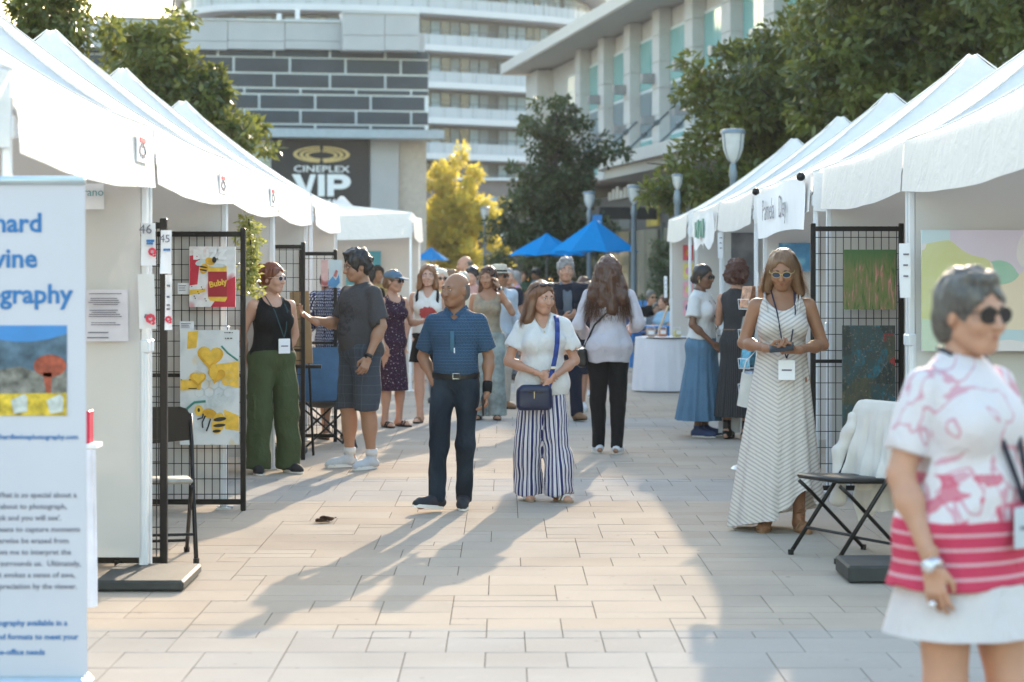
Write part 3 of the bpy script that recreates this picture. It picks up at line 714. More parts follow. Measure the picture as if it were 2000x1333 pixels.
# ================================================================== pop-up tents
def canopy_mat():
    n = Nodes('tent_fabric'); c = n.mix(n.step(n.noise(3, 4, .6), .35, .7), (.76, .76, .765), (.81, .81, .805))
    n.fin(c, .65, 0, .3); n.bump(n.noise(5, 4, .6, dist=1.2), .45, .04); n.translucent((.84, .82, .78), .30); return n.mat
FAB = canopy_mat()
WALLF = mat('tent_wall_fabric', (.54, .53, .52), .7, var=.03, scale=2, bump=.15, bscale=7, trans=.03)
LEGM = mat('tent_leg_white', (.66, .69, .73), .35, .1, var=.04)
TRUSS = mat('tent_truss', (.55, .57, .6), .4, .2)
BLACKM = mat('black_steel', (.010, .0095, .0095), .42, .2, var=.3, scale=14)
def tent(label, cx, cy, w, d, group, ez=2.39, pz=3.45, vh=.30, aisle=1, walls=('far', 'back'), seed=0, hem=None, aisle_drop=0.0, concave=1.28):
    """aisle: +1 when the walk lies on its +x side, -1 otherwise"""
    r = random.Random(seed + 50); root = empty('popup_tent', (cx, cy, 0), 0, label, 'tent', group)
    hx, hy = w / 2, d / 2; cor = [Vector((-hx, -hy)), Vector((hx, -hy)), Vector((hx, hy)), Vector((-hx, hy))]
    nz = [[r.uniform(0, 6.28) for _ in range(3)] for _ in range(4)]
    m = MB()
    for i in range(4):
        a, b = cor[i], cor[(i + 1) % 4]
        def fn(u, v, a=a, b=b, q=nz[i]):
            e = a.lerp(b, u); vv = min(v, .982); p = e * (1 - vv)
            sag = .045 * math.sin(math.pi * min(1, v * 1.1)) * math.sin(math.pi * u) + .012 * math.sin(9 * v + q[0]) * math.sin(math.pi * u) * math.sin(7 * u + q[1])
            ez_ = ez - .03 * math.sin(math.pi * u) * (1 - v)
            return (p.x, p.y, ez_ + (pz - ez) * (v ** concave) - sag)
        m.grid(fn, 14, 14)
    rf_ = m.build('roof', FAB, root, True)
    for c_ in cor:
        m = MB(); m.tube([(c_.x * (1 - min(v, .98)), c_.y * (1 - min(v, .98)), ez + (pz - ez) * v ** concave + .004) for v in np.linspace(0, 1, 9)], .007, 5); m.build('seam', FAB, rf_, True)
    for i in range(4):
        a, b = cor[i], cor[(i + 1) % 4]; t = (b - a).normalized(); nrm = Vector((t.y, -t.x)); q = nz[i]
        drop = vh + (aisle_drop if (i == 1 and aisle > 0) or (i == 3 and aisle < 0) else 0)
        def fv(u, v, a=a, b=b, q=q, nrm=nrm, drop=drop):
            e = a.lerp(b, u); e = e + nrm * (.012 + .003 * v * math.sin(13 * u + q[0]) * math.sin(math.pi * u) + 0.004 * v * math.sin(31 * u + q[1] + 2 * v) * math.sin(math.pi * u) + .02 * v)
            return (e.x, e.y, ez - .03 * math.sin(math.pi * u) - v * (drop + .002 * math.sin(17 * u + q[2]) + .012 * math.sin(math.pi * u)))
        m = MB(); m.grid(fv, 34, 6); m.build('valance', FAB, root, True)
    for c in cor:
        x, y = c.x * .985, c.y * .985; m = MB(); m.bevbox((x, y, ez / 2 - .05), (.036, .036, ez - .10), .005); m.bevbox((x - math.copysign(.012, x), y - math.copysign(.012, y), .62), (.028, .028, 1.2), .004)
        m.box((x, y, .006), (.10, .10, .012)); m.bevbox((x, y, 1.22), (.055, .055, .07), .008); m.bevbox((x, y, ez - .22), (.06, .06, .09), .008); m.build('leg', LEGM, root)
    for sgn in (-1, 1):
        m = MB(); z1, z2 = ez - .09, ez - .25
        for k in range(4):
            y0, y1 = -hy + d * k / 4, -hy + d * (k + 1) / 4; za, zb_ = (z1, z2) if k % 2 == 0 else (z2, z1)
            m.bar((sgn * (hx - .05), y0, za), (sgn * (hx - .05), y1, zb_), .022, .012); m.bar((sgn * (hx - .065), y0, zb_), (sgn * (hx - .065), y1, za), .022, .012)
        m.build('truss', TRUSS, root)
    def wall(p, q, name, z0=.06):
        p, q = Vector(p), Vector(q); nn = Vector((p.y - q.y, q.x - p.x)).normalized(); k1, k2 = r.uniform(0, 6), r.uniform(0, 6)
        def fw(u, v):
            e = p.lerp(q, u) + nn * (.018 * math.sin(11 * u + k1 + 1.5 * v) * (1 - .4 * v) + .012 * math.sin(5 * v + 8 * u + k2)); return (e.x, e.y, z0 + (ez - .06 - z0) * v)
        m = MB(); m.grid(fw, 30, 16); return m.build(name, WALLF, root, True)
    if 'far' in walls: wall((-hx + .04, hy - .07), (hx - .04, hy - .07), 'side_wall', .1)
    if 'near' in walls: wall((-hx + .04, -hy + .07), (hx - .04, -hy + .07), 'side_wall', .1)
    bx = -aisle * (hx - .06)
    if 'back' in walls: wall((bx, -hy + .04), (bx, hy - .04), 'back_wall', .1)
    return root
LG, RG = 'white tents along the shaded side where 46 hangs', 'white tents facing row 46 across the walk'
LTX, RTX = -3.42, 3.93; LW, RW = 3.05, 3.14
TL = {}
TL['A'] = tent('white pop-up tent beside the tall photography banner, number 46 on its post', LTX, 9.33, LW, 3.04, LG, seed=1, walls=('back', 'far'), aisle_drop=.02)
TL['B'] = tent('white pop-up tent holding the bee and heart paintings on black gridwall', LTX, 12.42, LW, 3.0, LG, seed=2, pz=3.45)
TL['C'] = tent('white pop-up tent behind the red-haired woman, green vine at its corner', LTX, 15.35, LW, 2.84, LG, seed=3)
TL['D'] = tent('white pop-up tent next to the brown easel board and camp chair', LTX, 18.2, LW, 2.82, LG, seed=4)
TL['E'] = tent('last white pop-up tent of its row, beside the pink and blue posters', LTX, 21.6, LW, 3.0, LG, seed=5)
TR = {}
TR['R1'] = tent('white pop-up tent with the large pastel landscape painting on its wall', RTX, 10.38, RW, 3.04, RG, seed=11, aisle=-1)
TR['R2'] = tent('white pop-up tent with flower and dark abstract canvases on gridwall', RTX, 13.44, RW, 3.0, RG, seed=12, aisle=-1)
TR['R3'] = tent('white pop-up tent with the handwritten Pamela Dey banner', RTX, 17.05, RW, 3.05, RG, seed=13, aisle=-1)
TR['R4'] = tent('white pop-up tent with a dark grey canvas behind the curly-haired woman', RTX, 20.7, RW, 3.0, RG, seed=14, aisle=-1)
TR['R5'] = tent('white pop-up tent with a torn green-lettered strip on its valance', RTX, 23.75, RW, 2.9, RG, seed=15, aisle=-1)
TR['R6'] = tent('end pop-up tent with small bright prints above the round white table', RTX, 27.55, RW, 3.0, RG, seed=16, aisle=-1, walls=('far', 'back'))
TX1 = tent('low slack-roofed white tent standing across the end of the tent row', GX(805, 28) - 1.5, 29.5, 3.0, 3.0, None, ez=2.46, pz=2.66, vh=.34, aisle=1, walls=('far', 'back'), seed=21, concave=1.0)
TX2 = tent('far white tent with a steep pointed peak below the cinema sign', GX(668, 49), 49, 3.0, 3.0, None, ez=2.4, pz=GZ(384, 49), seed=22)

# ================================================================== hung papers, gridwalls, pictures
paper = mat('paper_white', (.74, .76, .80), .7, var=.03); ink = mat('ink_grey', (.16, .16, .20), .7); inkblue = mat('ink_blue', (.03, .16, .40), .6); inkred = mat('ink_red', (.62, .04, .08), .6); teal_ink = mat('ink_teal', (.08, .3, .32), .6)
def sheet(name, label, cat, px0, py0, px1, py1, Y, mt=paper, lean=0.0, th=.004, group=None, curl=.01):
    """a hanging sheet facing the walk, its centre at the origin of the object"""
    a, b = PT(px0, py0, Y), PT(px1, py1, Y); w, h = b.x - a.x, a.z - b.z; c = (a + b) / 2
    o = empty(name, c, 0, label, cat, group); m = MB()
    f = lambda s: (lambda u, v: ((u - .5) * w, lean * (v - .5) + curl * math.sin(3 * v + 2 * u) + s * th, (v - .5) * h))
    m.grid(f(0), 4, 6); m.grid(f(1), 4, 6); m.build('paper', mt, o, True)
    o['w'] = w; o['h'] = h; return o
def lines(o, rows, mt=ink, x0=-.4, x1=.4, seed=1, name='print_line', hh=.012, y=-.012):
    r = random.Random(seed); m = MB(); w, h = o['w'], o['h']
    for t in rows: m.box(((x0 + x1) / 2 * w - r.uniform(0, .06) * w, y, t * h), ((x1 - x0) * w * r.uniform(.72, 1), .002, hh))
    tag(m.build(name, mt, o), kind='stuff')
def ptext(o, s, u, v, size, mt, align='CENTER', y=-.014, bold=0): return text_obj('lettering', s, size, mt, o, (u * o['w'], y, v * o['h']), (R(90), 0, 0), .0008, bold, align)
s = sheet('number_sheet', 'white sheet numbered 46 tied to the first tent post', 'sign', 275, 436, 304, 519, 10.75); ptext(s, '46', -.15, .25, .07, ink); lines(s, (.08, .02), inkblue, -.1, .45)
ptext(s, 'Q', .3, -.25, .05, inkred, bold=.004)
s = sheet('number_sheet', 'white sheet numbered 45 hanging on the brown gridwall post', 'sign', 313, 450, 335, 535, 11.0, lean=.03); ptext(s, '45', -.05, .22, .06, ink); lines(s, (.05,), inkblue, -.2, .45)
s = sheet('hanging_strip', 'curled printed strip below the number 46 sheet', 'sign', 270, 536, 303, 643, 10.75, lean=-.05); lines(s, (.35, .3, -.25, -.28), ink, -.1, .35); ptext(s, 'Q', .25, -.38, .06, inkred, bold=.005)
s = sheet('hanging_strip', 'narrow printed strip below the number 45 sheet', 'sign', 322, 537, 336, 645, 11.0, lean=.02); lines(s, (.3, .1, -.05, -.12), ink, -.2, .3); ptext(s, 'Q', .05, -.35, .04, inkred, bold=.004)
s = sheet('name_card', 'small white card lettered rano clipped under the first valance', 'sign', 163, 359, 203, 409, 10.72); ptext(s, 'rano', 0, .02, .06, teal_ink)
s = sheet('info_sheet', 'grey printed information page pinned on the pale tent wall', 'notice', 168, 566, 250, 667, 10.72, mat('paper_grey', (.6, .58, .64), .7)); lines(s, [.42, .33, .29, .25, .21, .1, .06, .02, -.02, -.14, -.18], ink, -.42, .38, hh=.004); lines(s, (-.33, -.43), ink, -.42, .1, 5, hh=.007)
for k, (px0, py0, px1, py1, Y, lab) in enumerate(((264, 264, 286, 318, 10.7, 'small printed tag high on the valance above sheet 46'), (432, 341, 445, 379, 13.7, 'small printed tag on the valance above the bee painting'), (532, 367, 543, 403, 16.6, 'small printed tag on the valance above the red-haired woman'))):
    X0 = -1.865; yy = Y - .25
    o = empty('valance_tag', (X0, yy, (GZ(py0, yy) + GZ(py1, yy)) / 2), 0, lab, 'tag'); h = GZ(py0, yy) - GZ(py1, yy)
    m = MB(); m.box((0, 0, 0), (.006, .30, h)); m.build('card', paper, o)
    m = MB(); m.box((.005, 0, h * .3), (.003, .16, h * .16)); m.build('red_mark', inkred, o)
    m = MB(); [m.box((.005, math.cos(a) * .08, math.sin(a) * h * .2 - h * .08), (.003, .03, .02)) for a in np.linspace(0, 6, 10)]; tag(m.build('ring_mark', ink, o), kind='stuff')
for (px0, py0, px1, py1, Y, lab) in ((1757, 476, 1778, 582, 11.7, 'curled paper on the white post by the pastel painting'), (1402, 455, 1412, 505, 22.1, 'narrow paper strip on the post near the curly-haired woman'), (1297, 540, 1303, 582, 28.9, 'small folded card on the end tent post')):
    s = sheet('hanging_strip', lab, 'sign', px0, py0, px1, py1, Y, lean=.03); lines(s, (.3, .1, -.1), ink, -.2, .35, hh=.01)

def gridwall(label, x0, x1, Y, z0, z1, mid=None, pitch=(.125, .25), post=.035, group='black gridwalls'):
    root = empty('gridwall', ((x0 + x1) / 2, Y, 0), 0, label, 'display panel', group); hw = (x1 - x0) / 2
    for s_ in (-1, 1): m = MB(); m.bevbox((s_ * hw, 0, (z1 + .02) / 2), (post, post, z1 + .02), .004); m.build('post', BLACKM, root)
    for z in [z0, z1 - .02] + ([mid] if mid else []): m = MB(); m.box((0, 0, z), (2 * hw - post, .03, .035 if z != mid else .025)); m.build('rail', BLACKM, root)
    m = MB(); x = -hw + pitch[0]
    while x < hw - .02: m.bar((x, .004, z0), (x, .004, z1), .0055); x += pitch[0]
    z = z0 + pitch[1] / 2
    while z < z1 - .03: m.bar((-hw, -.003, z), (hw, -.003, z), .0055); z += pitch[1]
    tag(m.build('wire_grid', BLACKM, root), kind='stuff')
    return root
gridwall('black gridwall carrying the bee and can paintings', GX(250, 13.8), GX(475, 13.8), 13.8, .06, GZ(452, 13.8), .92, (.052, .104), group=None)
g1 = gridwall('dark gridwall behind the pale tent wall, its brown post bearing sheet 45', GX(178, 11.2), GX(320, 11.2), 11.2, .03, GZ(434, 11.2), None, (.06, .12), .04, None)
gridwall('black gridwall beside the pink and blue posters', GX(588, 19.5), GX(655, 19.5), 19.5, .06, GZ(492, 19.5), .95, (.075, .2), group=None)
gridwall('black gridwall carrying the flower and dark abstract canvases', GX(1588, 14.7), GX(1760, 14.7), 14.7, .06, GZ(442, 14.7), GZ(706, 14.7), (.055, .117), .036, None)
gridwall('black gridwall standing just behind the red-haired woman', GX(532, 17.6), GX(592, 17.6), 17.6, .08, GZ(478, 17.6), .95, (.06, .12), group=None)

def canvas(label, px0, py0, px1, py1, Y, mt, th=.02, name='painting', cat='painting'):
    a, b = PT(px0, py0, Y), PT(px1, py1, Y); o = empty(name, ((a.x + b.x) / 2, Y, (a.z + b.z) / 2), 0, label, cat); o['w'] = b.x - a.x; o['h'] = a.z - b.z
    m = MB(); m.box((0, 0, 0), (o['w'], th, o['h'])); m.build('canvas', mt, o); return o
def paint(o, px, Y, mt, name='motif', lift=1):
    """px: polygon in photograph pixels, laid on the canvas face"""
    o['k'] = o.get('k', 0) + 1; lift = lift + .06 * o['k']
    m = MB(); P_ = [PT(a, b, Y) for a, b in px]; m.prism([(p.x - o.location.x, p.z - o.location.z) for p in P_], lambda u, v, d: (u, d, v), -.010 - .0016 * lift, -.0095); return m.build(name, mt, o)
def ellpx(cx, cy, rx, ry, rot=0, n=20): return [(cx + rx * math.cos(t) * math.cos(R(rot)) - ry * math.sin(t) * math.sin(R(rot)), cy + rx * math.cos(t) * math.sin(R(rot)) + ry * math.sin(t) * math.cos(R(rot))) for t in np.linspace(0, 2 * math.pi, n, endpoint=False)]
def heartpx(cx, cy, s, rot=0):
    out = []
    for t in np.linspace(0, 2 * math.pi, 28, endpoint=False):
        x = 16 * math.sin(t) ** 3 / 17 * s; y = -(13 * math.cos(t) - 5 * math.cos(2 * t) - 2 * math.cos(3 * t) - math.cos(4 * t)) / 17 * s
        out.append((cx + x * math.cos(R(rot)) - y * math.sin(R(rot)), cy + x * math.sin(R(rot)) + y * math.cos(R(rot))))
    return out
def blot_mat(name, base, blobs, scale=5, soft=.12):
    n = Nodes(name); c = base
    c = n.mix(n.step(n.noise(scale * 2, 4, .6), .4, .7), base, tuple(min(1, x * 1.25) for x in base))
    for i, (col, th) in enumerate(blobs): c = n.mix(n.step(n.noise(scale, 2, .5, n.mapping((1, 1, 1), (i * 3.7 + 1, i * 1.3, i * 2.1))), th, th + soft), c, col)
    n.fin(c, .55); n.bump(n.noise(120, 2), .2, .002); return n.mat
ochre = mat('paint_ochre', (.62, .34, .03), .45, var=.25, scale=14); ochre2 = mat('paint_gold', (.72, .45, .06), .45, var=.2, scale=20); blackp = mat('paint_black', (.02, .02, .02), .5); redp = mat('paint_red', (.5, .025, .05), .45, var=.2); greenp = mat('paint_green', (.05, .22, .18), .5); wingp = mat('paint_wing', (.5, .55, .56), .5, var=.15, scale=30); whitep = mat('paint_white', (.75, .75, .76), .5); pinkp = mat('paint_pink', (.72, .30, .38), .5)
Y = 13.74
p = canvas('red and white painting of a bee on a drink can', 370, 482, 460, 600, Y, blot_mat('can_ground', (.62, .60, .60), [((.55, .04, .07), .56), ((.66, .62, .62), .62)], 5))
paint(p, [(371, 500), (392, 497), (386, 556), (371, 558)], Y, redp); paint(p, [(438, 552), (460, 540), (460, 600), (412, 600), (420, 588)], Y, redp)
paint(p, [(407, 520), (443, 520), (444, 583), (440, 590), (411, 588), (407, 582)], Y, ochre2, 'can_motif', 2); paint(p, [(407, 531), (443.5, 531), (444, 580), (407, 580)], Y, mat('paint_dark_red', (.33, .02, .03), .5), 'can_motif', 3); paint(p, ellpx(425, 519, 17, 3.5), Y, wingp, 'can_motif', 3)
paint(p, [(370, 567), (402, 564), (402, 570), (370, 577)], Y, ochre2)
for (e, mt_, l) in ((ellpx(411, 511, 10, 7, 20), ochre, 4), (ellpx(419, 508, 4, 6), blackp, 5), (ellpx(399, 525, 8, 10, 20), ochre, 4), (ellpx(398, 522, 8, 1.6, 10), blackp, 5), (ellpx(398, 528, 7.5, 1.6, 10), blackp, 5), (ellpx(394, 513, 12, 6, -15), wingp, 3)): paint(p, e, Y, mt_, 'bee_motif', l)
for k in range(9): paint(p, ellpx(375 + (k * 37) % 30, 560 + (k * 23) % 32, 1.2, 1.2, n=6), Y, blackp, 'speck', 2)
text_obj('lettering', 'BUZZ', .085, whitep, p, (GX(378, Y) - p.location.x, -.0135, GZ(506, Y) - p.location.z), (R(90), 0, 0), .001, .006)
text_obj('lettering', 'Bubly', .055, ochre2, p, (GX(410, Y) - p.location.x, -.0165, GZ(562, Y) - p.location.z), (R(90), R(-12), 0), .001, .002)
p = canvas('tall grey painting of golden hearts above a bee', 352, 645, 467, 869, Y, blot_mat('bee_ground', (.50, .53, .55), [((.64, .66, .67), .48), ((.63, .42, .08), .66), ((.14, .32, .28), .70)], 4, .08))
for q in ([(422, 712), (467, 706), (467, 758), (436, 752)], [(353, 742), (395, 744), (392, 762), (353, 762)], [(438, 800), (467, 812), (467, 842), (440, 838)], [(368, 648), (388, 646), (384, 680), (366, 682)]): paint(p, q, Y, ochre2, 'wash', 1)
for hx_ in range(4):
    for hy_ in range(3):
        c0 = (390 + hx_ * 19 + (hy_ % 2) * 9.5, 735 + hy_ * 16); m = MB(); P_ = [PT(c0[0] + 10 * math.sin(R(60 * k)), c0[1] + 10 * math.cos(R(60 * k)), Y) for k in range(7)]
        m.tube([(q.x - p.location.x, -.0112, q.z - p.location.z) for q in P_], .0012, 4); m.build('comb_line', wingp, p)
paint(p, heartpx(411, 697, 27, 5), Y, ochre, 'heart', 3); paint(p, heartpx(411, 694, 22, 5), Y, ochre2, 'heart', 4); paint(p, heartpx(387, 740, 17, 0), Y, ochre, 'heart', 4); paint(p, heartpx(388, 738, 13, 0), Y, ochre2, 'heart', 5); paint(p, heartpx(423, 733, 18, 12), Y, ochre, 'heart', 5); paint(p, ellpx(418, 726, 8, 15, 8), Y, ochre2, 'heart', 6)
for (e, mt_, l) in ((ellpx(423, 786, 24, 9, -18), wingp, 3), (ellpx(419, 779, 22, 5, -35), wingp, 3), (ellpx(389, 802, 8.5, 10), ochre2, 4), (ellpx(389, 801, 2.5, 4), blackp, 5), (ellpx(410, 808, 14, 9, 15), ochre, 4), (ellpx(427, 827, 12, 21, 12), ochre2, 4), (ellpx(430, 819, 12.5, 4, -8), blackp, 5), (ellpx(429, 831, 12, 3.2, -5), blackp, 5), (ellpx(424, 842, 8, 3, -5), blackp, 5)): paint(p, e, Y, mt_, 'bee_motif', l)
for q in ([(398, 808), (396, 816), (386, 819)], [(402, 812), (396, 825), (397, 836)], [(412, 818), (408, 832), (404, 842)]):
    m = MB(); m.tube([(PT(a, b, Y).x - p.location.x, -.019, PT(a, b, Y).z - p.location.z) for a, b in q], .005, 5); m.build('bee_motif', blackp, p)
m = MB(); m.tube([(PT(a, b, Y).x - p.location.x, -.012, PT(a, b, Y).z - p.location.z) for a, b in ((363, 813), (366, 798), (380, 786), (402, 784))], .009, 5); m.build('leaf_motif', greenp, p)
m = MB(); m.tube([(PT(a, b, Y).x - p.location.x, -.012, PT(a, b, Y).z - p.location.z) for a, b in ((433, 676), (446, 690), (465, 704))], .006, 5); m.build('leaf_motif', greenp, p)
for k in range(16): paint(p, ellpx(355 + (k * 29) % 30, 742 + (k * 17) % 34, 1.3, 1.0, n=6), Y, blackp, 'speck', 2)
for k in range(10): paint(p, ellpx(440 + (k * 13) % 16, 650 + (k * 11) % 22, 1.2, 1.2, n=6), Y, blackp, 'speck', 2)
# small tags clipped on the gridwall
for (a, b, c, d_, lab) in ((347, 553, 369, 575, 'small price card clipped beside the can painting'), (351, 628, 379, 645, 'small price card clipped above the heart painting')):
    s = sheet('price_card', lab, 'card', a, b, c, d_, 13.76, curl=.002); lines(s, (.25, .05, -.15), ink, -.4, .3, hh=.004)
# flower canvas, dark abstract, pastel landscape, blue, grey
def flower_mat():
    n = Nodes('flower_canvas'); o = n.xyz(); v = n.comb(n.m('MULTIPLY', o[0], 38), 0, n.m('MULTIPLY', o[2], 6)); st = n.noise(1.0, 3, .6, v, .6)
    c = n.ramp(st, [(.30, (.035, .07, .02)), (.45, (.12, .17, .05)), (.58, (.20, .17, .08)), (.66, (.45, .20, .17)), (.75, (.52, .27, .24))])
    c = n.mix(n.step(o[2], .06, .2), c, (.06, .14, .05)); n.fin(c, .5); n.bump(st, .6, .006); return n.mat
canvas('square canvas of pink flower spikes on green', 1648, 488, 1750, 605, 14.64, flower_mat())
def abstract_mat():
    n = Nodes('abstract_canvas'); v = n.mapping((9, 1, 7)); w = n.noise(2.5, 3, .6); vv = n.node('VectorMath', operation='ADD'); n.nt.links.new(v, vv.inputs[0]); n.nt.links.new(n.mapping((2, 2, 2)), vv.inputs[1])
    vo = n.node('TexVoronoi'); vo.distance = 'CHEBYCHEV'; vo.inputs['Scale'].default_value = 1.0; n.nt.links.new(v, vo.inputs['Vector']); s_ = n.xyz(vo.outputs['Color'])[0]
    c = n.ramp(s_, [(0, (.02, .035, .035)), (.25, (.03, .08, .09)), (.5, (.02, .14, .20)), (.68, (.08, .085, .05)), (.8, (.04, .26, .34)), (.9, (.38, .34, .05)), (.96, (.36, .03, .03))], 'CONSTANT')
    c = n.mix(n.step(n.noise(22, 4, .7, n.mapping((1.6, 1, .6))), .42, .62), c, (.05, .06, .05)); c = n.mix(n.m('MULTIPLY', n.step(n.noise(60, 3, .7), .58, .7), .5), c, (.4, .33, .28))
    n.fin(c, .4); n.bump(n.noise(40, 4, .7), .6, .006); return n.mat
canvas('tall dark blue abstract canvas with red and yellow patches', 1645, 636, 1748, 862, 14.64, abstract_mat())
def pastel_mat():
    n = Nodes('pastel_canvas'); v = n.node('VectorMath', operation='ADD'); w = n.node('TexNoise'); w.inputs['Scale'].default_value = 2.6; w.inputs['Detail'].default_value = 1
    n.nt.links.new(n.tc.outputs['Object'], w.inputs['Vector']); sc_ = n.node('VectorMath', operation='SCALE'); n.nt.links.new(w.outputs['Color'], sc_.inputs[0]); sc_.inputs['Scale'].default_value = 1.0
    n.nt.links.new(n.mapping((1, 1, 1.7)), v.inputs[0]); n.nt.links.new(sc_.outputs[0], v.inputs[1]); vo = n.node('TexVoronoi'); vo.inputs['Scale'].default_value = 2.3; n.nt.links.new(v.outputs[0], vo.inputs['Vector'])
    r_ = n.xyz(vo.outputs['Color'])[0]
    c = n.ramp(r_, [(0, (.26, .48, .38)), (.13, (.50, .52, .24)), (.25, (.60, .48, .56)), (.38, (.44, .55, .42)), (.5, (.64, .56, .44)), (.6, (.40, .54, .62)), (.7, (.56, .50, .62)), (.82, (.62, .60, .63)), (.92, (.46, .60, .66))], 'CONSTANT')
    c = n.mix(n.step(n.noise(9, 3, .6), .3, .8), c, n.mix(.25, c, (.66, .64, .66))); n.fin(c, .6); return n.mat
canvas('large pastel abstract landscape on the white tent wall', 1800, 450, 2110, 686, 11.72, pastel_mat())
canvas('blue painting hung beside the black gridwall', 1521, 475, 1592, 530, 18.4, blot_mat('blue_sea', (.06, .22, .40), [((.16, .40, .55), .5), ((.10, .16, .38), .62)], 7))
canvas('large dark grey canvas behind the curly-haired woman', 1428, 455, 1480, 560, 22.0, blot_mat('grey_scene', (.07, .075, .085), [((.16, .16, .17), .5)], 3))
cols = [((.55, .10, .12), (.60, .22, .05)), ((.62, .55, .20), (.6, .25, .4)), ((.70, .35, .42), (.62, .55, .2)), ((.68, .36, .44), (.10, .12, .2))]
for k, ((c1, c2), lab) in enumerate(zip(cols, ('small red and orange print, topmost of four on the end tent wall', 'small yellow print under the red one on the end tent wall', 'small pink and yellow print third down on the end tent wall', 'small pink print with a dark animal, lowest of four'))):
    y0 = 479 + k * 36; o = canvas(lab, 1334, y0, 1354, y0 + 30, 28.8, mat('print_%d' % k, c1, .6, var=.2, scale=12), .01, 'print', 'print')
    paint(o, ellpx(1345, y0 + 14, 6, 8, 20), 28.79, mat('print_b%d' % k, c2, .6))
canvas('pale pink poster with a red figure on the gridwall', 627, 508, 641, 560, 19.44, blot_mat('pink_poster', (.62, .38, .36), [((.40, .10, .10), .56)], 6), .01, 'poster', 'poster')
o = canvas('pale blue poster with a raised hand beside the pink one', 642, 508, 668, 562, 19.42, mat('pale_blue_poster', (.52, .58, .60), .6), .01, 'poster', 'poster')
paint(o, [(640, 552), (650, 540), (656, 548), (662, 536), (664, 552), (656, 562), (642, 560)], 19.415, mat('poster_blue', (.10, .25, .45), .6)); paint(o, [(651, 540), (656, 527), (660, 530), (657, 542)], 19.412, mat('poster_red', (.5, .15, .13), .6))
canvas('turquoise panel on the inside wall of the low tent', 676, 491, 744, 560, 30.8, mat('turquoise_panel', (.10, .38, .48), .6, var=.15), .01, 'poster', 'poster')
# handwritten banner on the third tent
bx = RTX - RW / 2 - .055
o = empty('name_banner', (bx, 17.05, 0), 0, 'white banner handwritten Pamela Dey clipped along the tent valance', 'banner')
m = MB(); m.grid(lambda u, v: (.012 * math.sin(9 * u + 2 * v), -1.42 + 2.84 * u, 1.95 + .40 * v + .02 * math.sin(5 * u)), 24, 6); m.build('cloth', paper, o, True)
text_obj('lettering', 'Pamela', .27, ink, o, (-.02, .95, 2.08), (R(90), 0, R(-90)), .001, -.004, xs=1.05); text_obj('lettering', 'Dey', .27, ink, o, (-.02, -.12, 2.08), (R(90), 0, R(-90)), .001, -.004, xs=1.05)
for y in (-1.4, 1.4): m = MB(); m.ball((-.02, y, 2.36), .035); m.build('clip', BLACKM, o, True)
# torn strip on the fifth tent's valance
o = empty('cloth_strip', (bx, 23.75, 0), 0, 'ragged white cloth strip with green lettering on a valance', 'banner')
m = MB(); m.grid(lambda u, v: (.02 * math.sin(14 * u + 3 * v), -1.3 + 2.4 * u, 1.93 + .38 * v + .04 * math.sin(23 * u) * (1 - v)), 30, 5); m.build('cloth', paper, o, True)
m = MB()
for k in range(4): m.box((-.03, -.5 + k * .3, 2.14), (.01, .16, .22 - .04 * (k % 2)))
tag(m.build('lettering', greenp, o), kind='stuff')
# ================================================================== roll-up banner
Y = 7.6; bw = .86; xr = GX(166, Y)
o = empty('rollup_banner', (xr - bw / 2, Y, 0), 0, 'tall white roll-up banner with blue photography lettering and a mountain photo', 'banner')
bann = mat('banner_vinyl', (.54, .54, .60), .45, var=.03, scale=2)
m = MB(); m.grid(lambda u, v: ((u - .5) * bw * (1.02 - .02 * v), .0, .10 + 1.85 * v), 8, 12); m.grid(lambda u, v: ((u - .5) * bw * (1.02 - .02 * v), .004, .10 + 1.85 * v), 8, 12); m.build('print_sheet', bann, o, True, fix=False)
m = MB(); m.tube([(-bw / 2, 0, 1.955), (bw / 2, 0, 1.955)], .017, 10); m.build('top_rail', mat('alu', (.5, .6, .66), .3, .6), o, True)
m = MB(); m.bevbox((0, 0, .05), (bw + .04, .16, .10), .02); m.build('base_case', mat('alu', (.5, .6, .66), .3, .6), o)
def bt(s, px_right, py_base, size, mt, bold=0, al='RIGHT'): return text_obj('lettering', s, size, mt, o, (GX(px_right, Y) - o.location.x, -.0022, GZ(py_base, Y)), (R(90), 0, 0), .0006, bold, al)
bt('Richard', 83, 453, .100, inkblue, .0025); bt('Levine', 73, 522, .100, inkblue, .0025); bt('Photography', 141, 592, .100, inkblue, .0025)
bt('richardlevinephotography.com', 153, 858, .026, inkblue, .0005)
tx = mat('banner_grey_text', (.20, .20, .25), .6)
for i, (s, px) in enumerate((('What is so special about a', 150), ('about to photograph,', 131), ("look and you will see'.", 120), ('means to capture moments', 157), ('otherwise be erased from', 135), ('allows me to interpret the', 139), ('that surrounds us.  Ultimately,', 158), ('it evokes a sense of awe,', 147), ('appreciation by the viewer.', 151))): bt(s, px, 972 + i * 22.3, .029, tx, .0004)
for s, px, py in (('Photography available in a', 132, 1222), ('sizes and formats to meet your', 153, 1249), ('home-office needs', 88, 1279)): bt(s, px, py, .030, inkblue, .0005)
bt('Toronto, Ontario', 95, 1330, .026, tx, .0004)
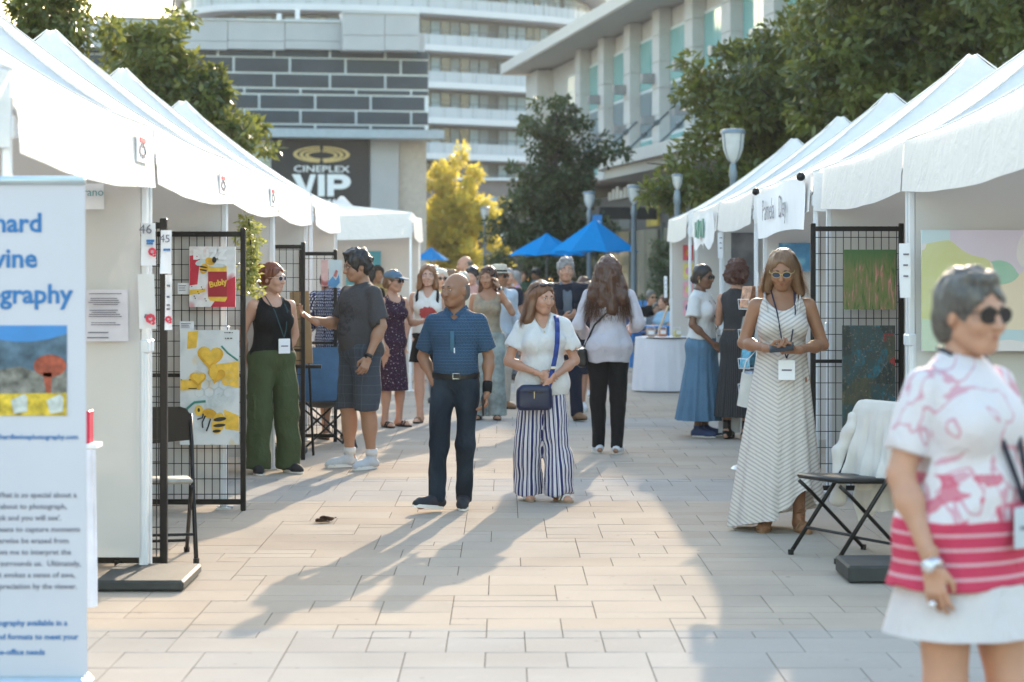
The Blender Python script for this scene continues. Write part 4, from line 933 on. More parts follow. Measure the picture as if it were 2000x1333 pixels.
# the photo on the banner : sky, mountain, red tree, yellow leaves
ph = mat('photo_sky', (.05, .22, .52), .5, var=.1); x1 = GX(131, Y) - o.location.x; x0 = -bw / 2 + .06
m = MB(); m.b2((x0, -.002, GZ(812, Y)), (x1, -.0005, GZ(636, Y))); m.build('photo_print', ph, o)
def pp(poly, mt, lift):
    m = MB(); m.prism([(GX(a, Y) - o.location.x, GZ(b, Y)) for a, b in poly], lambda u, v, d: (u, d, v), -.002 - .0007 * lift, -.002); m.build('photo_print', mt, o)
pp([(-230, 660), (-100, 668), (-60, 655), (0, 664), (30, 668), (60, 668), (95, 663), (131, 652), (131, 740), (-230, 740)], mat('photo_mountain', (.07, .12, .17), .5, var=.5, scale=16), 1)
pp([(-230, 740), (-60, 742), (0, 722), (40, 716), (80, 730), (131, 725), (131, 790), (-230, 790)], mat('photo_bush', (.18, .17, .15), .5, var=.7, scale=22), 2)
pp(ellpx(98, 715, 32, 22), mat('photo_red_tree', (.30, .06, .03), .5, var=.6, scale=30), 3); pp([(84, 728), (102, 728), (100, 775), (92, 775)], mat('photo_red_tree', (.30, .06, .03), .5), 3)
pp([(-230, 772), (131, 768), (131, 812), (-230, 812)], mat('photo_yellow', (.55, .38, .03), .5, var=.6, scale=25), 4)
for c0 in (22, 92): pp([(c0, 782), (c0 + 26, 770), (c0 + 32, 776), (c0 + 32, 804), (c0 + 6, 808)], mat('photo_white', (.5, .52, .5), .5, var=.3, scale=40), 5)
# pale table skirt and something red beside the banner
m = MB(); m.grid(lambda u, v: (GX(130, 9.3) + (GX(189, 9.3) - GX(130, 9.3)) * u, 9.3 + .02 * math.sin(14 * u + 3 * v), .08 + .72 * v), 10, 6); tag(m.build('table_skirt', mat('skirt_white', (.72, .74, .82), .8), None, True), 'white cloth skirt hanging just behind the roll-up banner', 'table cloth')
m = MB(); m.bevbox((GX(172, 9.35), 9.38, .901), (.02, .10, .15), .004); tag(m.build('book', mat('book_red', (.5, .02, .06), .5)), 'red book standing on the table behind the roll-up banner', 'book')
m = MB(); m.b2((GX(100, 9.3), 9.32, .805), (GX(187, 9.3), 9.46, .825)); tag(m.build('table_top_board', paper), 'narrow white table board under the red book', 'table')

# ================================================================== weights, chairs
wt = mat('weight_slab', (.035, .038, .037), .7, var=.25, scale=9, bump=.2)
def slab(label, px0, px1, py, dep, h):
    a, b = GP(px0, py), GP(px1, py); m = MB(); m.bevbox((0, dep / 2, h / 2 + .003), (b.x - a.x, dep, h), .012)
    q = m.build('weight_slab', wt); q.location = ((a.x + b.x) / 2, a.y, 0); tag(q, label, 'weight', 'flat black tent weights')
slab('flat dark weight slab at the foot of the post bearing 46', 182, 358, 1157, .62, .055)
slab('small black weight block below the draped folding chair', 1657, 1790, 1141, .42, .09)
slab('dark weight slab behind the red-haired woman', 520, 590, 896, .5, .06)
black_seat = mat('chair_black', (.010, .010, .0105), .4, var=.2)
def folding_chair(label, loc, heading, pad):
    c = empty('folding_chair', loc, R(heading), label, 'chair')
    for s in (-1, 1):
        m = MB(); m.tube([(s * .21, .24, .80), (s * .215, .20, .62), (s * .215, .13, .47), (s * .215, -.24, .012)], .0125, 8); m.build('leg', BLACKM, c, True)
        m = MB(); m.tube([(s * .19, -.20, .425), (s * .19, -.12, .36), (s * .19, .26, .012)], .0115, 8); m.build('leg', BLACKM, c, True)
        for yy in (-.24, .26): m = MB(); m.tube([(s * (.215 if yy < 0 else .19), yy, 0), (s * (.215 if yy < 0 else .19), yy, .03)], .017, 8); m.build('foot_cap', black_seat, c)
    m = MB(); m.tube([(-.215, -.13, .15), (.215, -.13, .15)], .009, 6); m.build('crossbar', BLACKM, c); m = MB(); m.tube([(-.19, .20, .075), (.19, .20, .075)], .009, 6); m.build('crossbar', BLACKM, c)
    m = MB(); m.bevbox((0, -.02, .445), (.40, .39, .03), .012, Matrix.Rotation(R(-3), 3, 'X')); m.build('seat', pad, c, True)
    m = MB()
    def fb(s_):
        def f(u, v):
            x = (u - .5) * .43; e = abs(u - .5) * 2; top = .84 - .05 * max(0, e - .75) ** 2 * 16; bot = .63 + .02 * e
            return (x, .225 - .03 * (1 - e * e) * -1 + s_ * .012 + (top - .7) * .06, bot + (top - bot) * v)
        return f
    m.grid(fb(-1), 14, 5); m.grid(fb(1), 14, 5); m.build('backrest', black_seat, c, True)
    return c
folding_chair('black folding chair with a seat tinted grey as if lit beside the brown gridwall post', GP(296, 1098) + Vector((0, .12, 0)), 12, mat('seat_lit_grey', (.30, .29, .26), .6, var=.25, scale=20))  # grey seat tone paints in the light on its top
ch = GP(1650, 1088) + Vector((.02, .02, 0))
folding_chair('black folding chair with a cream jacket over its back', ch, -62, black_seat)
# jacket draped on that chair
jk = empty('draped_jacket', ch, R(-62), 'cream crumpled jacket hanging over the folding chair back', 'jacket')
JP = [(.135, .42), (.165, .56), (.195, .70), (.212, .82), (.232, .868), (.262, .872), (.285, .83), (.30, .66), (.318, .46), (.33, .23)]
def drape(off):
    def f(u, v):
        t = v * (len(JP) - 1); k = min(int(t), len(JP) - 2); y, z = [p + (q - p) * (t - k) for p, q in zip(JP[k], JP[k + 1])]
        d = min(1, max(0, (.86 - z) / .5)); sg = -1 if v < .5 else 1; cor = max(0, abs(u - .5) * 2 - .72) / .28
        x = (u - .5) * (.47 + .10 * d) - (.05 * d if u < .5 else 0) + .012 * d * math.sin(9 * z + 7 * u)
        y += sg * d * (.026 * math.sin(23 * u + 1.3 + 2.2 * math.sin(4 * z)) + .012 * math.sin(51 * u + 6 * z) + .01 * math.sin(30 * z + 9 * u)) + sg * off
        z -= .045 * cor * cor + d * d * (.05 * math.sin(5.5 * u + sg) + .02 * math.sin(17 * u))
        return (x, y, z + (off if d < .1 else 0))
    return f
jmat = mat('white_jacket', (.68, .65, .62), .85, var=.05, scale=6, bump=.5, bscale=16, trans=.15)
m = MB(); m.grid(drape(.0), 60, 40); m.grid(drape(.006), 60, 40); m.build('cloth', jmat, jk, True, False)
F = Field((-.42, -.12, .10), (-.02, .46, .92), .010); F.cone((-.215, .22, .76), (-.275, .17, .55), .045, .050, .04); F.cone((-.275, .17, .55), (-.265, .13, .30), .050, .046, .03); F.disp(folds(6, .009, 38, 1.2)); surf_obj('sleeve', F.surf(), jmat, jk)

# ================================================================== vine, easel, camp chair
vr = random.Random(4); vy = 15.2; o = empty('hanging_vine', (GX(486, vy), vy, 0), 0, 'pale green leafy vine hanging at the gridwall corner', 'plant')
cs = [(vr.uniform(-.05, .05) + .03 * math.sin(i), vr.uniform(-.05, .05), GZ(430 + i * 5.2, vy)) for i in range(28)]
link('foliage', leaves_mesh(cs, [.055] * len(cs), 28, .05, .022, 9, .5), leaf_mat('vine_leaf', [(.20, .24, .06), (.32, .34, .10), (.42, .42, .16)], (.5, .5, .15), .4), o)
m = MB(); m.tube([(0, 0, GZ(428, vy)), (.02, 0, GZ(500, vy)), (0, 0, GZ(570, vy))], .006, 5); m.build('stem', bark, o)
Y = 17.9; o = empty('easel', (GX(597, Y), Y, 0), 0, 'black tripod easel holding a brown board behind the red-haired woman', 'easel')
for (px, py) in ((612, 890), (560, 880)):
    g_ = GP(px, py); m = MB(); m.tube([(0, 0, 1.45), (g_.x - o.location.x, g_.y - Y, .0)], .012, 7); m.build('leg', BLACKM, o)
m = MB(); m.tube([(0, .02, 1.45), (0, .7, 0)], .012, 7); m.build('leg', BLACKM, o)
m = MB(); m.box((-.02, -.12, .80), (.34, .03, .03)); m.build('ledge', BLACKM, o)
m = MB(); m.box((-.02, -.10, 1.14), (.17, .02, .64), Matrix.Rotation(R(-9), 3, 'X') @ Matrix.Rotation(R(-4), 3, 'Y')); tag(m.build('display_board', mat('brown_board', (.30, .19, .09), .6, var=.15, scale=5)), 'plain brown board resting on the black easel', 'board').location = (GX(595, Y), Y, 0)
Y = 18.9; o = empty('camp_chair', (GX(632, Y), Y, 0), R(20), 'blue fabric camp chair with crossed black legs behind the talking pair', 'chair')
bl = mat('camp_blue', (.04, .10, .18), .7, var=.15)
m = MB(); m.grid(lambda u, v: ((u - .5) * .5, .22 + .08 * v - .06 * math.sin(math.pi * u), .42 + .50 * v), 8, 6); m.build('backrest', bl, o, True)
m = MB(); m.grid(lambda u, v: ((u - .5) * .5, -.22 + .44 * v, .43 - .07 * math.sin(math.pi * u) * math.sin(math.pi * v)), 8, 6); m.build('seat', black_seat, o, True)
for s in (-1, 1):
    for (y0, y1) in ((-.24, .24), (.24, -.24)): m = MB(); m.tube([(s * .25, y0, .01), (s * .25, y1, .45)], .011, 6); m.build('leg', BLACKM, o)
for y0 in (-.24, .24):
    m = MB(); m.tube([(-.25, y0, .01), (.25, y0, .45)], .010, 6); m.build('leg', BLACKM, o); m = MB(); m.tube([(.25, y0, .012), (-.25, y0 + .02, .45)], .010, 6); m.build('leg', BLACKM, o)
# dry leaf on the paving
g_ = GP(628, 1021); m = MB()
for k in range(5): m.grid(lambda u, v, k=k: ((u - .5) * .11 + .012 * k, (v - .5) * .05 * math.sin(math.pi * (.1 + .8 * u)) + .012 * (k - 2), .006 + .018 * math.sin(3 * u + k) ** 2 * abs(v - .5) * 2 + .004 * k), 8, 4)
q = m.build('fallen_leaf', mat('dry_leaf', (.13, .075, .05), .8, var=.4, scale=30), None, True); q.location = g_; q.rotation_euler = (0, 0, .3); tag(q, 'curled brown dry leaf lying on the sunlit paving', 'leaf')

# ================================================================== round table, postcard rack
tb = GP(1306, 768); tb.y += .42
o = empty('round_table', tb, 0, 'round table in a white cloth reaching the ground by the end tent', 'table')
def cloth(u, v):
    a = 2 * math.pi * u; q = .40 + .035 * (1 - v) + .014 * (1 - v) * math.sin(15 * a) + .006 * math.sin(31 * a + 2 * v); return (q * 1.05 * math.cos(a), q * .9 * math.sin(a), .02 + .73 * v)
m = MB(); m.grid(cloth, 96, 8); m.lathe([(.0, .752), (.40, .751)], 40); q = m.build('tablecloth', mat('table_cloth_white', (.74, .74, .80), .8, var=.03, trans=.1), o, True)
m = MB(); m.tube([(0, 0, 0), (0, 0, .74)], .04, 8); m.lathe([(0, .735), (.39, .735), (.39, .748), (0, .748)], 24); m.build('pedestal', BLACKM, o)
for k, (dx, dy, c, lab) in enumerate(((-.22, -.15, (.45, .3, .2), 'tan card box on the round white table'), (-.05, .05, (.55, .2, .08), 'orange card box on the round white table'), (.14, -.1, (.5, .42, .12), 'yellow card holder on the round white table'))):
    e = empty('card_box', tb + Vector((dx, dy, .754)), .3 * k, lab, 'box'); m = MB(); m.bevbox((0, 0, .045), (.10, .07, .09), .006); m.build('body', mat('card_%d' % k, c, .6), e); m = MB(); m.box((0, -.037, .06), (.08, .004, .05)); m.build('card', paper, e)
    m = MB(); m.tube([(-.055, 0, .02), (-.055, 0, .13), (.055, 0, .13), (.055, 0, .02)], .005, 6); m.build('handle', LEGM, e)
m = MB(); m.tube([(0, 0, 0), (.16, .05, .42)], [.012, .018], 8); q = m.build('wooden_stick', mat('pale_wood', (.5, .38, .25), .6)); q.location = tb + Vector((-.12, .1, .755)); tag(q, 'pale wooden stick propped up on the round white table', 'stick')
Y = 16.8; o = empty('postcard_rack', (GX(1479, Y), Y, 0), .3, 'white wire postcard rack filled with cards between two women', 'card rack')
m = MB(); m.tube([(0, 0, .0), (0, 0, 1.62)], .014, 8); m.build('pole', LEGM, o); m = MB(); m.lathe([(0, .0), (.22, .0), (.2, .02), (.0, .03)], 20); m.build('base', LEGM, o)
cc = [(.45, .22, .12), (.12, .13, .12), (.08, .3, .42), (.35, .42, .55)]
for j, z in enumerate((1.42, 1.17, .93, .72)):
    for k in range(4):
        a = k * math.pi / 2 + .2; Rm = Matrix.Rotation(a, 3, 'Z'); tilt = Matrix.Rotation(R(-12), 3, 'X')
        m = MB(); m.box(Rm @ Vector((0, -.115, z)), (.13, .006, .18), Rm @ tilt); m.build('postcard', mat('postcard_%d_%d' % (j, k % 2), tuple(x * (1 if k % 2 else .7) + .03 for x in cc[j]), .4, var=.6, scale=22), o)
        m = MB(); pts = [(-.075, -.13, z - .10), (-.075, -.14, z - .02), (.075, -.14, z - .02), (.075, -.13, z - .10), (-.075, -.13, z - .10)]; m.tube([Rm @ Vector(q) for q in pts], .0035, 5); m.tube([Rm @ Vector((0, -.135, z - .1)), Rm @ Vector((0, 0, z - .1))], .0035, 5); m.build('wire_pocket', LEGM, o)
m = MB(); m.grid(lambda u, v: ((u - .5) * .22, .03 * math.sin(9 * u), .05 + .40 * v), 8, 4); m.build('cloth_drop', paper, None, True).location = (0, 0, 0)
q = bpy.data.objects['cloth_drop']; q.location = (GX(1425, 19.95), 19.95, 0); tag(q, 'white cloth hanging to the ground behind two talking women', 'table cloth')

# ================================================================== umbrellas, lamp posts, street furniture
ublue = mat('umbrella_blue', (.0, .24, .60), .9, spec=.02, var=.06, scale=1.5, trans=.25); pole_m = mat('umbrella_pole', (.10, .11, .12), .4, .4)
lampm = mat('lamp_blue_grey', (.15, .20, .25), .4, .3); lampg = mat('lamp_glass', (.60, .64, .66), .2, var=.1, trans=.2)
def umbrella(label, px, pyt, pyr, Y, rad, rot=.2):
    zt, zr = GZ(pyt, Y), GZ(pyr, Y); o = empty('patio_umbrella', (GX(px, Y), Y, 0), rot, label, 'umbrella', 'blue patio umbrellas'); n = 8
    for k in range(n):
        a0, a1 = 2 * math.pi * k / n, 2 * math.pi * (k + 1) / n
        def f(u, v):
            e = Vector((math.cos(a0), math.sin(a0), 0)).lerp(Vector((math.cos(a1), math.sin(a1), 0)), u) * rad * (1 - v * .93); sg = math.sin(math.pi * u)
            return (e.x * (1 - .03 * sg * (1 - v)), e.y * (1 - .03 * sg * (1 - v)), zr + (zt - zr) * v ** .93 + .04 * sg * (1 - v) - .05 * sg * v * (1 - v) * 2)
        m = MB(); m.grid(f, 6, 8); m.build('canopy_panel', ublue, o, True)
    m = MB(); m.lathe([(.0, zt + .05), (.05, zt + .04), (.10, zt + .0), (.16, zt - .05)], 8); m.build('vent_cap', ublue, o, True)
    m = MB(); m.tube([(0, 0, 0), (0, 0, zt + .03)], .025, 8); m.build('pole', pole_m, o)
    m = MB(); m.lathe([(0, 0), (.25, 0), (.25, .06), (.06, .10), (.05, .25), (0, .25)], 16); m.build('base', pole_m, o)
    for k in range(n): a = 2 * math.pi * k / n; m = MB(); m.tube([(0, 0, zr + .02), (.6 * rad * math.cos(a), .6 * rad * math.sin(a), zr + .4 * (zt - zr) - .03)], .01, 4); m.build('rib', pole_m, o)
umbrella('bright blue patio umbrella behind the long-haired woman', 1162, 434, 494, 49, 1.12)
umbrella('bright blue patio umbrella half hidden by another, before the dark tree', 1068, 460, 501, 52, 1.06, .5)
umbrella('small-looking blue patio umbrella beyond the low white tent', 842, 486, 510, 84, .78, .1)
def lamp(label, px, pyt, Y, sc=1.0, sign=False):
    zt = GZ(pyt, Y); o = empty('lamp_post', (GX(px, Y), Y, 0), 0, label, 'street lamp', 'grey plaza lamp posts'); h = .68 * sc
    m = MB(); m.lathe([(0, 0), (.16, 0), (.15, .1), (.085, .2), (.075, 1.0), (.055, zt - h - .25), (.075, zt - h - .2), (.06, zt - h - .1), (.05, zt - h)], 14); m.build('post', lampm, o, True)
    m = MB(); m.lathe([(.05 * sc, zt - h), (.13 * sc, zt - h + .1 * sc), (.195 * sc, zt - h + .28 * sc), (.225 * sc, zt - .13 * sc), (.23 * sc, zt - .10 * sc)], 18); m.build('lantern_glass', lampg, o, True)
    m = MB(); m.lathe([(.245 * sc, zt - .11 * sc), (.25 * sc, zt - .06 * sc), (.20 * sc, zt - .02 * sc), (0, zt)], 18); m.build('lantern_cap', lampm, o, True)
    for k in range(4): a = k * math.pi / 2 + .6; m = MB(); m.tube([(r_ * sc * math.cos(a), r_ * sc * math.sin(a), z_) for r_, z_ in ((.055, zt - h), (.125, zt - h + .1 * sc), (.195, zt - h + .28 * sc), (.235, zt - .1 * sc))], .012 * sc, 5); m.build('lantern_rib', lampm, o)
    if sign: m = MB(); m.box((.20, 0, zt - .85), (.24, .03, .50)); q = m.build('banner_sign', mat('sign_blue', (.02, .18, .48), .5), o); text_obj('lettering', 'P', .22, signwhite, o, (.15, -.02, zt - .90), (R(90), 0, 0), .003, .01)
lamp('large glass lantern lamp post above the white tents, against the oaks', 1432, 251, 33, .84)
lamp('lamp post between the blue umbrella and the dark shopfront', 1238, 361, 46, .66)
lamp('lamp post with a small blue sign above the umbrellas', 1151, 374, 51.5, .66, True)
lamp('lamp post at the edge of the golden tree', 947, 404, 86, .85)
lamp('lamp post half hidden in oak leaves above the end tent', 1323, 340, 36, .42)
# blue lounge chairs and table at the far seating area
def lounge(label, px, Y, rz, s=1.0):
    o = empty('plastic_chair', (GX(px, Y), Y, 0), rz, label, 'chair', 'blue plaza chairs'); mt = mat('chair_blue', (.015, .13, .36), .4, var=.1)
    for k in range(5): a = (k - 2) * .13; m = MB(); m.box((a * .9, .3 + .10, .70), (.11, .025, .80), Matrix.Rotation(R(-18), 3, 'X') @ Matrix.Rotation(a * .5, 3, 'Y')); m.build('back_slat', mt, o)
    m = MB(); m.bevbox((0, -.02, .36), (.62, .56, .05), .015, Matrix.Rotation(R(-6), 3, 'X')); m.build('seat', mt, o)
    for s_ in (-1, 1):
        m = MB(); m.box((s_ * .36, 0, .58), (.13, .75, .025)); m.build('armrest', mt, o); m = MB(); m.box((s_ * .34, -.30, .29), (.09, .03, .57)); m.build('leg', mt, o); m = MB(); m.box((s_ * .34, .30, .29), (.09, .03, .57)); m.build('leg', mt, o)
lounge('blue slatted plaza chair behind the long-haired woman', 1246, 38, .5); lounge('blue slatted plaza chair beside the seated people', 1238, 41, -.3)
lounge('blue slatted plaza chair under the seated adults', 1285, 36.5, 1.5)
o = empty('cafe_table', (GX(1268, 35.5), 35.5, 0), 0, 'blue-topped low table in front of the seated people', 'table')
m = MB(); m.bevbox((0, 0, .70), (.8, .6, .04), .01); m.build('top', mat('chair_blue', (.015, .13, .36), .4), o)
for sx in (-1, 1): m = MB(); m.box((sx * .33, 0, .34), (.06, .5, .68)); m.build('leg', mat('chair_blue', (.015, .13, .36), .4), o)
o = empty('paper_cup', (GX(1257, 35.4), 35.4, .722), 0, 'white paper cup on the blue low table', 'cup'); m = MB(); m.lathe([(0, 0), (.035, 0), (.045, .13), (0, .13)], 14); m.build('body', paper, o, True); m = MB(); m.lathe([(.047, .125), (.047, .14), (0, .145)], 14); m.build('lid', paper, o, True)
# ================================================================== people
def skin_mat(name, col):
    if name in _MC: return _MC[name]
    n = Nodes(name); c = Vector(col); f = n.noise(14, 3, .6)
    cc = n.mix(n.step(f, .3, .75), tuple(c * .90), (min(1, c.x * 1.08), c.y * 1.02, c.z))
    n.fin(cc, .48, 0, .4); n.put(n.bsdf.inputs['Subsurface Weight'], .12); n.put(n.bsdf.inputs['Subsurface Radius'], (.01, .004, .002)); n.put(n.bsdf.inputs['Subsurface Scale'], .6)
    n.bump(n.noise(160, 3, .6), .12, .002); _MC[name] = n.mat; return n.mat
def hair_mat(name, dark, light):
    if name in _MC: return _MC[name]
    n = Nodes(name); f = n.noise(1, 3, .7, n.mapping((95, 95, 9))); c = n.mix(n.step(f, .3, .7), dark, light)
    n.fin(c, .38, 0, .6); n.bump(f, .55, .004); n.translucent(tuple(min(1, x * 1.5) for x in light), .25); _MC[name] = n.mat; return n.mat
def cloth_mat(name, col, var=.10, weave=.18, rough=.85, trans=0, sheen=0):
    if name in _MC: return _MC[name]
    n = Nodes(name); c = Vector(col); f = n.noise(7, 4, .6)
    cc = n.mix(n.step(f, .3, .72), tuple(c * (1 - var)), tuple(min(1, x) for x in c * (1 + var)))
    n.fin(cc, rough, 0, .25); n.cloth(weave)
    if trans: n.translucent(cc, trans)
    _MC[name] = n.mat; return n.mat
eye_w = mat('eye_white', (.62, .60, .57), .3); eye_d = mat('eye_dark', (.02, .014, .01), .2); dark_lens = mat('sunglass_lens', (.012, .012, .014), .12, spec=.6, var=.05); frame_b = mat('glasses_frame', (.02, .02, .02), .3)
SKIN = {'light': (.46, .255, .172), 'fair': (.52, .31, .225), 'tan': (.285, .145, .083), 'olive': (.35, .195, .122), 'brown': (.185, .092, .054), 'deep': (.2, .1, .06)}
def nrm(v): v = np.asarray(v, float); return v / (np.linalg.norm(v) + 1e-9)

def hand_surf(W, d, n, side, curl=.5, h=.004, sc=1.0, fist=False, spread=1.0):
    """W wrist, d along the hand, n the way the palm faces, side: +1 thumb on d x n side"""
    d = nrm(d); n = nrm(np.asarray(n, float) - d * float(np.dot(n, d))); t = np.cross(d, n) * side; W = np.asarray(W, float)
    F = Field(W - .15 * sc, W + .22 * sc * np.maximum(np.abs(d), .0) * np.sign(d) * 0 + .22 * sc, h) if False else Field(np.minimum(W - .06, W + d * .2 - .09), np.maximum(W + .06, W + d * .2 + .09), h)
    at = lambda a, b, c: W + (d * a + t * b + n * c) * sc
    M = np.stack([t, d, n], 1)
    F.cone(at(-.05, 0, 0), at(.01, 0, 0), .025 * sc, .023 * sc, .01)
    F.box(at(.048, 0, 0), (.036 * sc, .046 * sc, .0125 * sc), .012 * sc, .014, M)
    base = [(.088, .029), (.094, .0095), (.091, -.0105), (.083, -.0295)]; ln = [.070, .078, .072, .056]
    for i, ((a, b), L) in enumerate(zip(base, ln)):
        c1 = curl * (1.1 + .12 * i); b *= 1; p0 = at(a, b, 0); sp = (1.5 - i) * .06 * spread
        e1 = nrm(d * math.cos(c1) + n * math.sin(c1) + t * sp); p1 = p0 + e1 * L * .48 * sc
        c2 = c1 + curl * 1.0; e2 = nrm(d * math.cos(c2) + n * math.sin(c2) + t * sp); p2 = p1 + e2 * L * .30 * sc
        c3 = c2 + curl * .6; e3 = nrm(d * math.cos(c3) + n * math.sin(c3) + t * sp); p3 = p2 + e3 * L * .24 * sc
        r_ = (.0088, .0092, .0088, .0076)[i] * sc
        F.cone(p0 - e1 * .012 * sc, p1, r_ * 1.05, r_, .004); F.cone(p1, p2, r_, r_ * .92, .003); F.cone(p2, p3, r_ * .92, r_ * .78, .003)
    q0 = at(.022, .030, .004); q1 = at(.055, .052, .012 + .012 * curl); q2 = at(.082, .056 - .02 * curl, .016 + .03 * curl)
    F.cone(q0, q1, .014 * sc, .0105 * sc, .012); F.cone(q1, q2, .0105 * sc, .0085 * sc, .004)
    return F.surf()

class P: pass
def person(label, at, H, face, pose=None, head=None, sex='f', skin='light', res=.011, fine=.0055, top=None, bottom=None, hair=None, shoes=None, gl=None, hands=None, g=(1, 1), belly=0, bust=None, extra=None, face_feat=True, group=None, headsc=1.0, seed=1, noleg=False):
    c = P(); s = H / 1.70; c.s = s; male = sex == 'm'
    root = empty('person', at, R(face), label, 'person', group); c.root = root
    sw = .188 if male else .162
    J = {}
    for k, sx in (('a', -1), ('b', 1)):
        J['hip' + k] = (sx * .085, .0, .90); J['knee' + k] = (sx * .095, -.015, .48); J['ank' + k] = (sx * .10, .02, .085)
        J['sh' + k] = (sx * sw, .012, 1.372); J['el' + k] = (sx * (sw + .055), .035, 1.125); J['wr' + k] = (sx * (sw + .06), -.05, .885)
        J['toe' + k] = (sx * .125, -.15, .0)
    J['neck'] = (0, .02, 1.43); J['head'] = (0, -.012, 1.592)
    J.update(pose or {})
    J = {k: np.array(v, np.float32) * s for k, v in J.items()}; c.J = J
    hd = dict(yaw=0, pitch=0, roll=0); hd.update(head or {}); HM = rotm(hd['yaw'], hd['pitch'], hd['roll']); hs = s ** .5 * headsc * (1.0 if male else .965); HC = J['head']; c.HM, c.HC, c.hs = HM, HC, hs
    hp = lambda x, y, z: HC + HM @ (np.array((x, y, z), np.float32) * hs); c.hp = hp
    G = np.array
    bust = (0 if male else 1) if bust is None else bust; gx, gy = g
    def torso(F, e, k=.05):
        F.ell(G((0, .012, .945)) * s, (G((.158, .118, .125)) if male else G((.168, .125, .130))) * s * G((gx, gy, 1)) + e, k)
        F.ell(G((0, .0, 1.085)) * s, (G((.150, .108, .165)) if male else G((.130, .098, .165))) * s * G((gx, gy, 1)) + e, k)
        F.ell(G((0, .004, 1.265)) * s, (G((.168, .118, .165)) if male else G((.145, .104, .160))) * s * G(((gx + 1) / 2, gy, 1)) + e, k)
        if belly: F.ell(G((0, -.055, 1.06)) * s, G((.125, .085 + .03 * belly, .13)) * s * belly + e, k)
        if bust:
            for sx in (-1, 1): F.ell(G((sx * .072, -.078, 1.245)) * s, G((.068, .062, .068)) * s * bust + e, .04)
        for kk in 'ab':
            F.cone(J['sh' + kk] * G((.92, 1, 1)) + G((0, 0, -.012 * s)), G((0, .015, 1.36)) * s, (.052 if male else .045) * s + e * .6, .075 * s + e, .035)
            F.cone(J['sh' + kk] * G((.62, 1, 1)) + G((0, 0, .004)), J['neck'] + G((0, .01, .035 if e < 0 else .0)) * s, .040 * s + e * .8, .046 * s + e * .5, .03)
    ua = (.050, .041, .040, .027) if male else (.043, .036, .035, .0235)
    ak = (gx + 1) / 2
    def arm(F, kk, e, t0=0, t1=1, fore=True, k=.03):
        F.cone(J['sh' + kk], J['el' + kk], ua[0] * s * ak + e, ua[1] * s * ak + e, k)
        if fore:
            F.cone(J['el' + kk], J['wr' + kk], ua[2] * s * ak + e, ua[3] * s + e, k * .6)
            F.ell(J['el' + kk] * .72 + J['wr' + kk] * .28, G((1, 1, 1)) * (ua[2] * 1.12) * s * ak + e, .03)
    def leg(F, kk, e, k=.04):
        F.cone(J['hip' + kk], J['knee' + kk], .082 * s * gx + e, .056 * s * ak + e, k); F.cone(J['knee' + kk], J['ank' + kk], .054 * s * ak + e, .035 * s + e, k * .6)
        m = J['knee' + kk] * .68 + J['ank' + kk] * .32 + G((0, .016, 0)) * s; F.ell(m, G((.050, .054, .11)) * s * ak + e, .04)
    def foot(F, kk, e=0):
        a, t = J['ank' + kk], J['toe' + kk]; d = nrm((t - a) * G((1, 1, 0))); p0 = a + G((0, 0, -.035)) * s - d * .02; hl = a - d * .055 * s + G((0, 0, -.052)) * s
        F.cone(a + G((0, 0, .02)), p0, .036 * s + e, .036 * s + e, .02); F.cone(hl, p0 + d * .02, .028 * s + e, .032 * s + e, .02)
        b = t * .72 + a * G((.28, .28, 0)); F.cone(p0, b + G((0, 0, .028)) * s, .033 * s + e, .025 * s + e, .02); F.cone(b + G((0, 0, .022)) * s, t + G((0, 0, .017)) * s, .026 * s + e, .015 * s + e, .02)
        lat = np.cross(d, (0, 0, 1)); F.cone(b + lat * .022 * s + G((0, 0, .02)) * s, b - lat * .022 * s + G((0, 0, .02)) * s, .022 * s + e, .022 * s + e, .02)
    allj = np.array(list(J.values())); lo = allj.min(0) - .16; hi = allj.max(0) + .2
    # ------------------------------------------------ body
    F = Field(lo, hi, res * 1.6); torso(F, -.010)
    for kk in 'ab':
        arm(F, kk, 0)
        if not noleg: leg(F, kk, -.014 if bottom and bottom['kind'] == 'pants' else 0); foot(F, kk, -.002)
    nr = (.056 if male else .046) * s
    F.cone(J['neck'] + G((0, .012, -.03)) * s, hp(0, .022, -.06), nr * 1.08, nr, .03)
    F.v[:] = np.maximum(F.v, 0 * F.v - 1) if False else F.v
    body = [F.surf()]
    # ------------------------------------------------ head
    E = lambda p, r, k=.02, sub=False: Hd.ell(hp(*p), G(r) * hs, k * hs, HM, sub)
    C = lambda p, q, r1, r2, k=.012, sub=False: Hd.cone(hp(*p), hp(*q), r1 * hs, r2 * hs, k * hs, sub)
    Hd = Field(HC - .17 * hs, HC + .17 * hs, fine)
    jw = 1.08 if male else .95
    E((0, .018, .030), (.0755, .096, .088)); E((0, -.026, -.022), (.066 * jw, .070, .088), .03); E((0, -.050, -.088), (.036 * jw, .034, .026), .03)
    C((-.046 * jw, -.004, -.062), (-.016, -.062, -.096), .019, .017, .025); C((.046 * jw, -.004, -.062), (.016, -.062, -.096), .019, .017, .025)
    for sx in (-1, 1):
        E((sx * .040, -.066, -.028), (.026, .024, .026), .025); E((sx * .077, .012, -.008), (.010, .019, .031), .008); E((sx * .031, -.099, .006), (.019, .014, .0115), .012, True)
    C((-.040, -.078, .024), (.040, -.078, .024), .0125, .0125, .02); C((0, -.090, .012), (0, -.111, -.030), .009, .0125, .012)
    for sx in (-1, 1): E((sx * .011, -.103, -.033), (.0085, .010, .008), .008)
    C((-.018, -.0880, -.058), (.018, -.0880, -.058), .0065, .0065, .010); C((-.015, -.0870, -.069), (.015, -.0870, -.069), .0075, .0075, .010); E((0, -.108, -.0635), (.03, .012, .0016), .002, True)
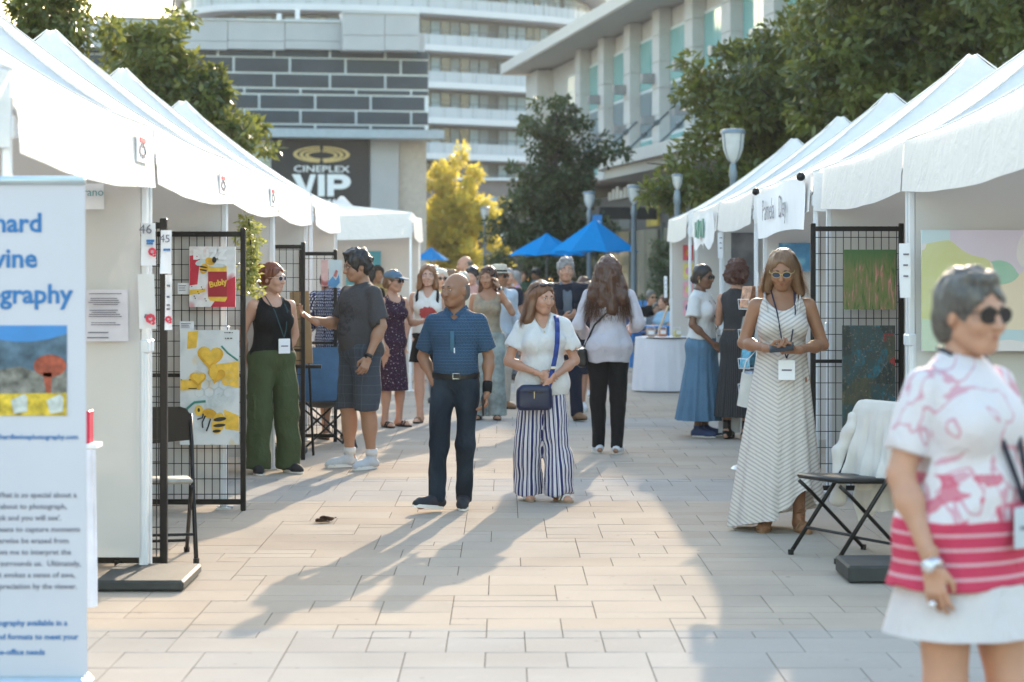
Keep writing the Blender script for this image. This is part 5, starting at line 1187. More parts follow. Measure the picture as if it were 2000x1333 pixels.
    Hd.cone(hp(0, .022, -.055), J['neck'] + G((0, .012, -.02)) * s, nr, nr * 1.05, .03)
    body.append(Hd.surf())
    # ------------------------------------------------ hands
    hands = hands or {}
    for kk, sx in (('a', -1), ('b', 1)):
        hh = dict(dir=None, n=(-sx, 0, 0), curl=.35, hide=False, side=None); hh.update(hands.get(kk, {}))
        if hh['hide']: continue
        d = nrm(J['wr' + kk] - J['el' + kk]) if hh['dir'] is None else nrm(hh['dir'])
        n_ = nrm(np.asarray(hh['n'], float) - d * float(np.dot(hh['n'], d))); tt = np.cross(d, n_)
        sd = hh['side'] if hh['side'] is not None else (1 if np.dot(tt, (0, -1, .3)) > 0 else -1)
        body.append(hand_surf(J['wr' + kk], d, n_, sd, hh['curl'], max(.0040, fine * .8), s * (1.0 if male else .9)))
    bm_ = skin_mat('skin_' + skin, SKIN[skin])
    surf_obj('body', surf_join(body), bm_, root)
    # ------------------------------------------------ face
    if face_feat:
        lipm = mat('lip_' + skin, tuple(x * y for x, y in zip(SKIN[skin], (.80, .50, .50))), .45); browm = (hair or {}).get('brow') or mat('brow_dark', (.035, .025, .02), .8)
        for sx in (-1, 1):
            if not (gl and gl.get('dark')):
                m = MB(); m.cur = 0; m.ball((0, 0, 0), (.0130 * hs, .0075 * hs, .0052 * hs), 10, 6); m.cur = 1; m.ball((0, -.0042 * hs, .0006), (.0054 * hs, .0046 * hs, .0052 * hs), 8, 5)
                q = m.build('eye', [eye_w, eye_d], root, True, False); q.location = hp(sx * .031, -.0855, .006); q.rotation_euler = Matrix(HM.tolist()).to_euler()
                q.data.polygons.foreach_set('material_index', [0 if i < 60 else 1 for i in range(len(q.data.polygons))])
            m = MB(); m.tube([hp(sx * .015, -.0925, .0262), hp(sx * .030, -.0910, .0285), hp(sx * .047, -.078, .0215)], [.0036 * hs, .0042 * hs, .002 * hs], 6); m.build('eyebrow', browm, root, True)
        m = MB(); m.tube([hp(-.026, -.0875, -.0632), hp(-.008, -.0955, -.0600), hp(.008, -.0955, -.0600), hp(.026, -.0875, -.0632)], [.0012 * hs, .0034 * hs, .0034 * hs, .0012 * hs], 6); m.tube([hp(-.024, -.0875, -.0650), hp(0, -.0955, -.0680), hp(.024, -.0875, -.0650)], [.0012 * hs, .0042 * hs, .0012 * hs], 6); m.build('lips', lipm, root, True)
    # ------------------------------------------------ top garment
    sl_fold = folds(seed + 3, .0045, 34, .4)
    if top:
        t = dict(ease=.014, hem=.86, sleeve=.62, neck='crew', fold=.006, mat=None, slack=.012, name='shirt', hemflare=0); t.update(top); e = t['ease'] * s
        F = Field(lo, hi, t.get('res', res * 1.1)); torso(F, e, .05)
        if t['hemflare']: F.cone(G((0, 0, 1.05)) * s, G((0, .01, t['hem'] - .03)) * s, .12 * s * gx, (.15 + t['hemflare']) * s * gx, .06, sq=(1.05, .80, 1))
        for kk in 'ab':
            if t['sleeve'] > 0:
                f = t['sleeve']
                if f <= 1: F.cone(J['sh' + kk], J['sh' + kk] + (J['el' + kk] - J['sh' + kk]) * f, ua[0] * s * ak + e * .55, ua[1] * s * ak + e * .5 + t['slack'], .014, cap=False)
                else:
                    F.cone(J['sh' + kk], J['el' + kk], ua[0] * s * ak + e * .55, ua[1] * s * ak + e * .5 + t['slack'] * .6, .014); F.cone(J['el' + kk], J['el' + kk] + (J['wr' + kk] - J['el' + kk]) * (f - 1), ua[2] * s * ak + e * .5 + t['slack'] * .6, ua[3] * s + e * .5 + t['slack'] * .6, .014)
        F.plane((0, 0, t['hem'] * s), (0, .0, -1))
        for kk in 'ab':                # sleeve openings cut square to the arm; sleeveless: cut at the shoulder
            if t['sleeve'] <= 0:
                sx = -1 if kk == 'a' else 1; F.cone(J['sh' + kk] * G((1.10, 1, 1)) + G((sx * .035 * s, 0, .05 * s)), J['sh' + kk] * G((1.14, 1, 1)) + G((sx * .03 * s, 0, -.16 * s)), t.get('cut', .085) * s, .06 * s, .006, True)
            else:
                f = t['sleeve']; A, B_ = (J['sh' + kk], J['el' + kk]) if f <= 1 else (J['el' + kk], J['wr' + kk]); d = nrm(B_ - A); q = A + (B_ - A) * (f if f <= 1 else f - 1)
                F.cone(q + d * .004, q + d * .12, .075, .075, 0, True, cap=True)
        if t['neck'] == 'crew': F.ell(J['neck'] + G((0, -.008, .078)) * s, G((.082, .096, .070)) * s, .006, None, True)
        elif t['neck'] == 'v': F.cone(G((0, -.15, t.get('vz', 1.30))) * s, J['neck'] + G((0, -.035, .06)) * s, .008 * s, .078 * s, .006, True)
        elif t['neck'] == 'scoop': F.ell(J['neck'] + G((0, -.06, .03)) * s, G((.088, .10, .115)) * s, .006, None, True)
        elif t['neck'] == 'strap': F.ell(J['neck'] + G((0, -.0, .06)) * s, G((.115, .20, t.get('depth', .19))) * s, .006, None, True)
        F.disp(folds(seed, t['fold'] * 1.25, 15, .6)); F.disp(folds(seed + 9, t['fold'] * .5, 36, .7))
        pf = F.surf(); c.top = surf_obj(t['name'], pf, t['mat'], root)
        if t['neck'] == 'polo':
            pass
    # ------------------------------------------------ trousers, shorts
    if bottom and bottom['kind'] in ('pants', 'shorts'):
        b = dict(e0=.012, e1=.016, e2=.022, hem=.05, waist=.98, fold=.005, name='trousers'); b.update(bottom); F = Field(lo, hi, b.get('res', res * 1.15))
        F.ell(G((0, .012, .945)) * s, (G((.158, .118, .125)) if male else G((.168, .125, .130))) * s * G((gx, gy, 1)) + b['e0'], .05); F.ell(G((0, .0, 1.06)) * s, (G((.150, .108, .14)) if male else G((.130, .098, .14))) * s * G((gx, gy, 1)) + b['e0'], .04)
        for kk in 'ab':
            F.cone(J['hip' + kk] + G((0, 0, .01)), J['knee' + kk], .084 * s * gx + b['e0'], .056 * s * ak + b['e1'], .018)
            if b['hem'] < .45: F.cone(J['knee' + kk], J['ank' + kk] + G((0, 0, -.02)), .056 * s * ak + b['e1'], .037 * s + b['e2'], .02)
        for kk in 'ab': pass
        F.plane((0, 0, b['waist'] * s), (0, 0, 1))
        if b['hem'] < .45:
            for kk in 'ab': d = nrm(J['ank' + kk] - J['knee' + kk]); q = J['ank' + kk] - d * (b['hem'] - .05) * s; F.cone(q + d * .035, q + d * .2, .2, .2, 0, True, cap=True)
        else: F.plane((0, 0, b['hem'] * s), (0, 0, -1))
        F.disp(folds(seed + 20, b['fold'] * 1.25, 17, .7)); F.disp(folds(seed + 21, b['fold'] * .65, 38, 1.0))
        pf = F.surf(); at_ = None
        if b.get('stripe'):
            P_ = pf[0]; zz = P_[:, 2]; cxs = []
            for kk in 'ab': cxs.append(np.interp(zz, [J['ank' + kk][2], J['knee' + kk][2], J['hip' + kk][2]], [J['ank' + kk][0], J['knee' + kk][0], J['hip' + kk][0]]))
            cys = [np.interp(zz, [J['ank' + kk][2], J['knee' + kk][2], J['hip' + kk][2]], [J['ank' + kk][1], J['knee' + kk][1], J['hip' + kk][1]]) for kk in 'ab']
            lft = P_[:, 0] < (cxs[0] + cxs[1]) / 2; cxx = np.where(lft, cxs[0], cxs[1]); cyy = np.where(lft, cys[0], cys[1]); at_ = np.arctan2(P_[:, 0] - cxx, -(P_[:, 1] - cyy))
        c.bottom = surf_obj(b['name'], pf, b['mat'], root, at_)
    if bottom and bottom['kind'] == 'skirt':
        b = dict(z0=1.02, z1=.30, r0=(.135, .105), r1=(.24, .20), n=11, amp=.06, pw=1.0, cx=(0, 0), name='skirt', hemv=None); b.update(bottom); rr = random.Random(seed); ph = [rr.uniform(0, 6.28) for _ in range(4)]
        def fs(u, v):
            a = 2 * math.pi * u; t_ = v ** b['pw']; q = b['amp'] * v ** .8 * (math.sin(b['n'] * a + ph[0] + .8 * math.sin(3 * a + ph[1])) * .6 + .4 * math.sin((b['n'] * 2 - 3) * a + ph[2] + 1.5 * v))
            hip = b.get('hip', 0) * math.exp(-((v - b.get('hipv', .12)) / .10) ** 2)
            rx = b['r0'][0] + (b['r1'][0] - b['r0'][0]) * t_ + hip; ry = b['r0'][1] + (b['r1'][1] - b['r0'][1]) * t_ + hip
            z = b['z0'] + (b['z1'] - b['z0']) * v
            if b['hemv']: z += b['hemv'](a) * v ** 3
            return ((b['cx'][0] * v + rx * (1 + q) * math.sin(a)) * s, (b['cx'][1] * v - ry * (1 + q) * math.cos(a) + .008) * s, z * s)
        m = MB(); m.grid(fs, 110, 30); c.bottom = m.build(b['name'], b['mat'], root, True)
    # ------------------------------------------------ shoes
    if shoes:
        for kk in 'ab':
            a, t_ = J['ank' + kk], J['toe' + kk]; dz = float(t_[2]); F = Field(np.minimum(a, t_) - .14, np.maximum(a, t_) + .14, .006 if res < .013 else .009); kind = shoes['kind']
            if kind == 'none': continue
            d = nrm(t_ - (a - G((0, 0, .085 * s)) )); lat = nrm(np.cross(d, (0, 0, 1))); up = np.cross(lat, d); hl = a - G((0, 0, .085 * s)); Lf = np.linalg.norm(t_ - hl)
            at2 = lambda x, y, z: hl + d * x + lat * y + up * z
            M_ = np.stack([lat, d, up], 1)
            if kind in ('sneaker', 'shoe', 'boot'):
                F.cone(at2(-.035, 0, .045), at2(.03, 0, .055), .036 * s, .042 * s, .03); F.cone(at2(.03, 0, .055), at2(Lf * .72, 0, .034), .042 * s, .038 * s, .03); F.cone(at2(Lf * .62, .012, .032), at2(Lf * .95, 0, .026), .036 * s, .026 * s, .03); F.cone(at2(.0, 0, .05), a + up * (.03 if kind != 'boot' else .10), .04 * s, .040 * s, .02)
                zc = at2(0, 0, .012); F.plane(zc, -up)
                F.cone(a + up * (.030 if kind != 'boot' else .10), a + up * .2, .06, .06, 0, True, cap=True)
            else:                      # sandal straps
                for x in (Lf * .62, Lf * .38): F.cone(at2(x, -.042 * s, .02), at2(x, -.02 * s, .058 if x < Lf * .5 else .05), .008, .008, .006, cap=False); F.cone(at2(x, -.02 * s, .058 if x < Lf * .5 else .05), at2(x, .02 * s, .058 if x < Lf * .5 else .05), .009, .009, .006); F.cone(at2(x, .042 * s, .02), at2(x, .02 * s, .058 if x < Lf * .5 else .05), .008, .008, .006)
            so = surf_obj('shoe' if kind in ('sneaker', 'shoe', 'boot') else 'sandal', F.surf(), shoes['mat'], root)
            m = MB(); oz = []
            for i in range(24):
                an = 2 * math.pi * i / 24; x = math.cos(an); y = math.sin(an); xx = -.06 * s + (Lf + .075 * s) * (.5 + .5 * x); w_ = (.036 + .010 * (.5 + .5 * x) - (.012 if abs(x) > .9 else 0)) * s * 1.06; oz.append((xx, y * w_))
            m.prism(oz, lambda u, v, q: tuple(at2(u, v, q)), -.0 + .001, .026 * s if kind == 'sneaker' else .018 * s); m.build('sole', shoes.get('sole', BLACKM), so)
    # ------------------------------------------------ hair
    if hair and hair['kind'] != 'none':
        kd = hair['kind']; F = Field(HC - .26 * hs - G((0, 0, hair.get('len', 0) * .8)), HC + .24 * hs, fine * 1.15); th = hair.get('th', .014)
        Eh = lambda p, r, k=.02, sub=False: F.ell(hp(*p), G(r) * hs, k * hs, HM, sub)
        Eh((0, .020, .036), (.078 + th, .098 + th, .088 + th)); Eh((0, .045, -.02), (.074 + th * .8, .07 + th, .07))
        if kd == 'bald':
            Eh((0, -.02, .085), (.10, .16, .075), .01, True); Eh((0, -.085, .0), (.095, .085, .16), .01, True)
        else:
            hl = hair.get('line', .078)
            Eh((hair.get('part', 0), -.100, hl - .098), (.067, .062, .100), .012, True); Eh((0, -.075, -.060), (.088, .070, .105), .012, True)
            for sx in (-1, 1): Eh((sx * .085, -.0, -.035 if kd == 'short' else -.20), (.03, .032, .04), .008, True) if hair.get('ears') else None
        if kd == 'short': F.plane(hp(0, .05, -.085), HM @ G((0, .25, -1)))
        for bl_ in hair.get('blobs', []): Eh(*bl_)
        for cn in hair.get('cones', []): F.cone(hp(*cn[0]), hp(*cn[1]), cn[2] * hs, cn[3] * hs, .03)
        F.disp(folds(seed + 31, hair.get('rough', .004), 70, .25)); F.disp(folds(seed + 32, hair.get('rough', .004) * .7, 130, .2))
        hpf = F.surf(); hob = surf_obj('hair', hpf, hair['mat'], root)
        if res < .0125 and kd != 'bald' and len(hpf[0]) > 50:
            rg = np.random.default_rng(seed); nfly = hair.get('fly', 260); ii = rg.integers(0, len(hpf[0]), nfly); p0 = hpf[0][ii]; out = p0 - (HC + HM @ G((0, .02, .0)) * hs); out /= np.linalg.norm(out, axis=1)[:, None]
            dn = np.array((0, 0, -1.0)) * hair.get('fall', .9) + rg.normal(size=(nfly, 3)) * .35; side = np.cross(out, dn); side /= np.linalg.norm(side, axis=1)[:, None]; ln_ = rg.uniform(.018, .05, nfly)[:, None] * hs; vs, fs = [], []
            pp_, dd = p0 - out * .004, out * .75 + dn * .4
            for j in range(4):
                wd = .0016 * (1 - j / 3.4); vs += [pp_ - side * wd, pp_ + side * wd]; dd = dd * .75 + dn * .35; dd /= np.linalg.norm(dd, axis=1)[:, None]; pp_ = pp_ + dd * ln_ / 3
            vv = np.stack(vs, 1).reshape(-1, 3); base = np.arange(nfly)[:, None] * 8
            ff = np.concatenate([base + np.array([2 * j, 2 * j + 1, 2 * j + 3, 2 * j + 2]) for j in range(3)])
            fo = link('hair_strands', npmesh('hair_strands', vv, ff), hair['mat'], hob); tag(fo, kind='stuff')
        if hair.get('strands'):
            st = hair['strands']; rr = random.Random(seed + 5); m = MB()
            for i in range(st['n']):
                th_ = R(rr.uniform(*st['arc'])) * (1 if rr.random() < .5 else -1) if st.get('sym', True) else R(rr.uniform(*st['arc']))
                L_ = st['len'] * rr.uniform(.72, 1.05); w0 = rr.uniform(.9, 1.12); wav = rr.uniform(.3, 1) * st.get('wave', .012); ph = rr.uniform(0, 6.28); pts = []
                ct, sn = math.sin(th_), math.cos(th_)      # th 0 = back, 90 = side
                for j in range(13):
                    q = j / 12
                    if q < .3: an = q / .3 * math.pi / 2; x, y, z = ct * .092 * math.sin(an) * w0, .02 + sn * .115 * math.sin(an) * w0, .035 + .10 * math.cos(an)
                    else:
                        f = (q - .3) / .7; fl = st.get('flare', .35) * f; x = ct * (.092 * w0 + fl * .16) + wav * math.sin(7 * f + ph); y = .02 + sn * (.115 * w0 + fl * .03) + wav * math.cos(6 * f + ph); z = .035 - L_ * f
                    v_ = hp(x, y, z) if q < .3 else HC + (HM @ G((x, y, 0.0))) * hs + G((0, 0, z)) * hs
                    pts.append(v_)
                wd = rr.uniform(.0018, .0042)
                for j in range(12):
                    a_, b_ = Vector(pts[j]), Vector(pts[j + 1]); sd = Vector((-(sn), ct, 0)).normalized(); sd = Vector((HM @ G((sn, -ct, 0))).tolist()) * wd * (1 - .06 * j)
                    m.add([a_ - sd, a_ + sd, b_ + sd * .95, b_ - sd * .95], [(0, 1, 2, 3)])
            tag(m.build('hair_strands', hair['mat'], hob, True, False), kind='stuff')
    # ------------------------------------------------ glasses
    if gl:
        q = empty('glasses', (0, 0, 0)); q.parent = root; w, hgt = gl.get('size', (.026, .019)); fm = gl.get('frame', frame_b); yy, zz = gl.get('at', (-.104, .004)); tilt = gl.get('top', False)
        fp = (lambda x, y, z: hp(x, y + (.001 if gl.get('dark') else .008), z + .0)) if not tilt else (lambda x, y, z: hp(x, y + .045 + (z) * -.35, z + .088))
        for sx in (-1, 1):
            ring = [fp(sx * .033 + w * math.cos(a), yy + .010 * (abs(math.cos(a) * sx + 1) * .4), zz + hgt * math.sin(a) * (1.0 if math.sin(a) > 0 else 1.05)) for a in np.linspace(0, 2 * math.pi, 15)]
            m = MB(); m.tube(ring, .0019 * hs, 5); m.build('rim', fm, q, True)
            if gl.get('dark'): m = MB(); m.add(ring[:-1], [tuple(range(14))]); m.build('lens', gl.get('lens', dark_lens), q)
            m = MB(); m.tube([fp(sx * (.033 + w), yy + .008, zz + .006), fp(sx * .078, yy + .03, zz + .007), fp(sx * .083, .01, zz + .004)], .0021 * hs, 5); m.build('temple', fm, q, True)
        m = MB(); m.tube([fp(-.010, yy, zz + .004), fp(0, yy - .004, zz + .007), fp(.010, yy, zz + .004)], .0018 * hs, 5); m.build('bridge', fm, q, True)
    c.world = lambda p: root.matrix_basis @ Vector([float(x) for x in p])
    c.fwd = root.matrix_basis
    if extra: extra(c)
    return c
def under(c, name, mb, mt, smooth=True): return mb.build(name, mt, c.root, smooth)
def held(c, name, mb, mt, label, cat, loc=None, rot=None):
    """a thing carried by a person: its own top-level object standing in the person's frame"""
    o = empty(name, c.root.location, c.root.rotation_euler.z, label, cat); mb.build('body', mt, o, True); return o
# ------------------------------------------------------------------ cloth patterns
def shirt_geo():
    n = Nodes('blue_geometric_shirt'); o = n.xyz(); u = n.m('MULTIPLY', o[0], 46); w = n.m('MULTIPLY', o[2], 46)
    row = n.m('FLOOR', w); fu = n.m('FRACT', n.m('ADD', u, n.m('MULTIPLY', n.m('MODULO', row, 2), .5))); fw = n.m('FRACT', w)
    ring = n.m('ABSOLUTE', n.m('SUBTRACT', n.m('ADD', n.m('POWER', n.m('SUBTRACT', fu, .5), 2), n.m('POWER', n.m('SUBTRACT', fw, .5), 2)), .09)); f = n.m('LESS_THAN', ring, .045)
    c = n.mix(f, (.014, .036, .072), (.050, .115, .195)); f2 = n.m('LESS_THAN', fw, .13); c = n.mix(f2, c, (.065, .14, .225))
    n.fin(n.mix(n.step(n.noise(6, 3), .35, .7), c, n.mix(.25, c, (.02, .04, .08))), .8, 0, .25); n.cloth(.2); return n.mat
def stripe_pants():
    n = Nodes('striped_trousers'); a = n.node('Attribute', attribute_name='pu').outputs['Fac']; u = n.m('MULTIPLY', a, 8.0)
    s1 = n.m('SINE', n.m('MULTIPLY', u, 2.6)); s2 = n.m('SINE', n.m('ADD', n.m('MULTIPLY', u, 6.1), 1.0)); f = n.m('GREATER_THAN', n.m('ADD', s1, n.m('MULTIPLY', s2, .65)), .02)
    n.fin(n.mix(f, (.60, .58, .62), (.024, .028, .11)), .75, 0, .25); n.cloth(.2); return n.mat
def floral():
    n = Nodes('plum_floral'); v = n.voronoi(55); v2 = n.voronoi(32)
    c = n.mix(n.m('LESS_THAN', v, .22), (.030, .012, .026), (.16, .08, .13)); c = n.mix(n.m('LESS_THAN', v2, .16), c, (.42, .36, .40)); n.fin(c, .8, 0, .2); n.cloth(.2); return n.mat
def dashes():
    n = Nodes('navy_dash_shirt'); o = n.xyz(); th = n.m('ARCTAN2', o[0], o[1]); u = n.m('MULTIPLY', th, 9.5); w = n.m('MULTIPLY', o[2], 34); row = n.m('FLOOR', w)
    fu = n.m('FRACT', n.m('ADD', n.m('ADD', u, n.m('MULTIPLY', n.m('MODULO', row, 2), .5)), n.m('MULTIPLY', n.m('FRACT', w), .25))); fw = n.m('FRACT', w)
    f = n.m('MULTIPLY', n.m('LESS_THAN', n.m('ABSOLUTE', n.m('SUBTRACT', fu, .5)), .15), n.m('LESS_THAN', n.m('ABSOLUTE', n.m('SUBTRACT', fw, .5)), .36)); n.fin(n.mix(f, (.012, .02, .075), (.58, .62, .70)), .8, 0, .2); n.cloth(.2); return n.mat
def chevron():
    n = Nodes('striped_linen'); o = n.xyz(); ax = n.m('ABSOLUTE', n.m('ADD', o[0], .03)); t = n.m('ADD', o[2], n.m('MULTIPLY', ax, -.62)); t = n.m('ADD', t, n.m('MULTIPLY', n.noise(7, 2), .02))
    f = n.step(n.m('SINE', n.m('MULTIPLY', t, 235)), .1, .5); n.fin(n.mix(f, (.68, .635, .60), (.45, .42, .405)), .85, 0, .2); n.cloth(.2); n.translucent((.5, .48, .44), .12); return n.mat
def tree_tank():
    n = Nodes('tree_print_tank'); o = n.xyz(); dx = n.m('POWER', n.m('MULTIPLY', n.m('SUBTRACT', o[0], .01), 1.0), 2); dz = n.m('POWER', n.m('MULTIPLY', n.m('SUBTRACT', o[2], 1.19), 1.35), 2)
    d = n.m('ADD', n.m('SQRT', n.m('ADD', dx, dz)), n.m('MULTIPLY', n.m('SUBTRACT', n.noise(28, 3, .7), .5), .09)); c = n.mix(n.m('LESS_THAN', d, .095), (.66, .62, .57), (.42, .06, .06))
    c = n.mix(n.m('MULTIPLY', n.m('LESS_THAN', n.m('ABSOLUTE', n.m('SUBTRACT', o[0], .012)), .006), n.m('MULTIPLY', n.m('LESS_THAN', o[2], 1.17), n.m('GREATER_THAN', o[2], 1.06))), c, (.09, .04, .03)); n.fin(c, .85); n.cloth(.2); return n.mat
def pink_tee():
    n = Nodes('pink_swirl_tee'); o = n.xyz(); w = n.noise(5.5, 2, .4, None, 1.6); f = n.m('LESS_THAN', n.m('ABSOLUTE', n.m('SUBTRACT', w, .5)), .022); c = n.mix(n.m('MULTIPLY', f, .6), (.68, .64, .67), (.58, .16, .25))
    b2 = n.m('MULTIPLY', n.m('GREATER_THAN', n.noise(8, 2, .4, n.mapping((1, 1, 1), (4, 1, 2)), 1.2), .55), n.m('MULTIPLY', n.m('LESS_THAN', o[2], 1.05), n.m('GREATER_THAN', o[2], .90))); c = n.mix(n.m('MULTIPLY', b2, .75), c, (.58, .07, .14))
    st = n.m('GREATER_THAN', n.m('FRACT', n.m('MULTIPLY', n.m('ADD', o[2], n.m('MULTIPLY', o[0], .0)), 25)), .22); low = n.m('LESS_THAN', n.m('ADD', o[2], n.m('MULTIPLY', n.noise(6, 2), .03)), .935)
    c = n.mix(low, c, n.mix(st, (.66, .40, .44), (.56, .055, .115))); n.fin(c, .8, 0, .2); n.cloth(.2); n.translucent(c, .12); return n.mat
def plaid():
    n = Nodes('navy_plaid'); o = n.xyz(); l = n.m('ADD', n.m('LESS_THAN', n.m('FRACT', n.m('MULTIPLY', o[0], 17)), .06), n.m('LESS_THAN', n.m('FRACT', n.m('MULTIPLY', o[2], 13)), .05)); l2 = n.m('LESS_THAN', n.m('FRACT', n.m('MULTIPLY', o[0], 8.5)), .35)
    c = n.mix(l2, (.034, .044, .060), (.040, .052, .070)); c = n.mix(n.m('MULTIPLY', n.m('MINIMUM', l, 1), .32), c, (.14, .17, .20)); n.fin(c, .85); n.cloth(.2); return n.mat
def pinstripe():
    n = Nodes('black_pinstripe'); o = n.xyz(); th = n.m('ARCTAN2', o[0], n.m('MULTIPLY', o[1], 1)); f = n.m('LESS_THAN', n.m('FRACT', n.m('MULTIPLY', th, 8)), .16); n.fin(n.mix(f, (.018, .018, .02), (.075, .075, .08)), .85); n.cloth(.2); return n.mat
def graphic_tee():
    n = Nodes('grey_graphic_tee'); o = n.xyz(); m_ = n.m('MULTIPLY', n.m('LESS_THAN', n.m('ABSOLUTE', n.m('ADD', o[0], -.02)), .085), n.m('MULTIPLY', n.m('GREATER_THAN', o[2], 1.10), n.m('LESS_THAN', o[2], 1.38)))
    c = n.mix(n.m('MULTIPLY', m_, n.step(n.noise(24, 4, .7), .42, .6)), (.060, .058, .062), (.026, .025, .027)); n.fin(n.mix(n.step(n.noise(5, 3), .35, .7), c, n.mix(.3, c, (.05, .05, .05))), .9, 0, .2); n.cloth(.2); return n.mat
def denim(name, col, fade):
    n = Nodes(name); o = n.xyz(); f = n.m('MULTIPLY', n.step(n.noise(4.5, 3, .5, n.mapping((1, 1, .5))), .42, .68), .75); c = n.mix(f, col, fade); n.fin(c, .8, 0, .2); n.cloth(.2); return n.mat
whitecloth = cloth_mat('white_blouse', (.74, .74, .73), .04, .15, trans=.18); lilacshirt = cloth_mat('lilac_linen', (.62, .59, .64), .05, .3, trans=.2); navy = cloth_mat('navy_cloth', (.011, .015, .030)); blackc = cloth_mat('black_cloth', (.007, .007, .008)); olivec = cloth_mat('olive_cotton', (.055, .075, .034), .12, .25); greyc = cloth_mat('grey_cloth', (.16, .17, .19))
leather = mat('black_leather', (.009, .009, .010), .35, var=.2); white_sh = mat('white_sneaker', (.60, .62, .65), .6, var=.08, scale=20); sole_w = mat('sole_white', (.70, .68, .64), .6); tan_l = mat('tan_leather', (.22, .12, .06), .5)
h_black = hair_mat('black_hair', (.012, .010, .010), (.035, .028, .026)); h_grey = hair_mat('grey_hair', (.16, .16, .165), (.42, .42, .43)); h_dgrey = hair_mat('dark_grey_hair', (.06, .055, .05), (.17, .16, .15)); h_red = hair_mat('red_hair', (.11, .028, .010), (.26, .075, .025)); h_brown = hair_mat('brown_hair', (.045, .020, .011), (.15, .060, .028)); h_lbrown = hair_mat('light_brown_hair', (.13, .070, .036), (.30, .17, .085)); h_auburn = hair_mat('auburn_curls', (.045, .014, .010), (.13, .045, .028)); h_blond = hair_mat('white_blond_hair', (.45, .40, .33), (.68, .63, .55)); h_ginger = hair_mat('ginger_hair', (.16, .07, .028), (.36, .17, .07))
def band(c, name, z0, z1, e, mt, male=True, gx=1, gy=1):
    s = c.s; m = MB(); r0 = np.array((.158, .118) if male else (.168, .125))
    f = lambda k: (lambda u, v: tuple(np.array((math.sin(2 * math.pi * u) * ((.150 if male else .14) * gx + e + k) * s, -math.cos(2 * math.pi * u) * ((.112 if male else .108) * gy + e + k) * s + .006 * s, (z0 + (z1 - z0) * v) * s))))
    m.grid(f(0), 48, 2); m.grid(f(-.006), 48, 2); return under(c, name, m, mt)
def lanyard(c, zb, card=True, x0=0, mt=None, front=-.135, badge_mat=None, rad=.0045):
    s = c.s; m = MB(); n0 = c.J['neck']; mt = mt or mat('lanyard_dark', (.02, .02, .035), .7)
    for sx in (-1, 1): m.tube([n0 + V(sx * .055, .05, .05) * s, n0 + V(sx * .07, -.01, .035) * s, V(x0 + sx * .055, -.115, 1.33) * s, V(x0 + sx * .02, front, zb + .16) * s, V(x0, front - .005, zb + .10) * s], rad, 6)
    under(c, 'lanyard', m, mt)
    if card: m = MB(); m.bevbox(V(x0, front - .012, zb + .03) * s, (.10 * s, .006, .12 * s), .002); q = under(c, 'badge', m, badge_mat or paper, False); m = MB(); m.box(V(x0, front - .0165, zb + .03) * s, (.06 * s, .002, .010 * s)); m.build('badge_print', ink, q)
def watch(c, kk, mt=leather):
    a, b = c.J['el' + kk], c.J['wr' + kk]; d = nrm(b - a); p = b - d * .02; m = MB(); m.tube([p - d * .014, p + d * .014], .031 * c.s, 12); q = under(c, 'watch', m, mt); m = MB(); o_ = np.cross(d, (0, 0, 1)); m.bevbox(p + nrm(V(.0, -1, 0)) * .031 * c.s, (.03, .012, .034), .003); m.build('watch_face', BLACKM, q)

def socks(c):
    for kk in 'ab': m = MB(); m.tube([c.J['ank' + kk] + V(0, 0, .02), c.J['ank' + kk] + V(0, 0, .075)], .047 * c.s, 14); under(c, 'sock', m, whitecloth)

# ------------------------------------------------------------------ 1 man in the blue shirt
def ex(c):
    s = c.s; band(c, 'belt', .955, .997, .031, leather, True, .97, 1.05)
    m = MB(); z = .976; y = -.151
    m.tube([V(.005, y, z + .02) * s, V(.055, y, z + .02) * s, V(.055, y, z - .02) * s, V(.005, y, z - .02) * s, V(.005, y, z + .02) * s], .0045, 6); under(c, 'belt_buckle', m, mat('buckle', (.6, .55, .42), .25, .9))
    for sx in (-1, 1): m = MB(); n0 = c.J['neck']; m.add([n0 + V(sx * .004, -.083, -.012) * s, n0 + V(sx * .068, -.045, .045) * s, n0 + V(sx * .080, -.070, .0) * s, n0 + V(sx * .046, -.108, -.038) * s], [(0, 1, 2, 3)]); m.add([n0 + V(sx * .068, -.045, .045) * s, n0 + V(sx * .072, .02, .055) * s, n0 + V(sx * .095, .02, .02) * s, n0 + V(sx * .080, -.070, .0) * s], [(0, 1, 2, 3)]); under(c, 'collar', m, c.top.data.materials[0])
    m = MB(); m.bevbox(V(.0, -.158, 1.225) * s, (.028 * s, .006, .15 * s), .002); under(c, 'placket', m, mat('placket_teal', (.04, .12, .18), .7)); m = MB(); m.box(V(.018, -.166, 1.16) * s, (.008, .003, .035)); under(c, 'shirt_tag', m, paper, False)
    a, b = c.J['elb'], c.J['wrb']; d = nrm(b - a); m = MB(); m.tube([b - d * .075, b - d * .04, b + d * .0], [.036 * s, .036 * s, .033 * s], 14); under(c, 'wristband', m, blackc)
    w = c.J['wrb'] + V(-.02, -.045, -.085) * s; m = MB(); m.bevbox(w, (.014, .075, .145), .006, Matrix.Rotation(R(20), 3, 'X')); held(c, 'phone', m, frame_b, 'black phone in the hand of the man in the blue shirt', 'phone')
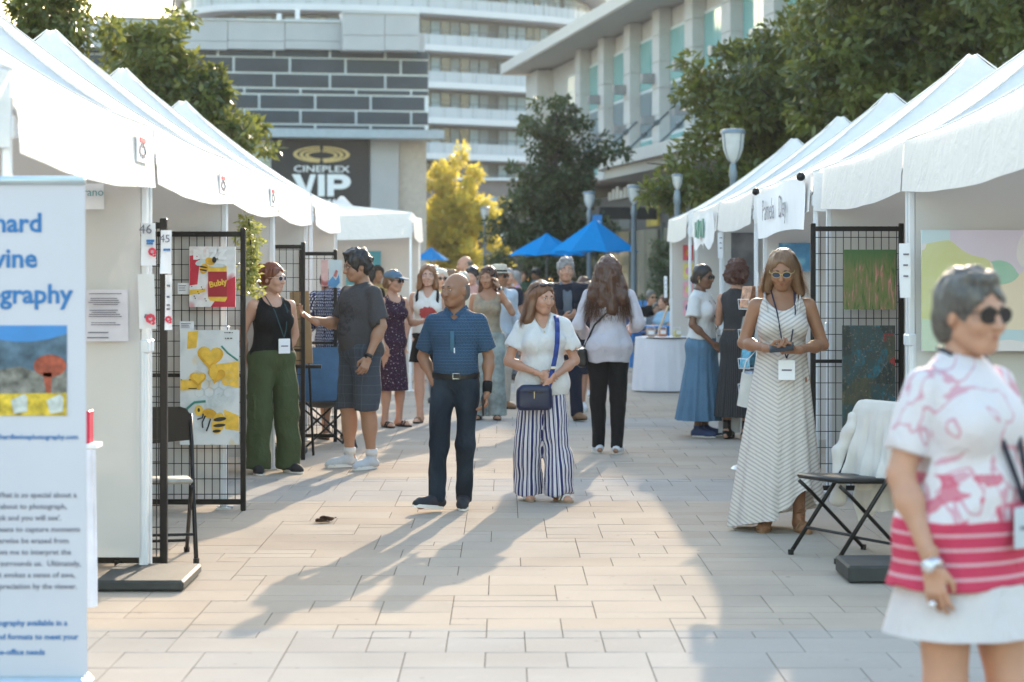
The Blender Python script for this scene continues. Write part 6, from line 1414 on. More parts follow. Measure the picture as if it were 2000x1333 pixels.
person('bald man in a blue patterned shirt and jeans walking, one hand in pocket', GP(890, 996), 1.60, -8,
       dict(sha=(-.165, .012, 1.36), shb=(.165, .012, 1.36), ela=(-.255, .075, 1.105), wra=(-.150, -.05, .915), elb=(.235, .05, 1.11), wrb=(.238, -.055, .855), hipa=(-.085, -.005, .90), kneea=(-.105, -.09, .49), anka=(-.115, -.13, .105), toea=(-.25, -.29, .045), kneeb=(.075, -.03, .48), ankb=(.04, .11, .095), toeb=(.065, -.07, .0)),
       dict(yaw=-36, pitch=2), 'm', 'tan', .0095, .0055, dict(mat=shirt_geo(), hem=.985, sleeve=.78, neck='v', vz=1.34, slack=.020, ease=.017, fold=.005), dict(kind='pants', mat=denim('dark_denim', (.010, .016, .026), (.034, .055, .078)), e0=.012, e1=.012, e2=.020, fold=.007, hem=.055), dict(kind='bald', mat=hair_mat('cropped_hair', (.13, .105, .09), (.24, .20, .175)), th=.0005, rough=.0005, ears=True), dict(kind='sneaker', mat=mat('navy_shoe', (.02, .022, .03), .7), sole=sole_w),
       hands={'a': dict(hide=True), 'b': dict(n=(-1, -.1, 0), curl=.55, dir=(-.05, -.25, -1))}, g=(.97, 1.05), belly=.85, extra=ex, seed=2)

# ------------------------------------------------------------------ 2 woman in striped trousers
def ex(c):
    s = c.s; st = mat('navy_leather', (.011, .017, .05), .38, var=.15, scale=12)
    o = empty('shoulder_bag', c.root.location, c.root.rotation_euler.z, 'navy leather shoulder bag with a blue strap held at her hip', 'bag')
    F = Field((-.30, -.36, .62), (.12, -.06, .98), .008); F.box(V(-.095, -.215, .815) * s, (.125, .035, .082), .03, .01); F.box(V(-.09, -.22, .90) * s, (.10, .02, .02), .015, .03); F.disp(folds(3, .003, 40)); surf_obj('body', F.surf(), st, o)
    m = MB(); m.bar(V(-.15, -.255, .865) * s, V(-.03, -.255, .865) * s, .006); m.build('zip', BLACKM, o); m = MB(); m.bevbox(V(-.10, -.262, .845) * s, (.008, .006, .05), .002); m.build('zip_pull', mat('buckle', (.6, .55, .42), .25, .9), o)
    m = MB(); path = [Vector((V(*q) * s).tolist()) for q in ((.018, -.232, .90), (.045, -.238, 1.03), (.070, -.235, 1.14), (.086, -.222, 1.24), (.096, -.175, 1.33), (.104, -.11, 1.405), (.108, -.03, 1.452), (.10, .06, 1.43), (.06, .14, 1.32))]
    for i in range(len(path) - 1):
        p_, q_ = path[i], path[i + 1]; w_ = Vector((.017, 0, 0)); n_ = Vector((0, -.004, .002)); m.add([p_ - w_, p_ + w_, q_ + w_, q_ - w_, p_ - w_ + n_, p_ + w_ + n_, q_ + w_ + n_, q_ - w_ + n_], [(0, 1, 2, 3), (4, 7, 6, 5), (0, 4, 5, 1), (2, 6, 7, 3), (1, 5, 6, 2), (0, 3, 7, 4)])
    m.build('strap', mat('strap_blue', (.02, .045, .20), .7), o, True, False)
    m = MB(); m.bevbox(V(.050, -.247, 1.055) * s, (.042, .01, .02), .003); m.build('strap_buckle', mat('steel', (.5, .5, .5), .3, .9), o)
    m = MB(); m.tube([c.J['neck'] + V(-.05, -.055, .01) * s, V(0, -.125, 1.335) * s, c.J['neck'] + V(.05, -.055, .01) * s], .0016, 5); m.ball(V(0, -.128, 1.33) * s, .006); under(c, 'necklace', m, goldm)
    m = MB(); m.ball(c.hp(-.078, .0, -.045), .006); under(c, 'earring', m, goldm)
    g_ = mat('sunglass_brown', (.06, .05, .055), .12, spec=.7)
    for sx in (-1, 1): m = MB(); m.ball(c.hp(sx * .034, -.055, .112), (.029, .022, .015), 12, 7); under(c, 'sunglasses_lens', m, g_)
    m = MB(); m.tube([c.hp(-.065, -.03, .105), c.hp(-.088, .03, .06)], .004, 5); m.tube([c.hp(.065, -.03, .105), c.hp(.088, .03, .06)], .004, 5); under(c, 'sunglasses_arms', m, frame_b)
LONGC = [((-.075, .03, .0), (-.105, .02, -.17), .045, .050), ((.075, .03, .0), (.115, .01, -.165), .045, .050), ((0, .075, 0), (0, .07, -.19), .07, .075)]
person('woman in a white blouse and navy striped wide trousers, arms folded at her waist', GP(1058, 978), 1.535, 8,
       dict(ela=(-.265, .01, 1.095), wra=(-.045, -.215, 1.005), elb=(.265, .0, 1.10), wrb=(.035, -.225, .965), anka=(-.10, .06, .085), toea=(-.10, -.10, 0), kneea=(-.10, .01, .48), kneeb=(.105, -.05, .48), ankb=(.125, -.06, .085), toeb=(.20, -.20, .0)),
       dict(yaw=26, pitch=7), 'f', 'light', .0095, .0055, dict(mat=whitecloth, hem=.84, sleeve=.62, neck='v', vz=1.315, slack=.030, ease=.026, fold=.007, hemflare=.022), dict(kind='pants', mat=stripe_pants(), stripe=True, e0=.006, e1=.040, e2=.070, hem=.065, fold=.010), dict(kind='long', mat=hair_mat('chestnut_hair', (.10, .042, .020), (.27, .125, .060)), th=.012, cones=LONGC, len=.12, part=.02, strands=dict(n=420, arc=(10, 92), len=.27, flare=.55, wave=.014)), dict(kind='sandal', mat=mat('white_strap', (.6, .58, .55), .6), sole=mat('tan_sole', (.32, .22, .14), .7)),
       hands={'a': dict(n=(.2, .9, -.1), dir=(.95, -.1, -.35), curl=.35, side=1), 'b': dict(n=(-.1, .9, 0), dir=(-.55, -.05, -.85), curl=.75, side=-1)}, g=(1.10, 1.12), belly=.55, extra=ex, seed=5)

# ------------------------------------------------------------------ 3 man in the grey tee
def ex(c): watch(c, 'b'); socks(c)
person('dark-haired man in a grey tee and plaid shorts gesturing with a raised hand', GP(703, 914), 1.79, -52,
       dict(ela=(-.245, -.05, 1.13), wra=(-.19, -.33, 1.17), elb=(.25, .03, 1.12), wrb=(.245, -.09, .875), anka=(-.115, -.02, .085), toea=(-.16, -.21, 0), ankb=(.12, .03, .085), toeb=(.16, -.16, 0), kneea=(-.11, -.04, .48), kneeb=(.115, -.01, .48), head=(0, -.03, 1.59)),
       dict(yaw=-14, pitch=10), 'm', 'olive', .0095, .0055, dict(mat=graphic_tee(), hem=.855, sleeve=.80, slack=.024, ease=.018, fold=.007), dict(kind='shorts', mat=plaid(), e0=.016, e1=.036, hem=.46, fold=.008, name='shorts'), dict(kind='short', mat=h_black, th=.020, rough=.007, ears=True, blobs=[((0, -.04, .118), (.062, .05, .026), .02), ((0, .03, .115), (.07, .07, .03), .02)]), dict(kind='sneaker', mat=mat('grey_runner', (.46, .48, .50), .7, var=.07, scale=30), sole=sole_w),
       gl=dict(dark=False, size=(.024, .017)), hands={'a': dict(n=(.5, .2, .85), dir=(-.35, -.75, .55), curl=.40), 'b': dict(n=(-.8, .3, 0), curl=.55)}, g=(1.20, 1.24), belly=1.0, extra=ex, seed=8)


# ------------------------------------------------------------------ 4 red-haired woman
def ex(c):
    lanyard(c, 1.015, x0=.03, mt=mat('lanyard_teal', (.02, .07, .085), .7), front=-.175)
    for kk, sx in (('a', -1), ('b', 1)):
        F = Field(V(sx * .16 - .09, -.12, .38) * c.s, V(sx * .16 + .09, .12, .74) * c.s, .01); F.box(V(sx * .182, -.01, .545) * c.s, (.016, .075, .10), .012, .01); F.box(V(sx * .187, -.01, .63) * c.s, (.018, .08, .022), .01, .004); F.disp(folds(4, .003, 40)); surf_obj('cargo_pocket', F.surf(), olivec, c.root)
person('red-haired woman in a black tank top and green cargo trousers wearing a badge', Vector((GX(532, 16.4), 16.4, 0)), 1.68, 28,
       dict(ela=(-.235, .09, 1.13), wra=(-.16, .15, .92), elb=(.235, .10, 1.13), wrb=(.15, .16, .92), anka=(-.12, .02, .085), ankb=(.145, .02, .085), toea=(-.16, -.14, 0), toeb=(.20, -.13, 0), kneea=(-.115, -.01, .48), kneeb=(.125, -.01, .48)),
       dict(yaw=36, pitch=2), 'f', 'fair', .0095, .0055, dict(mat=blackc, hem=.935, sleeve=0, neck='scoop', ease=.010, fold=.004, name='tank_top', cut=.092), dict(kind='pants', mat=olivec, e0=.016, e1=.040, e2=.062, hem=.05, fold=.007, waist=1.0), dict(kind='bun', mat=h_red, th=.012, rough=.005, ears=True, blobs=[((0, .115, .05), (.045, .05, .05), .02), ((.0, .14, .02), (.03, .035, .045), .02), ((0, .125, .09), (.03, .03, .03), .02)]), dict(kind='sneaker', mat=mat('black_canvas', (.02, .02, .022), .8), sole=sole_w),
       gl=dict(dark=True, size=(.025, .020), frame=mat('frame_white', (.55, .52, .5), .3), lens=mat('lens_violet', (.05, .035, .05), .15)), hands={'a': dict(curl=.3), 'b': dict(curl=.3)}, g=(1.14, 1.10), extra=ex, seed=11)

# ------------------------------------------------------------------ 5 man in the navy dash shirt (head hidden by the man in grey)
person('man in a navy dashed short-sleeved shirt bending over behind the talking pair', GP(655, 858), 1.72, 200,
       dict(head=(0, -.22, 1.50), neck=(0, -.12, 1.40), sha=(-.18, -.07, 1.36), shb=(.18, -.07, 1.36), ela=(-.23, -.16, 1.11), wra=(-.16, -.32, 1.0), elb=(.23, -.14, 1.10), wrb=(.18, -.30, .98)),
       dict(yaw=0, pitch=30), 'm', 'tan', .012, .008, dict(mat=dashes(), hem=.80, sleeve=.9, ease=.024, slack=.03, fold=.008), dict(kind='shorts', mat=navy, e0=.016, e1=.04, hem=.50, name='shorts'), dict(kind='short', mat=h_black, th=.014, rough=.004), dict(kind='sandal', mat=leather), g=(1.1, 1.12), seed=14)

# ------------------------------------------------------------------ 6 woman in the plum dress and cap
def cap(c, mt, brim=True):
    F = Field(c.HC - .2, c.HC + .2, .007); F.ell(c.hp(0, .016, .045), G3(.094, .114, .085) * c.hs, .0, c.HM); F.plane(c.hp(0, 0, .036), c.HM @ V(0, .12, -1)); q = surf_obj('cap', F.surf(), mt, c.root)
    F = Field(c.HC - .25, c.HC + .25, .006); F.ell(c.hp(0, -.115, .040), G3(.075, .078, .010) * c.hs, 0, c.HM @ rotm(0, 14)); surf_obj('brim', F.surf(), mt, q)
def G3(*a): return np.array(a, np.float32)
capblue = cloth_mat('faded_blue_cap', (.10, .16, .22))
def ex(c):
    cap(c, capblue)
    for sx in (-1, 1): m = MB(); m.tube([V(sx * .085, -.098, 1.30) * c.s, V(sx * .095, -.02, 1.445) * c.s, V(sx * .08, .09, 1.34) * c.s], .004, 5); under(c, 'strap', m, mat('strap_plum', (.03, .012, .025), .8))
fl_ = floral()
person('slim woman in a plum floral dress and blue cap pointing a hand', GP(768, 834), 1.64, 42,
       dict(ela=(-.205, .03, 1.13), wra=(-.17, -.03, .90), elb=(.235, -.03, 1.13), wrb=(.245, -.24, 1.15)),
       dict(yaw=18, pitch=2), 'f', 'light', .011, .0065, dict(mat=fl_, hem=.98, sleeve=0, neck='strap', depth=.155, ease=.008, fold=.003, name='bodice', cut=.10), dict(kind='skirt', mat=fl_, z0=1.06, z1=.40, r0=(.122, .098), r1=(.185, .15), hip=.035, hipv=.18, amp=.05, n=9), dict(kind='bun', mat=h_lbrown, th=.008, blobs=[((0, .12, -.03), (.03, .03, .05), .02)]), dict(kind='sandal', mat=leather),
       gl=dict(dark=True, size=(.027, .020)), hands={'b': dict(n=(-.7, 0, -.6), dir=(.2, -.95, .05), curl=.2)}, g=(.95, .95), bust=.8, extra=ex, seed=17)

# ------------------------------------------------------------------ 7 woman with glasses and tree print
def ex(c):
    for sx in (-1, 1): m = MB(); m.tube([V(sx * .105, -.105, 1.22) * c.s, V(sx * .115, -.075, 1.38) * c.s, V(sx * .105, .02, 1.445) * c.s, V(sx * .10, .10, 1.36) * c.s], .016, 8); under(c, 'backpack_strap', m, blackc)
person('ginger-haired woman in glasses, tree-print tank top and black skirt', GP(836, 826), 1.70, -4,
       dict(ela=(-.215, .03, 1.13), wra=(-.235, -.06, .89), anka=(-.085, -.02, .085), ankb=(.075, .10, .095)),
       dict(yaw=6, pitch=-2), 'f', 'fair', .011, .0065, dict(mat=tree_tank(), hem=.93, sleeve=0, neck='v', vz=1.30, ease=.012, fold=.004, name='tank_top'), dict(kind='skirt', mat=blackc, z0=1.0, z1=.66, r0=(.150, .115), r1=(.205, .165), amp=.03, hip=.02), dict(kind='long', mat=h_ginger, th=.012, part=-.015, cones=[((-.07, .02, 0), (-.092, .0, -.13), .040, .034), ((.07, .02, 0), (.092, .0, -.13), .040, .034), ((0, .07, 0), (0, .07, -.13), .06, .06)], strands=dict(n=220, arc=(10, 92), len=.20, flare=.3)), dict(kind='sandal', mat=tan_l),
       gl=dict(dark=False, size=(.026, .018), frame=mat('frame_violet', (.10, .05, .12), .3)), extra=ex, seed=19, bust=.9)

# ------------------------------------------------------------------ 8.. the crowd behind
person('white-haired woman in sunglasses behind the woman with glasses', Vector((GX(862, 25.5), 25.5, 0)), 1.66, -6, None, dict(yaw=18), 'f', 'fair', .013, .0075, dict(mat=cloth_mat('yellow_top', (.42, .40, .12)), hem=.9, sleeve=.6), dict(kind='pants', mat=greyc), dict(kind='long', mat=h_blond, th=.014, cones=[((-.07, .03, 0), (-.09, .02, -.14), .04, .035), ((.07, .03, 0), (.09, .02, -.14), .04, .035), ((0, .07, 0), (0, .07, -.12), .06, .06)]), dict(kind='shoe', mat=leather), gl=dict(dark=True), seed=22)
person('person in a white cap among the far crowd', Vector((GX(849, 34), 34, 0)), 1.74, 30, None, None, 'm', 'light', .016, .009, dict(mat=greyc), dict(kind='pants', mat=navy), dict(kind='short', mat=h_brown), dict(kind='shoe', mat=leather), extra=lambda c: cap(c, paper), seed=23)
person('brown-haired person with the back of the head turned in the crowd', Vector((GX(883, 30), 30, 0)), 1.66, 175, None, None, 'f', 'light', .016, .009, dict(mat=cloth_mat('mustard_top', (.35, .26, .10))), dict(kind='pants', mat=navy), dict(kind='bun', mat=h_lbrown, th=.02, cones=[((0, .07, 0), (0, .07, -.1), .07, .06)]), dict(kind='shoe', mat=leather), seed=24)
person('balding man rising a head above the crowd', Vector((GX(908, 29), 29, 0)), 1.86, -55, None, dict(yaw=-10, pitch=5), 'm', 'light', .014, .008, dict(mat=greyc, sleeve=.7), dict(kind='pants', mat=navy), dict(kind='bald', mat=h_dgrey, th=.006, ears=True), dict(kind='shoe', mat=leather), seed=25)
person('dark-haired woman with sunglasses pushed up in the crowd', Vector((GX(922, 27.5), 27.5, 0)), 1.70, -18, None, dict(pitch=14), 'f', 'fair', .014, .0075, dict(mat=cloth_mat('rose_top', (.45, .25, .22)), sleeve=.5), dict(kind='pants', mat=navy), dict(kind='bun', mat=h_black, th=.012, blobs=[((0, .10, .09), (.04, .04, .04), .02)]), dict(kind='shoe', mat=leather), gl=dict(dark=True, top=True), seed=26)
person('fair-haired person bowing the head in the crowd', Vector((GX(903, 26.5), 26.5, 0)), 1.62, 150, None, dict(pitch=18), 'f', 'fair', .014, .008, dict(mat=cloth_mat('cream_top', (.55, .50, .42))), dict(kind='pants', mat=greyc), dict(kind='bun', mat=h_blond, th=.014), dict(kind='shoe', mat=leather), seed=27)
# ------------------------------------------------------------------ woman on the phone, man in the straw hat
def ex(c):
    m = MB(); p = c.J['wra'] if False else c.J['wrb']; q = c.hp(.093, -.02, -.02); m.bevbox(q, (.012, .07, .14), .004, Matrix.Rotation(R(-12), 3, 'X')); held(c, 'phone', m, frame_b, 'dark phone held to the ear of the woman in the strapless top', 'phone'); watch(c, 'b', mat('white_strap_watch', (.6, .6, .6), .5))
person('woman in a strapless top and grey-green patterned trousers talking on a phone', GP(953, 820), 1.68, -6,
       dict(elb=(.285, -.10, 1.20), wrb=(.135, -.13, 1.485), ela=(-.21, .02, 1.13), wra=(-.22, -.1, .92)),
       dict(yaw=-14, pitch=8), 'f', 'olive', .0115, .0065, dict(mat=cloth_mat('khaki_floral_top', (.30, .25, .18), .35), hem=.90, sleeve=0, neck='strap', depth=.185, ease=.010, cut=.11, name='top'), dict(kind='pants', mat=cloth_mat('sage_print', (.25, .29, .28), .45), e0=.02, e1=.05, e2=.07), dict(kind='long', mat=h_brown, th=.014, part=.01, cones=[((-.07, .02, 0), (-.09, .0, -.16), .038, .034), ((.05, .05, 0), (.07, .05, -.14), .04, .034), ((0, .07, 0), (0, .07, -.13), .06, .06)], strands=dict(n=160, arc=(10, 92), len=.22, flare=.3)), dict(kind='sandal', mat=leather),
       gl=dict(dark=True, top=True), hands={'b': dict(dir=(-.25, .05, .95), n=(-.9, .2, .1), curl=.5)}, extra=ex, seed=29)
def ex(c):
    hm = mat('straw', (.45, .40, .32), .8, var=.2, scale=40); q = empty('hat', (0, 0, 0)); q.parent = c.root
    Rm = Matrix(c.HM.tolist())
    for nm, prof, mt in (('crown', [(.098, .05), (.094, .10), (.085, .145), (.05, .152), (0, .14)], hm), ('brim', [(.09, .052), (.15, .045), (.152, .050), (.09, .06)], hm), ('hat_band', [(.0985, .056), (.099, .078), (.097, .080)], blackc)):
        m = MB(); m.lathe(prof, 20); m.v = [tuple(Rm @ (Vector((v[0] * .92, v[1] * 1.1 + .012, v[2])) * c.hs) + Vector(c.HC.tolist())) for v in m.v]; m.build(nm, mt, q, True)
person('man in a banded straw hat and pale blue open shirt', Vector((GX(975, 24.3), 24.3, 0)), 1.69, 38, dict(elb=(.25, .03, 1.12)), dict(yaw=16), 'm', 'tan', .012, .007, dict(mat=cloth_mat('pale_blue_linen', (.52, .60, .68), .05, trans=.2), hem=.68, sleeve=1.8, ease=.03, slack=.03, fold=.012, neck='v'), dict(kind='pants', mat=cloth_mat('stone_trousers', (.4, .38, .34))), dict(kind='short', mat=h_dgrey, ears=True), dict(kind='shoe', mat=tan_l), gl=dict(dark=True), extra=ex, seed=31)
person('grey-haired man in a pale shirt walking away', Vector((GX(987, 44), 44, 0)), 1.72, 165, None, None, 'm', 'light', .016, .01, dict(mat=cloth_mat('pale_grey_shirt', (.42, .42, .45)), sleeve=.8), dict(kind='pants', mat=greyc), dict(kind='short', mat=h_grey, th=.016), dict(kind='shoe', mat=leather), seed=33)
lav = cloth_mat('lavender', (.46, .26, .48))
def ex(c):
    m = MB(); m.bevbox(V(-.14, -.10, 1.12) * c.s, (.20, .09, .11), .02); held(c, 'waist_bag', m, navy, 'small dark bag worn by the woman in lavender', 'bag')
person('grey-haired woman in a sleeveless lavender dress', Vector((GX(1006, 40), 40, 0)), 1.66, -60, None, dict(yaw=-10), 'f', 'light', .015, .009, dict(mat=lav, hem=.95, sleeve=0, neck='scoop'), dict(kind='skirt', mat=lav, z0=1.05, z1=.30, r1=(.23, .2)), dict(kind='bun', mat=h_grey, th=.018, cones=[((0, .08, 0), (0, .10, -.1), .06, .05)]), dict(kind='sandal', mat=leather), extra=ex, seed=34)
person('man in a blue tee and dark cap by the planting', Vector((GX(1047, 46), 46, 0)), 1.74, -70, dict(ela=(-.22, -.05, 1.13), wra=(-.15, -.30, 1.15)), dict(pitch=12), 'm', 'brown', .016, .01, dict(mat=cloth_mat('mid_blue_tee', (.07, .15, .22))), dict(kind='shorts', mat=greyc, hem=.48, e1=.04), dict(kind='short', mat=h_black), dict(kind='shoe', mat=leather), extra=lambda c: cap(c, blackc), seed=35)
# ------------------------------------------------------------------ man in the dark suit jacket
def ex(c):
    s = c.s; jm = cloth_mat('navy_blazer', (.009, .012, .022), .12); F = Field(V(-.42, -.30, .70) * s, V(.42, .26, 1.50) * s, .010); J = c.J; e = .030 * s
    for z, r_ in ((.945, (.158, .118, .13)), (1.085, (.150, .108, .165)), (1.265, (.168, .118, .165))): F.ell(V(0, .008, z) * s, np.array(r_) * s + e, .06)
    F.cone(V(0, .01, .95) * s, V(0, .01, .80) * s, .15 * s, .165 * s, .05, sq=(1.1, .85, 1))
    for kk in 'ab': F.cone(J['sh' + kk] * np.array((.92, 1, 1)), V(0, .015, 1.36) * s, .060 * s + e, .075 * s + e, .04); F.cone(J['sh' + kk], J['el' + kk], .050 * s + e, .045 * s + e, .03); F.cone(J['el' + kk], J['wr' + kk], .044 * s + e, .032 * s + e, .02)
    F.plane((0, 0, .80 * s), (0, 0, -1)); F.box(V(0, -.22, 1.15) * s, (.055, .13, .40), .01, .01, None, True); F.ell(J['neck'] + V(0, -.01, .07) * s, np.array((.075, .10, .07)) * s, .006, None, True)
    for kk in 'ab': d = nrm(J['wr' + kk] - J['el' + kk]); F.cone(J['wr' + kk] - d * .01, J['wr' + kk] + d * .12, .08, .08, 0, True, cap=True)
    F.disp(folds(7, .006, 18)); F.disp(folds(8, .003, 45)); surf_obj('jacket', F.surf(), jm, c.root)
    for sx in (-1, 1): m = MB(); n0 = J['neck']; m.add([n0 + V(sx * .006, -.085, -.01) * s, n0 + V(sx * .062, -.05, .05) * s, n0 + V(sx * .075, -.075, .005) * s, n0 + V(sx * .045, -.108, -.035) * s], [(0, 1, 2, 3)]); under(c, 'collar', m, greyc)
person('grey-haired man with round glasses in a dark navy jacket', GP(1105, 822), 1.77, 8, dict(ela=(-.24, .02, 1.12), wra=(-.05, -.22, 1.10), elb=(.25, .03, 1.12), ankb=(.11, -.05, .085), toeb=(.17, -.22, .02), anka=(-.06, .1, .085)), dict(yaw=-4, pitch=2), 'm', 'light', .011, .0062, dict(mat=cloth_mat('slate_shirt', (.11, .125, .15)), hem=.9, sleeve=1.7, neck='v', vz=1.33, ease=.012), dict(kind='pants', mat=navy, e0=.016, e1=.02, e2=.024), dict(kind='short', mat=h_grey, th=.015, rough=.007, ears=True, part=.03, blobs=[((0, -.03, .118), (.066, .055, .024), .02)]), dict(kind='shoe', mat=tan_l), gl=dict(dark=False, size=(.025, .021), frame=mat('frame_wire', (.12, .10, .09), .3, .6)), hands={'a': dict(dir=(.7, -.6, .1), n=(.3, .3, .8), curl=.6)}, extra=ex, seed=37)
# people half hidden behind him
person('brown-haired person mostly hidden behind the man in the navy jacket', Vector((GX(1140, 26.5), 26.5, 0)), 1.56, 170, None, None, 'f', 'light', .015, .009, dict(mat=cloth_mat('rust_top', (.35, .14, .08))), dict(kind='shorts', mat=cloth_mat('rust_top', (.35, .14, .08)), hem=.5, name='shorts', e1=.03), dict(kind='long', mat=h_brown, th=.014, cones=[((0, .07, 0), (0, .08, -.18), .07, .05)]), dict(kind='sneaker', mat=white_sh, sole=sole_w), seed=38)
person('short dark-haired person hidden beside the long-haired woman', Vector((GX(1152, 24), 24, 0)), 1.50, 20, None, None, 'f', 'light', .015, .009, dict(mat=cloth_mat('coral', (.5, .2, .14))), dict(kind='shorts', mat=navy, hem=.5, name='shorts', e1=.03), dict(kind='bun', mat=h_brown, th=.016), dict(kind='sneaker', mat=white_sh, sole=sole_w), seed=39)
# ------------------------------------------------------------------ long-haired woman seen from behind
def ex(c):
    s = c.s; o = empty('shoulder_bag', c.root.location, c.root.rotation_euler.z, 'black leather bag slung at the hip of the long-haired woman', 'bag')
    F = Field(V(.08, -.16, .66) * s, V(.34, .16, 1.0) * s, .009); F.box(V(.225, .03, .835) * s, (.045, .085, .085), .03, .01); F.disp(folds(3, .004, 40)); surf_obj('body', F.surf(), leather, o)
    m = MB(); m.tube([V(.21, .05, .92) * s, V(.12, .135, 1.12) * s, V(-.02, .150, 1.26) * s, V(-.10, .06, 1.44) * s], .009, 6); m.build('strap', leather, o, True); m = MB(); m.tube([V(.19, .07, .915) * s, V(.26, .07, .95) * s, V(.25, .0, .915) * s], .005, 5); m.build('ring', mat('steel', (.5, .5, .5), .3, .9), o)
person('woman with very long brown hair, lilac shirt and black trousers, back turned', GP(1188, 886), 1.75, 176,
       dict(ela=(-.255, .0, 1.14), wra=(-.20, -.20, 1.07), elb=(.255, .02, 1.12), wrb=(.19, -.16, 1.0), anka=(-.075, .05, .085), toea=(-.10, -.11, .0), ankb=(.085, -.03, .085), toeb=(.12, -.19, 0), kneea=(-.085, .01, .48), kneeb=(.09, -.03, .48)),
       dict(yaw=0, pitch=4), 'f', 'olive', .0095, .006, dict(mat=lilacshirt, hem=.80, sleeve=1.75, slack=.022, ease=.026, fold=.008, hemflare=.006), dict(kind='pants', mat=blackc, e0=.012, e1=.012, e2=.016, fold=.004), dict(kind='long', mat=h_brown, th=.022, rough=.006, len=.45, cones=[((-.05, .05, .02), (-.125, .09, -.26), .07, .065), ((.05, .05, .02), (.135, .08, -.24), .07, .06), ((0, .08, 0), (-.03, .125, -.36), .09, .060), ((.02, .08, 0), (.055, .12, -.30), .09, .055)], strands=dict(n=1100, arc=(0, 92), len=.50, flare=1.0, wave=.022)), dict(kind='sneaker', mat=white_sh, sole=sole_w), hands={'a': dict(curl=.5), 'b': dict(curl=.5)}, g=(1.10, 1.10), extra=ex, seed=41, face_feat=False)
# ------------------------------------------------------------------ smiling woman in the blue skirt
sk = cloth_mat('chambray_skirt', (.095, .185, .275), .08, .3)
def ex(c):
    lanyard(c, .98, x0=0, front=-.16); m = MB(); m.tube([c.hp(-.078, -.002, -.03), c.hp(-.086, -.002, -.045), c.hp(-.078, -.002, -.06)], .006, 6); under(c, 'earring', m, goldm)
person('smiling woman with sunglasses in a white tee and long blue denim skirt', GP(1372, 853), 1.69, 62, dict(ela=(-.215, .02, 1.12), wra=(-.12, -.17, .93), elb=(.21, .02, 1.12), wrb=(.10, -.19, .93), toea=(-.10, -.17, 0), anka=(-.10, .01, .085)), dict(yaw=-8, pitch=6), 'f', 'brown', .011, .006, dict(mat=whitecloth, hem=.98, sleeve=.70, slack=.03, ease=.02, fold=.006), dict(kind='skirt', mat=sk, z0=1.04, z1=.17, r0=(.135, .108), r1=(.30, .25), hip=.035, hipv=.14, n=13, amp=.075), dict(kind='bun', mat=h_black, th=.010, rough=.002, blobs=[((0, .115, -.03), (.045, .035, .05), .02)]), dict(kind='shoe', mat=mat('blue_slipper', (.03, .06, .16), .6), sole=sole_w), gl=dict(dark=True, size=(.030, .023)), hands={'a': dict(n=(.6, .5, 0), curl=.6), 'b': dict(n=(-.6, .5, 0), curl=.6)}, extra=ex, seed=43)
# ------------------------------------------------------------------ curly-haired woman
ps = pinstripe()
def ex(c): band(c, 'belt', 1.045, 1.07, .004, tan_l, False)
person('woman with short auburn curls in a black pinstriped sleeveless dress', GP(1440, 858), 1.71, 150, dict(ela=(-.22, .03, 1.12), wra=(-.2, -.1, .92), elb=(.225, -.06, 1.13), wrb=(.20, -.19, 1.30)), dict(yaw=10), 'f', 'light', .011, .0065, dict(mat=ps, hem=1.02, sleeve=0, neck='crew', ease=.010, name='bodice', cut=.075), dict(kind='skirt', mat=ps, z0=1.06, z1=.22, r0=(.136, .108), r1=(.22, .19), hip=.03, hipv=.15, n=16, amp=.04), dict(kind='curly', mat=h_auburn, th=.034, rough=.014, blobs=[((-.07, .05, .0), (.05, .06, .06), .02), ((.07, .05, .0), (.05, .06, .06), .02), ((0, .09, -.02), (.07, .05, .07), .02), ((0, .0, .12), (.07, .08, .04), .02)]), dict(kind='boot', mat=leather), hands={'b': dict(dir=(-.1, -.3, .9), n=(-.5, -.6, 0), curl=.45)}, extra=ex, seed=45, face_feat=False)
# ------------------------------------------------------------------ woman in the striped linen dress reading a phone
chv = chevron()
def ex(c):
    s = c.s; lanyard(c, .955, x0=.02, front=-.185, mt=mat('lanyard_navy', (.02, .02, .05), .7))
    m = MB(); m.bevbox(V(-.015, -.315, 1.125) * s, (.15, .075, .012), .004, Matrix.Rotation(R(38), 3, 'X') @ Matrix.Rotation(R(-8), 3, 'Y')); held(c, 'phone', m, frame_b, 'dark phone in both hands of the woman in the striped dress', 'phone')
    for sx in (-1, 1): m = MB(); m.tube([V(sx * .085, -.115, 1.29) * s, V(sx * .105, -.06, 1.40) * s, V(sx * .108, .01, 1.447) * s, V(sx * .09, .09, 1.36) * s], .007, 6); under(c, 'dress_strap', m, chv)
    m = MB(); m.tube([V(.03, -.12, 1.27) * s, V(.085, -.06, 1.40) * s, V(.09, .01, 1.447) * s], .005, 6); under(c, 'dress_strap', m, chv)
    m = MB()
    for a in np.linspace(0, 5, 6): m.tube([V(.115 + .03 * math.cos(a), -.06 + .03 * math.sin(a), .05 + .02 * a) * s, V(.12 - .02 * math.cos(a), -.09, .07 + .02 * a) * s], .004, 4)
    tag(under(c, 'sandal_laces', m, tan_l), kind='stuff')
hemf = lambda a: .10 * math.cos(a - .9) * .5 + (-.02 if math.sin(a) < 0 else .03) + .07 * math.exp(-((a - .62) / .28) ** 2) * 1.6
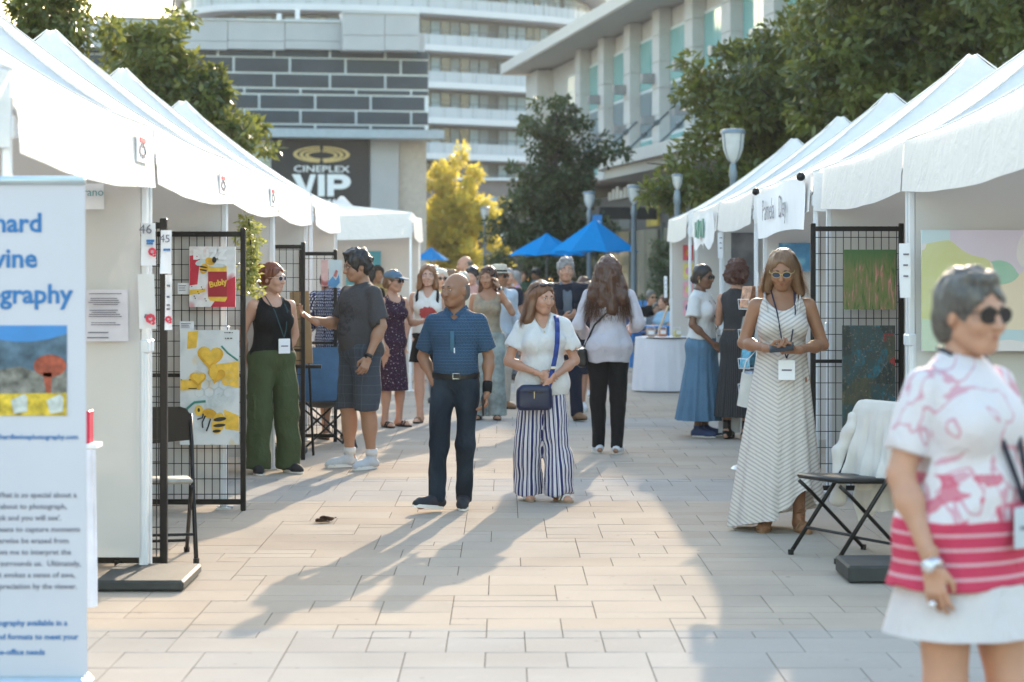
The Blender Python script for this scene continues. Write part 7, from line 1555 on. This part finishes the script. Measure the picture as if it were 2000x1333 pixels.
person('tall woman in a long striped linen sundress looking down at her phone', GP(1528, 1036), 1.75, -6,
       dict(ela=(-.235, .01, 1.14), wra=(-.075, -.255, 1.115), elb=(.245, .01, 1.13), wrb=(.06, -.255, 1.105), toea=(-.13, -.15, 0), ankb=(.10, -.02, .085), toeb=(.15, -.18, 0), head=(0, -.028, 1.585)), dict(yaw=-6, pitch=20), 'f', 'tan', .0095, .0055, dict(mat=chv, hem=1.02, sleeve=0, neck='strap', depth=.185, ease=.012, fold=.003, name='bodice', cut=.105), dict(kind='skirt', mat=chv, z0=1.14, z1=.075, r0=(.142, .112), r1=(.285, .22), n=9, amp=.095, pw=.95, hemv=hemf, name='dress_skirt', cx=(-.03, 0)), dict(kind='long', mat=h_lbrown, th=.012, part=0, len=.1, cones=[((-.06, .03, .02), (-.10, .01, -.14), .042, .036), ((.06, .03, .02), (.105, .01, -.15), .042, .038), ((0, .07, 0), (0, .08, -.14), .065, .06)], strands=dict(n=460, arc=(10, 94), len=.235, flare=.45, wave=.016)), dict(kind='sandal', mat=tan_l, sole=tan_l), gl=dict(dark=True, size=(.027, .019), frame=goldm, lens=mat('lens_blue', (.03, .05, .09), .15)), hands={'a': dict(dir=(.75, -.55, .05), n=(.2, .5, .8), curl=.75), 'b': dict(dir=(-.75, -.55, .05), n=(-.2, .5, .8), curl=.75)}, extra=ex, seed=47)
m = MB(); m.grid(lambda u, v: (.16 * (u - .5) * (1.25 - .5 * v), .03 * math.sin(math.pi * u) * -1, .26 * v - .02 * math.sin(math.pi * u)), 10, 8); m.grid(lambda u, v: (.16 * (u - .5) * (1.25 - .5 * v), .03 * math.sin(math.pi * u), .26 * v - .02 * math.sin(math.pi * u)), 10, 8)
q = empty('tote_bag', PT(1464, 792, 15.8), 0, 'small cream cloth bag hanging from the postcard rack', 'bag'); m.build('body', mat('cream_cloth', (.62, .60, .55), .85), q, True); m = MB(); m.tube([(-.05, 0, .25), (-.03, .0, .34), (.10, .35, .42), (.05, 0, .25)], .006, 6); m.build('handle', mat('cream_cloth', (.62, .60, .55), .85), q)
# ------------------------------------------------------------------ blurred woman passing close by
def ex(c):
    s = c.s; lanyard(c, .93, x0=.03, front=-.20, badge_mat=mat('badge_film', (.5, .55, .6), .3), rad=.008)
    a, b = c.J['ela'], c.J['wra']; d = nrm(b - a); p = b - d * .005
    m = MB(); m.tube([p - d * .012, p + d * .012], .031, 16); q = under(c, 'watch', m, mat('silver_band', (.65, .65, .68), .25, .8)); m = MB(); m.ball(p + V(-.03, -.015, 0), (.012, .018, .018)); m.build('watch_face', mat('silver_face', (.75, .75, .78), .2, .6), q)
    m = MB(); m.ball(c.J['wra'] + nrm((0, -.12, -1)) * .10 + V(-.014, -.0, 0), .011); under(c, 'ring', m, mat('silver_band', (.65, .65, .68), .25, .8))
    sk_ = V(*SKIN['light'])
FGW = person('grey-haired woman in a pink and white tee, pale skirt and black sunglasses', Vector((1.30, 5.75, 0)), 1.600, 36,
       dict(ela=(-.235, .035, 1.11), wra=(-.245, -.10, .855), elb=(.235, -.02, 1.11), wrb=(.17, -.22, 1.02), ankb=(.10, -.10, .085), toeb=(.13, -.27, 0), kneeb=(.10, -.09, .48), neck=(0, .0, 1.43), head=(0, -.035, 1.585)), dict(yaw=-2, pitch=4), 'f', 'light', .0085, .0048, dict(mat=pink_tee(), hem=.775, sleeve=.72, slack=.010, ease=.020, fold=.006, hemflare=.055, neck='crew', res=.0085), dict(kind='skirt', mat=cloth_mat('pale_skirt', (.56, .53, .54), .04), z0=.90, z1=.632, r0=(.17, .15), r1=(.245, .225), hip=.01, amp=.022, n=7, name='skirt'), dict(kind='short', mat=h_dgrey, th=.014, rough=.006, fly=420, fall=1.2, ears=True, line=.066, blobs=[((0, .075, -.06), (.055, .035, .045), .02), ((0, -.02, .108), (.065, .06, .028), .02)]), dict(kind='shoe', mat=leather), gl=dict(dark=True, size=(.033, .024)), hands={'a': dict(dir=(0, -.18, -1), n=(.7, .3, 0), curl=.38), 'b': dict(curl=.6)}, g=(1.24, 1.28), belly=.75, bust=1.0, extra=ex, seed=50)
# ------------------------------------------------------------------ seated people by the far chairs, and visitors in the low tent
def seated(label, px, Y, face, H, skin, tmat, hairm, gl=None, sex='f', seed=60):
    return person(label, Vector((GX(px, Y), Y, -.08)), H, face, dict(hipa=(-.09, .0, .52), hipb=(.09, 0, .52), kneea=(-.11, -.42, .52), kneeb=(.11, -.42, .52), anka=(-.11, -.42, .12), ankb=(.11, -.42, .12), toea=(-.12, -.6, .05), toeb=(.12, -.6, .05)) if False else dict(kneea=(-.11, -.40, .90), kneeb=(.11, -.40, .90), anka=(-.11, -.42, .50), ankb=(.11, -.42, .50), toea=(-.12, -.60, .42), toeb=(.12, -.60, .42), ela=(-.22, -.08, 1.12), wra=(-.1, -.3, 1.08), elb=(.22, -.08, 1.12), wrb=(.1, -.3, 1.08)), None, sex, skin, .014, .008, dict(mat=tmat, hem=.9), dict(kind='pants', mat=navy), dict(kind='short' if sex == 'm' else 'bun', mat=hairm, th=.014), dict(kind='shoe', mat=leather), gl=gl, seed=seed)
for lab, px, Y, fc, H, skn, tm, hm_, g_, sx_, sd in (('bald seated man in black with sunglasses at the blue table', 1272, 37.2, 25, 1.74, 'light', blackc, h_dgrey, dict(dark=True), 'm', 61), ('dark-haired seated woman in pale blue at the blue table', 1297, 36.2, -55, 1.66, 'light', cloth_mat('sky_blue_top', (.25, .38, .5)), h_brown, None, 'f', 62), ('small dark-haired child seated between two adults', 1283, 36.8, 0, 1.52, 'olive', greyc, h_black, None, 'f', 63)):
    c = seated(lab, px, Y, fc, H, skn, tm, hm_, g_, sx_, sd); c.root.location.z = -.44
person('dark-haired visitor in black inside the low tent', Vector((GX(722, 28.9), 28.9, 0)), 1.70, 175, None, None, 'f', 'olive', .015, .009, dict(mat=blackc, sleeve=1.7), dict(kind='pants', mat=blackc), dict(kind='bun', mat=h_black, th=.016, cones=[((0, .07, 0), (0, .08, -.12), .06, .05)]), dict(kind='shoe', mat=leather), seed=71)
person('visitor with dark hair beside the turquoise panel', Vector((GX(737, 29.8), 29.8, 0)), 1.72, 20, None, None, 'f', 'olive', .015, .009, dict(mat=cloth_mat('mustard_top', (.35, .26, .10))), dict(kind='pants', mat=navy), dict(kind='short', mat=h_black, th=.02, rough=.008), dict(kind='shoe', mat=leather), seed=72)

# ------------------------------------------------------------------ more strollers far down the walk
for lab, px, Y, fc, H, sx_, skn, tm, bm2, hm_, sd in (('stroller in a dark green top far down the walk', 1022, 54, 10, 1.68, 'f', 'light', cloth_mat('dark_green_top', (.05, .09, .06)), navy, h_brown, 81), ('stroller in a black jacket below the blue umbrella', 1098, 47, 170, 1.74, 'm', 'tan', blackc, navy, h_black, 82), ('stroller in a white shirt beyond the crowd', 872, 46, -20, 1.72, 'm', 'light', whitecloth, greyc, h_dgrey, 83), ('stroller in a red top beyond the crowd', 938, 44, 15, 1.66, 'f', 'olive', cloth_mat('red_top', (.35, .05, .05)), navy, h_black, 84), ('stroller in a sand-coloured top near the golden tree', 960, 52, 160, 1.70, 'f', 'fair', cloth_mat('sand_top', (.42, .36, .28)), greyc, h_lbrown, 85), ('grey-haired stroller in navy behind the man in the straw hat', 992, 31, 25, 1.68, 'm', 'light', navy, greyc, h_grey, 86)):
    person(lab, Vector((GX(px, Y), Y, 0)), H, fc, None, None, sx_, skn, .018, .011, dict(mat=tm, sleeve=.8), dict(kind='pants', mat=bm2), dict(kind='short' if sx_ == 'm' else 'bun', mat=hm_, th=.016), dict(kind='shoe', mat=leather), seed=sd)
# ================================================================== thin air volume added to lift distant darks like lens veil
m = MB(); m.b2((-75, -6, -1.0), (75, 232, 35)); hz = m.build('veil_haze', None)
hm_ = bpy.data.materials.new('veil_haze_volume'); hm_.use_nodes = True; nt_ = hm_.node_tree; nt_.nodes.remove(nt_.nodes['Principled BSDF'])
pv = nt_.nodes.new('ShaderNodeVolumePrincipled'); pv.inputs['Color'].default_value = (.88, .94, 1.0, 1); pv.inputs['Density'].default_value = .00022; pv.inputs['Anisotropy'].default_value = .35
nt_.links.new(pv.outputs[0], nt_.nodes['Material Output'].inputs['Volume']); hz.data.materials.append(hm_); tag(hz, kind='stuff')
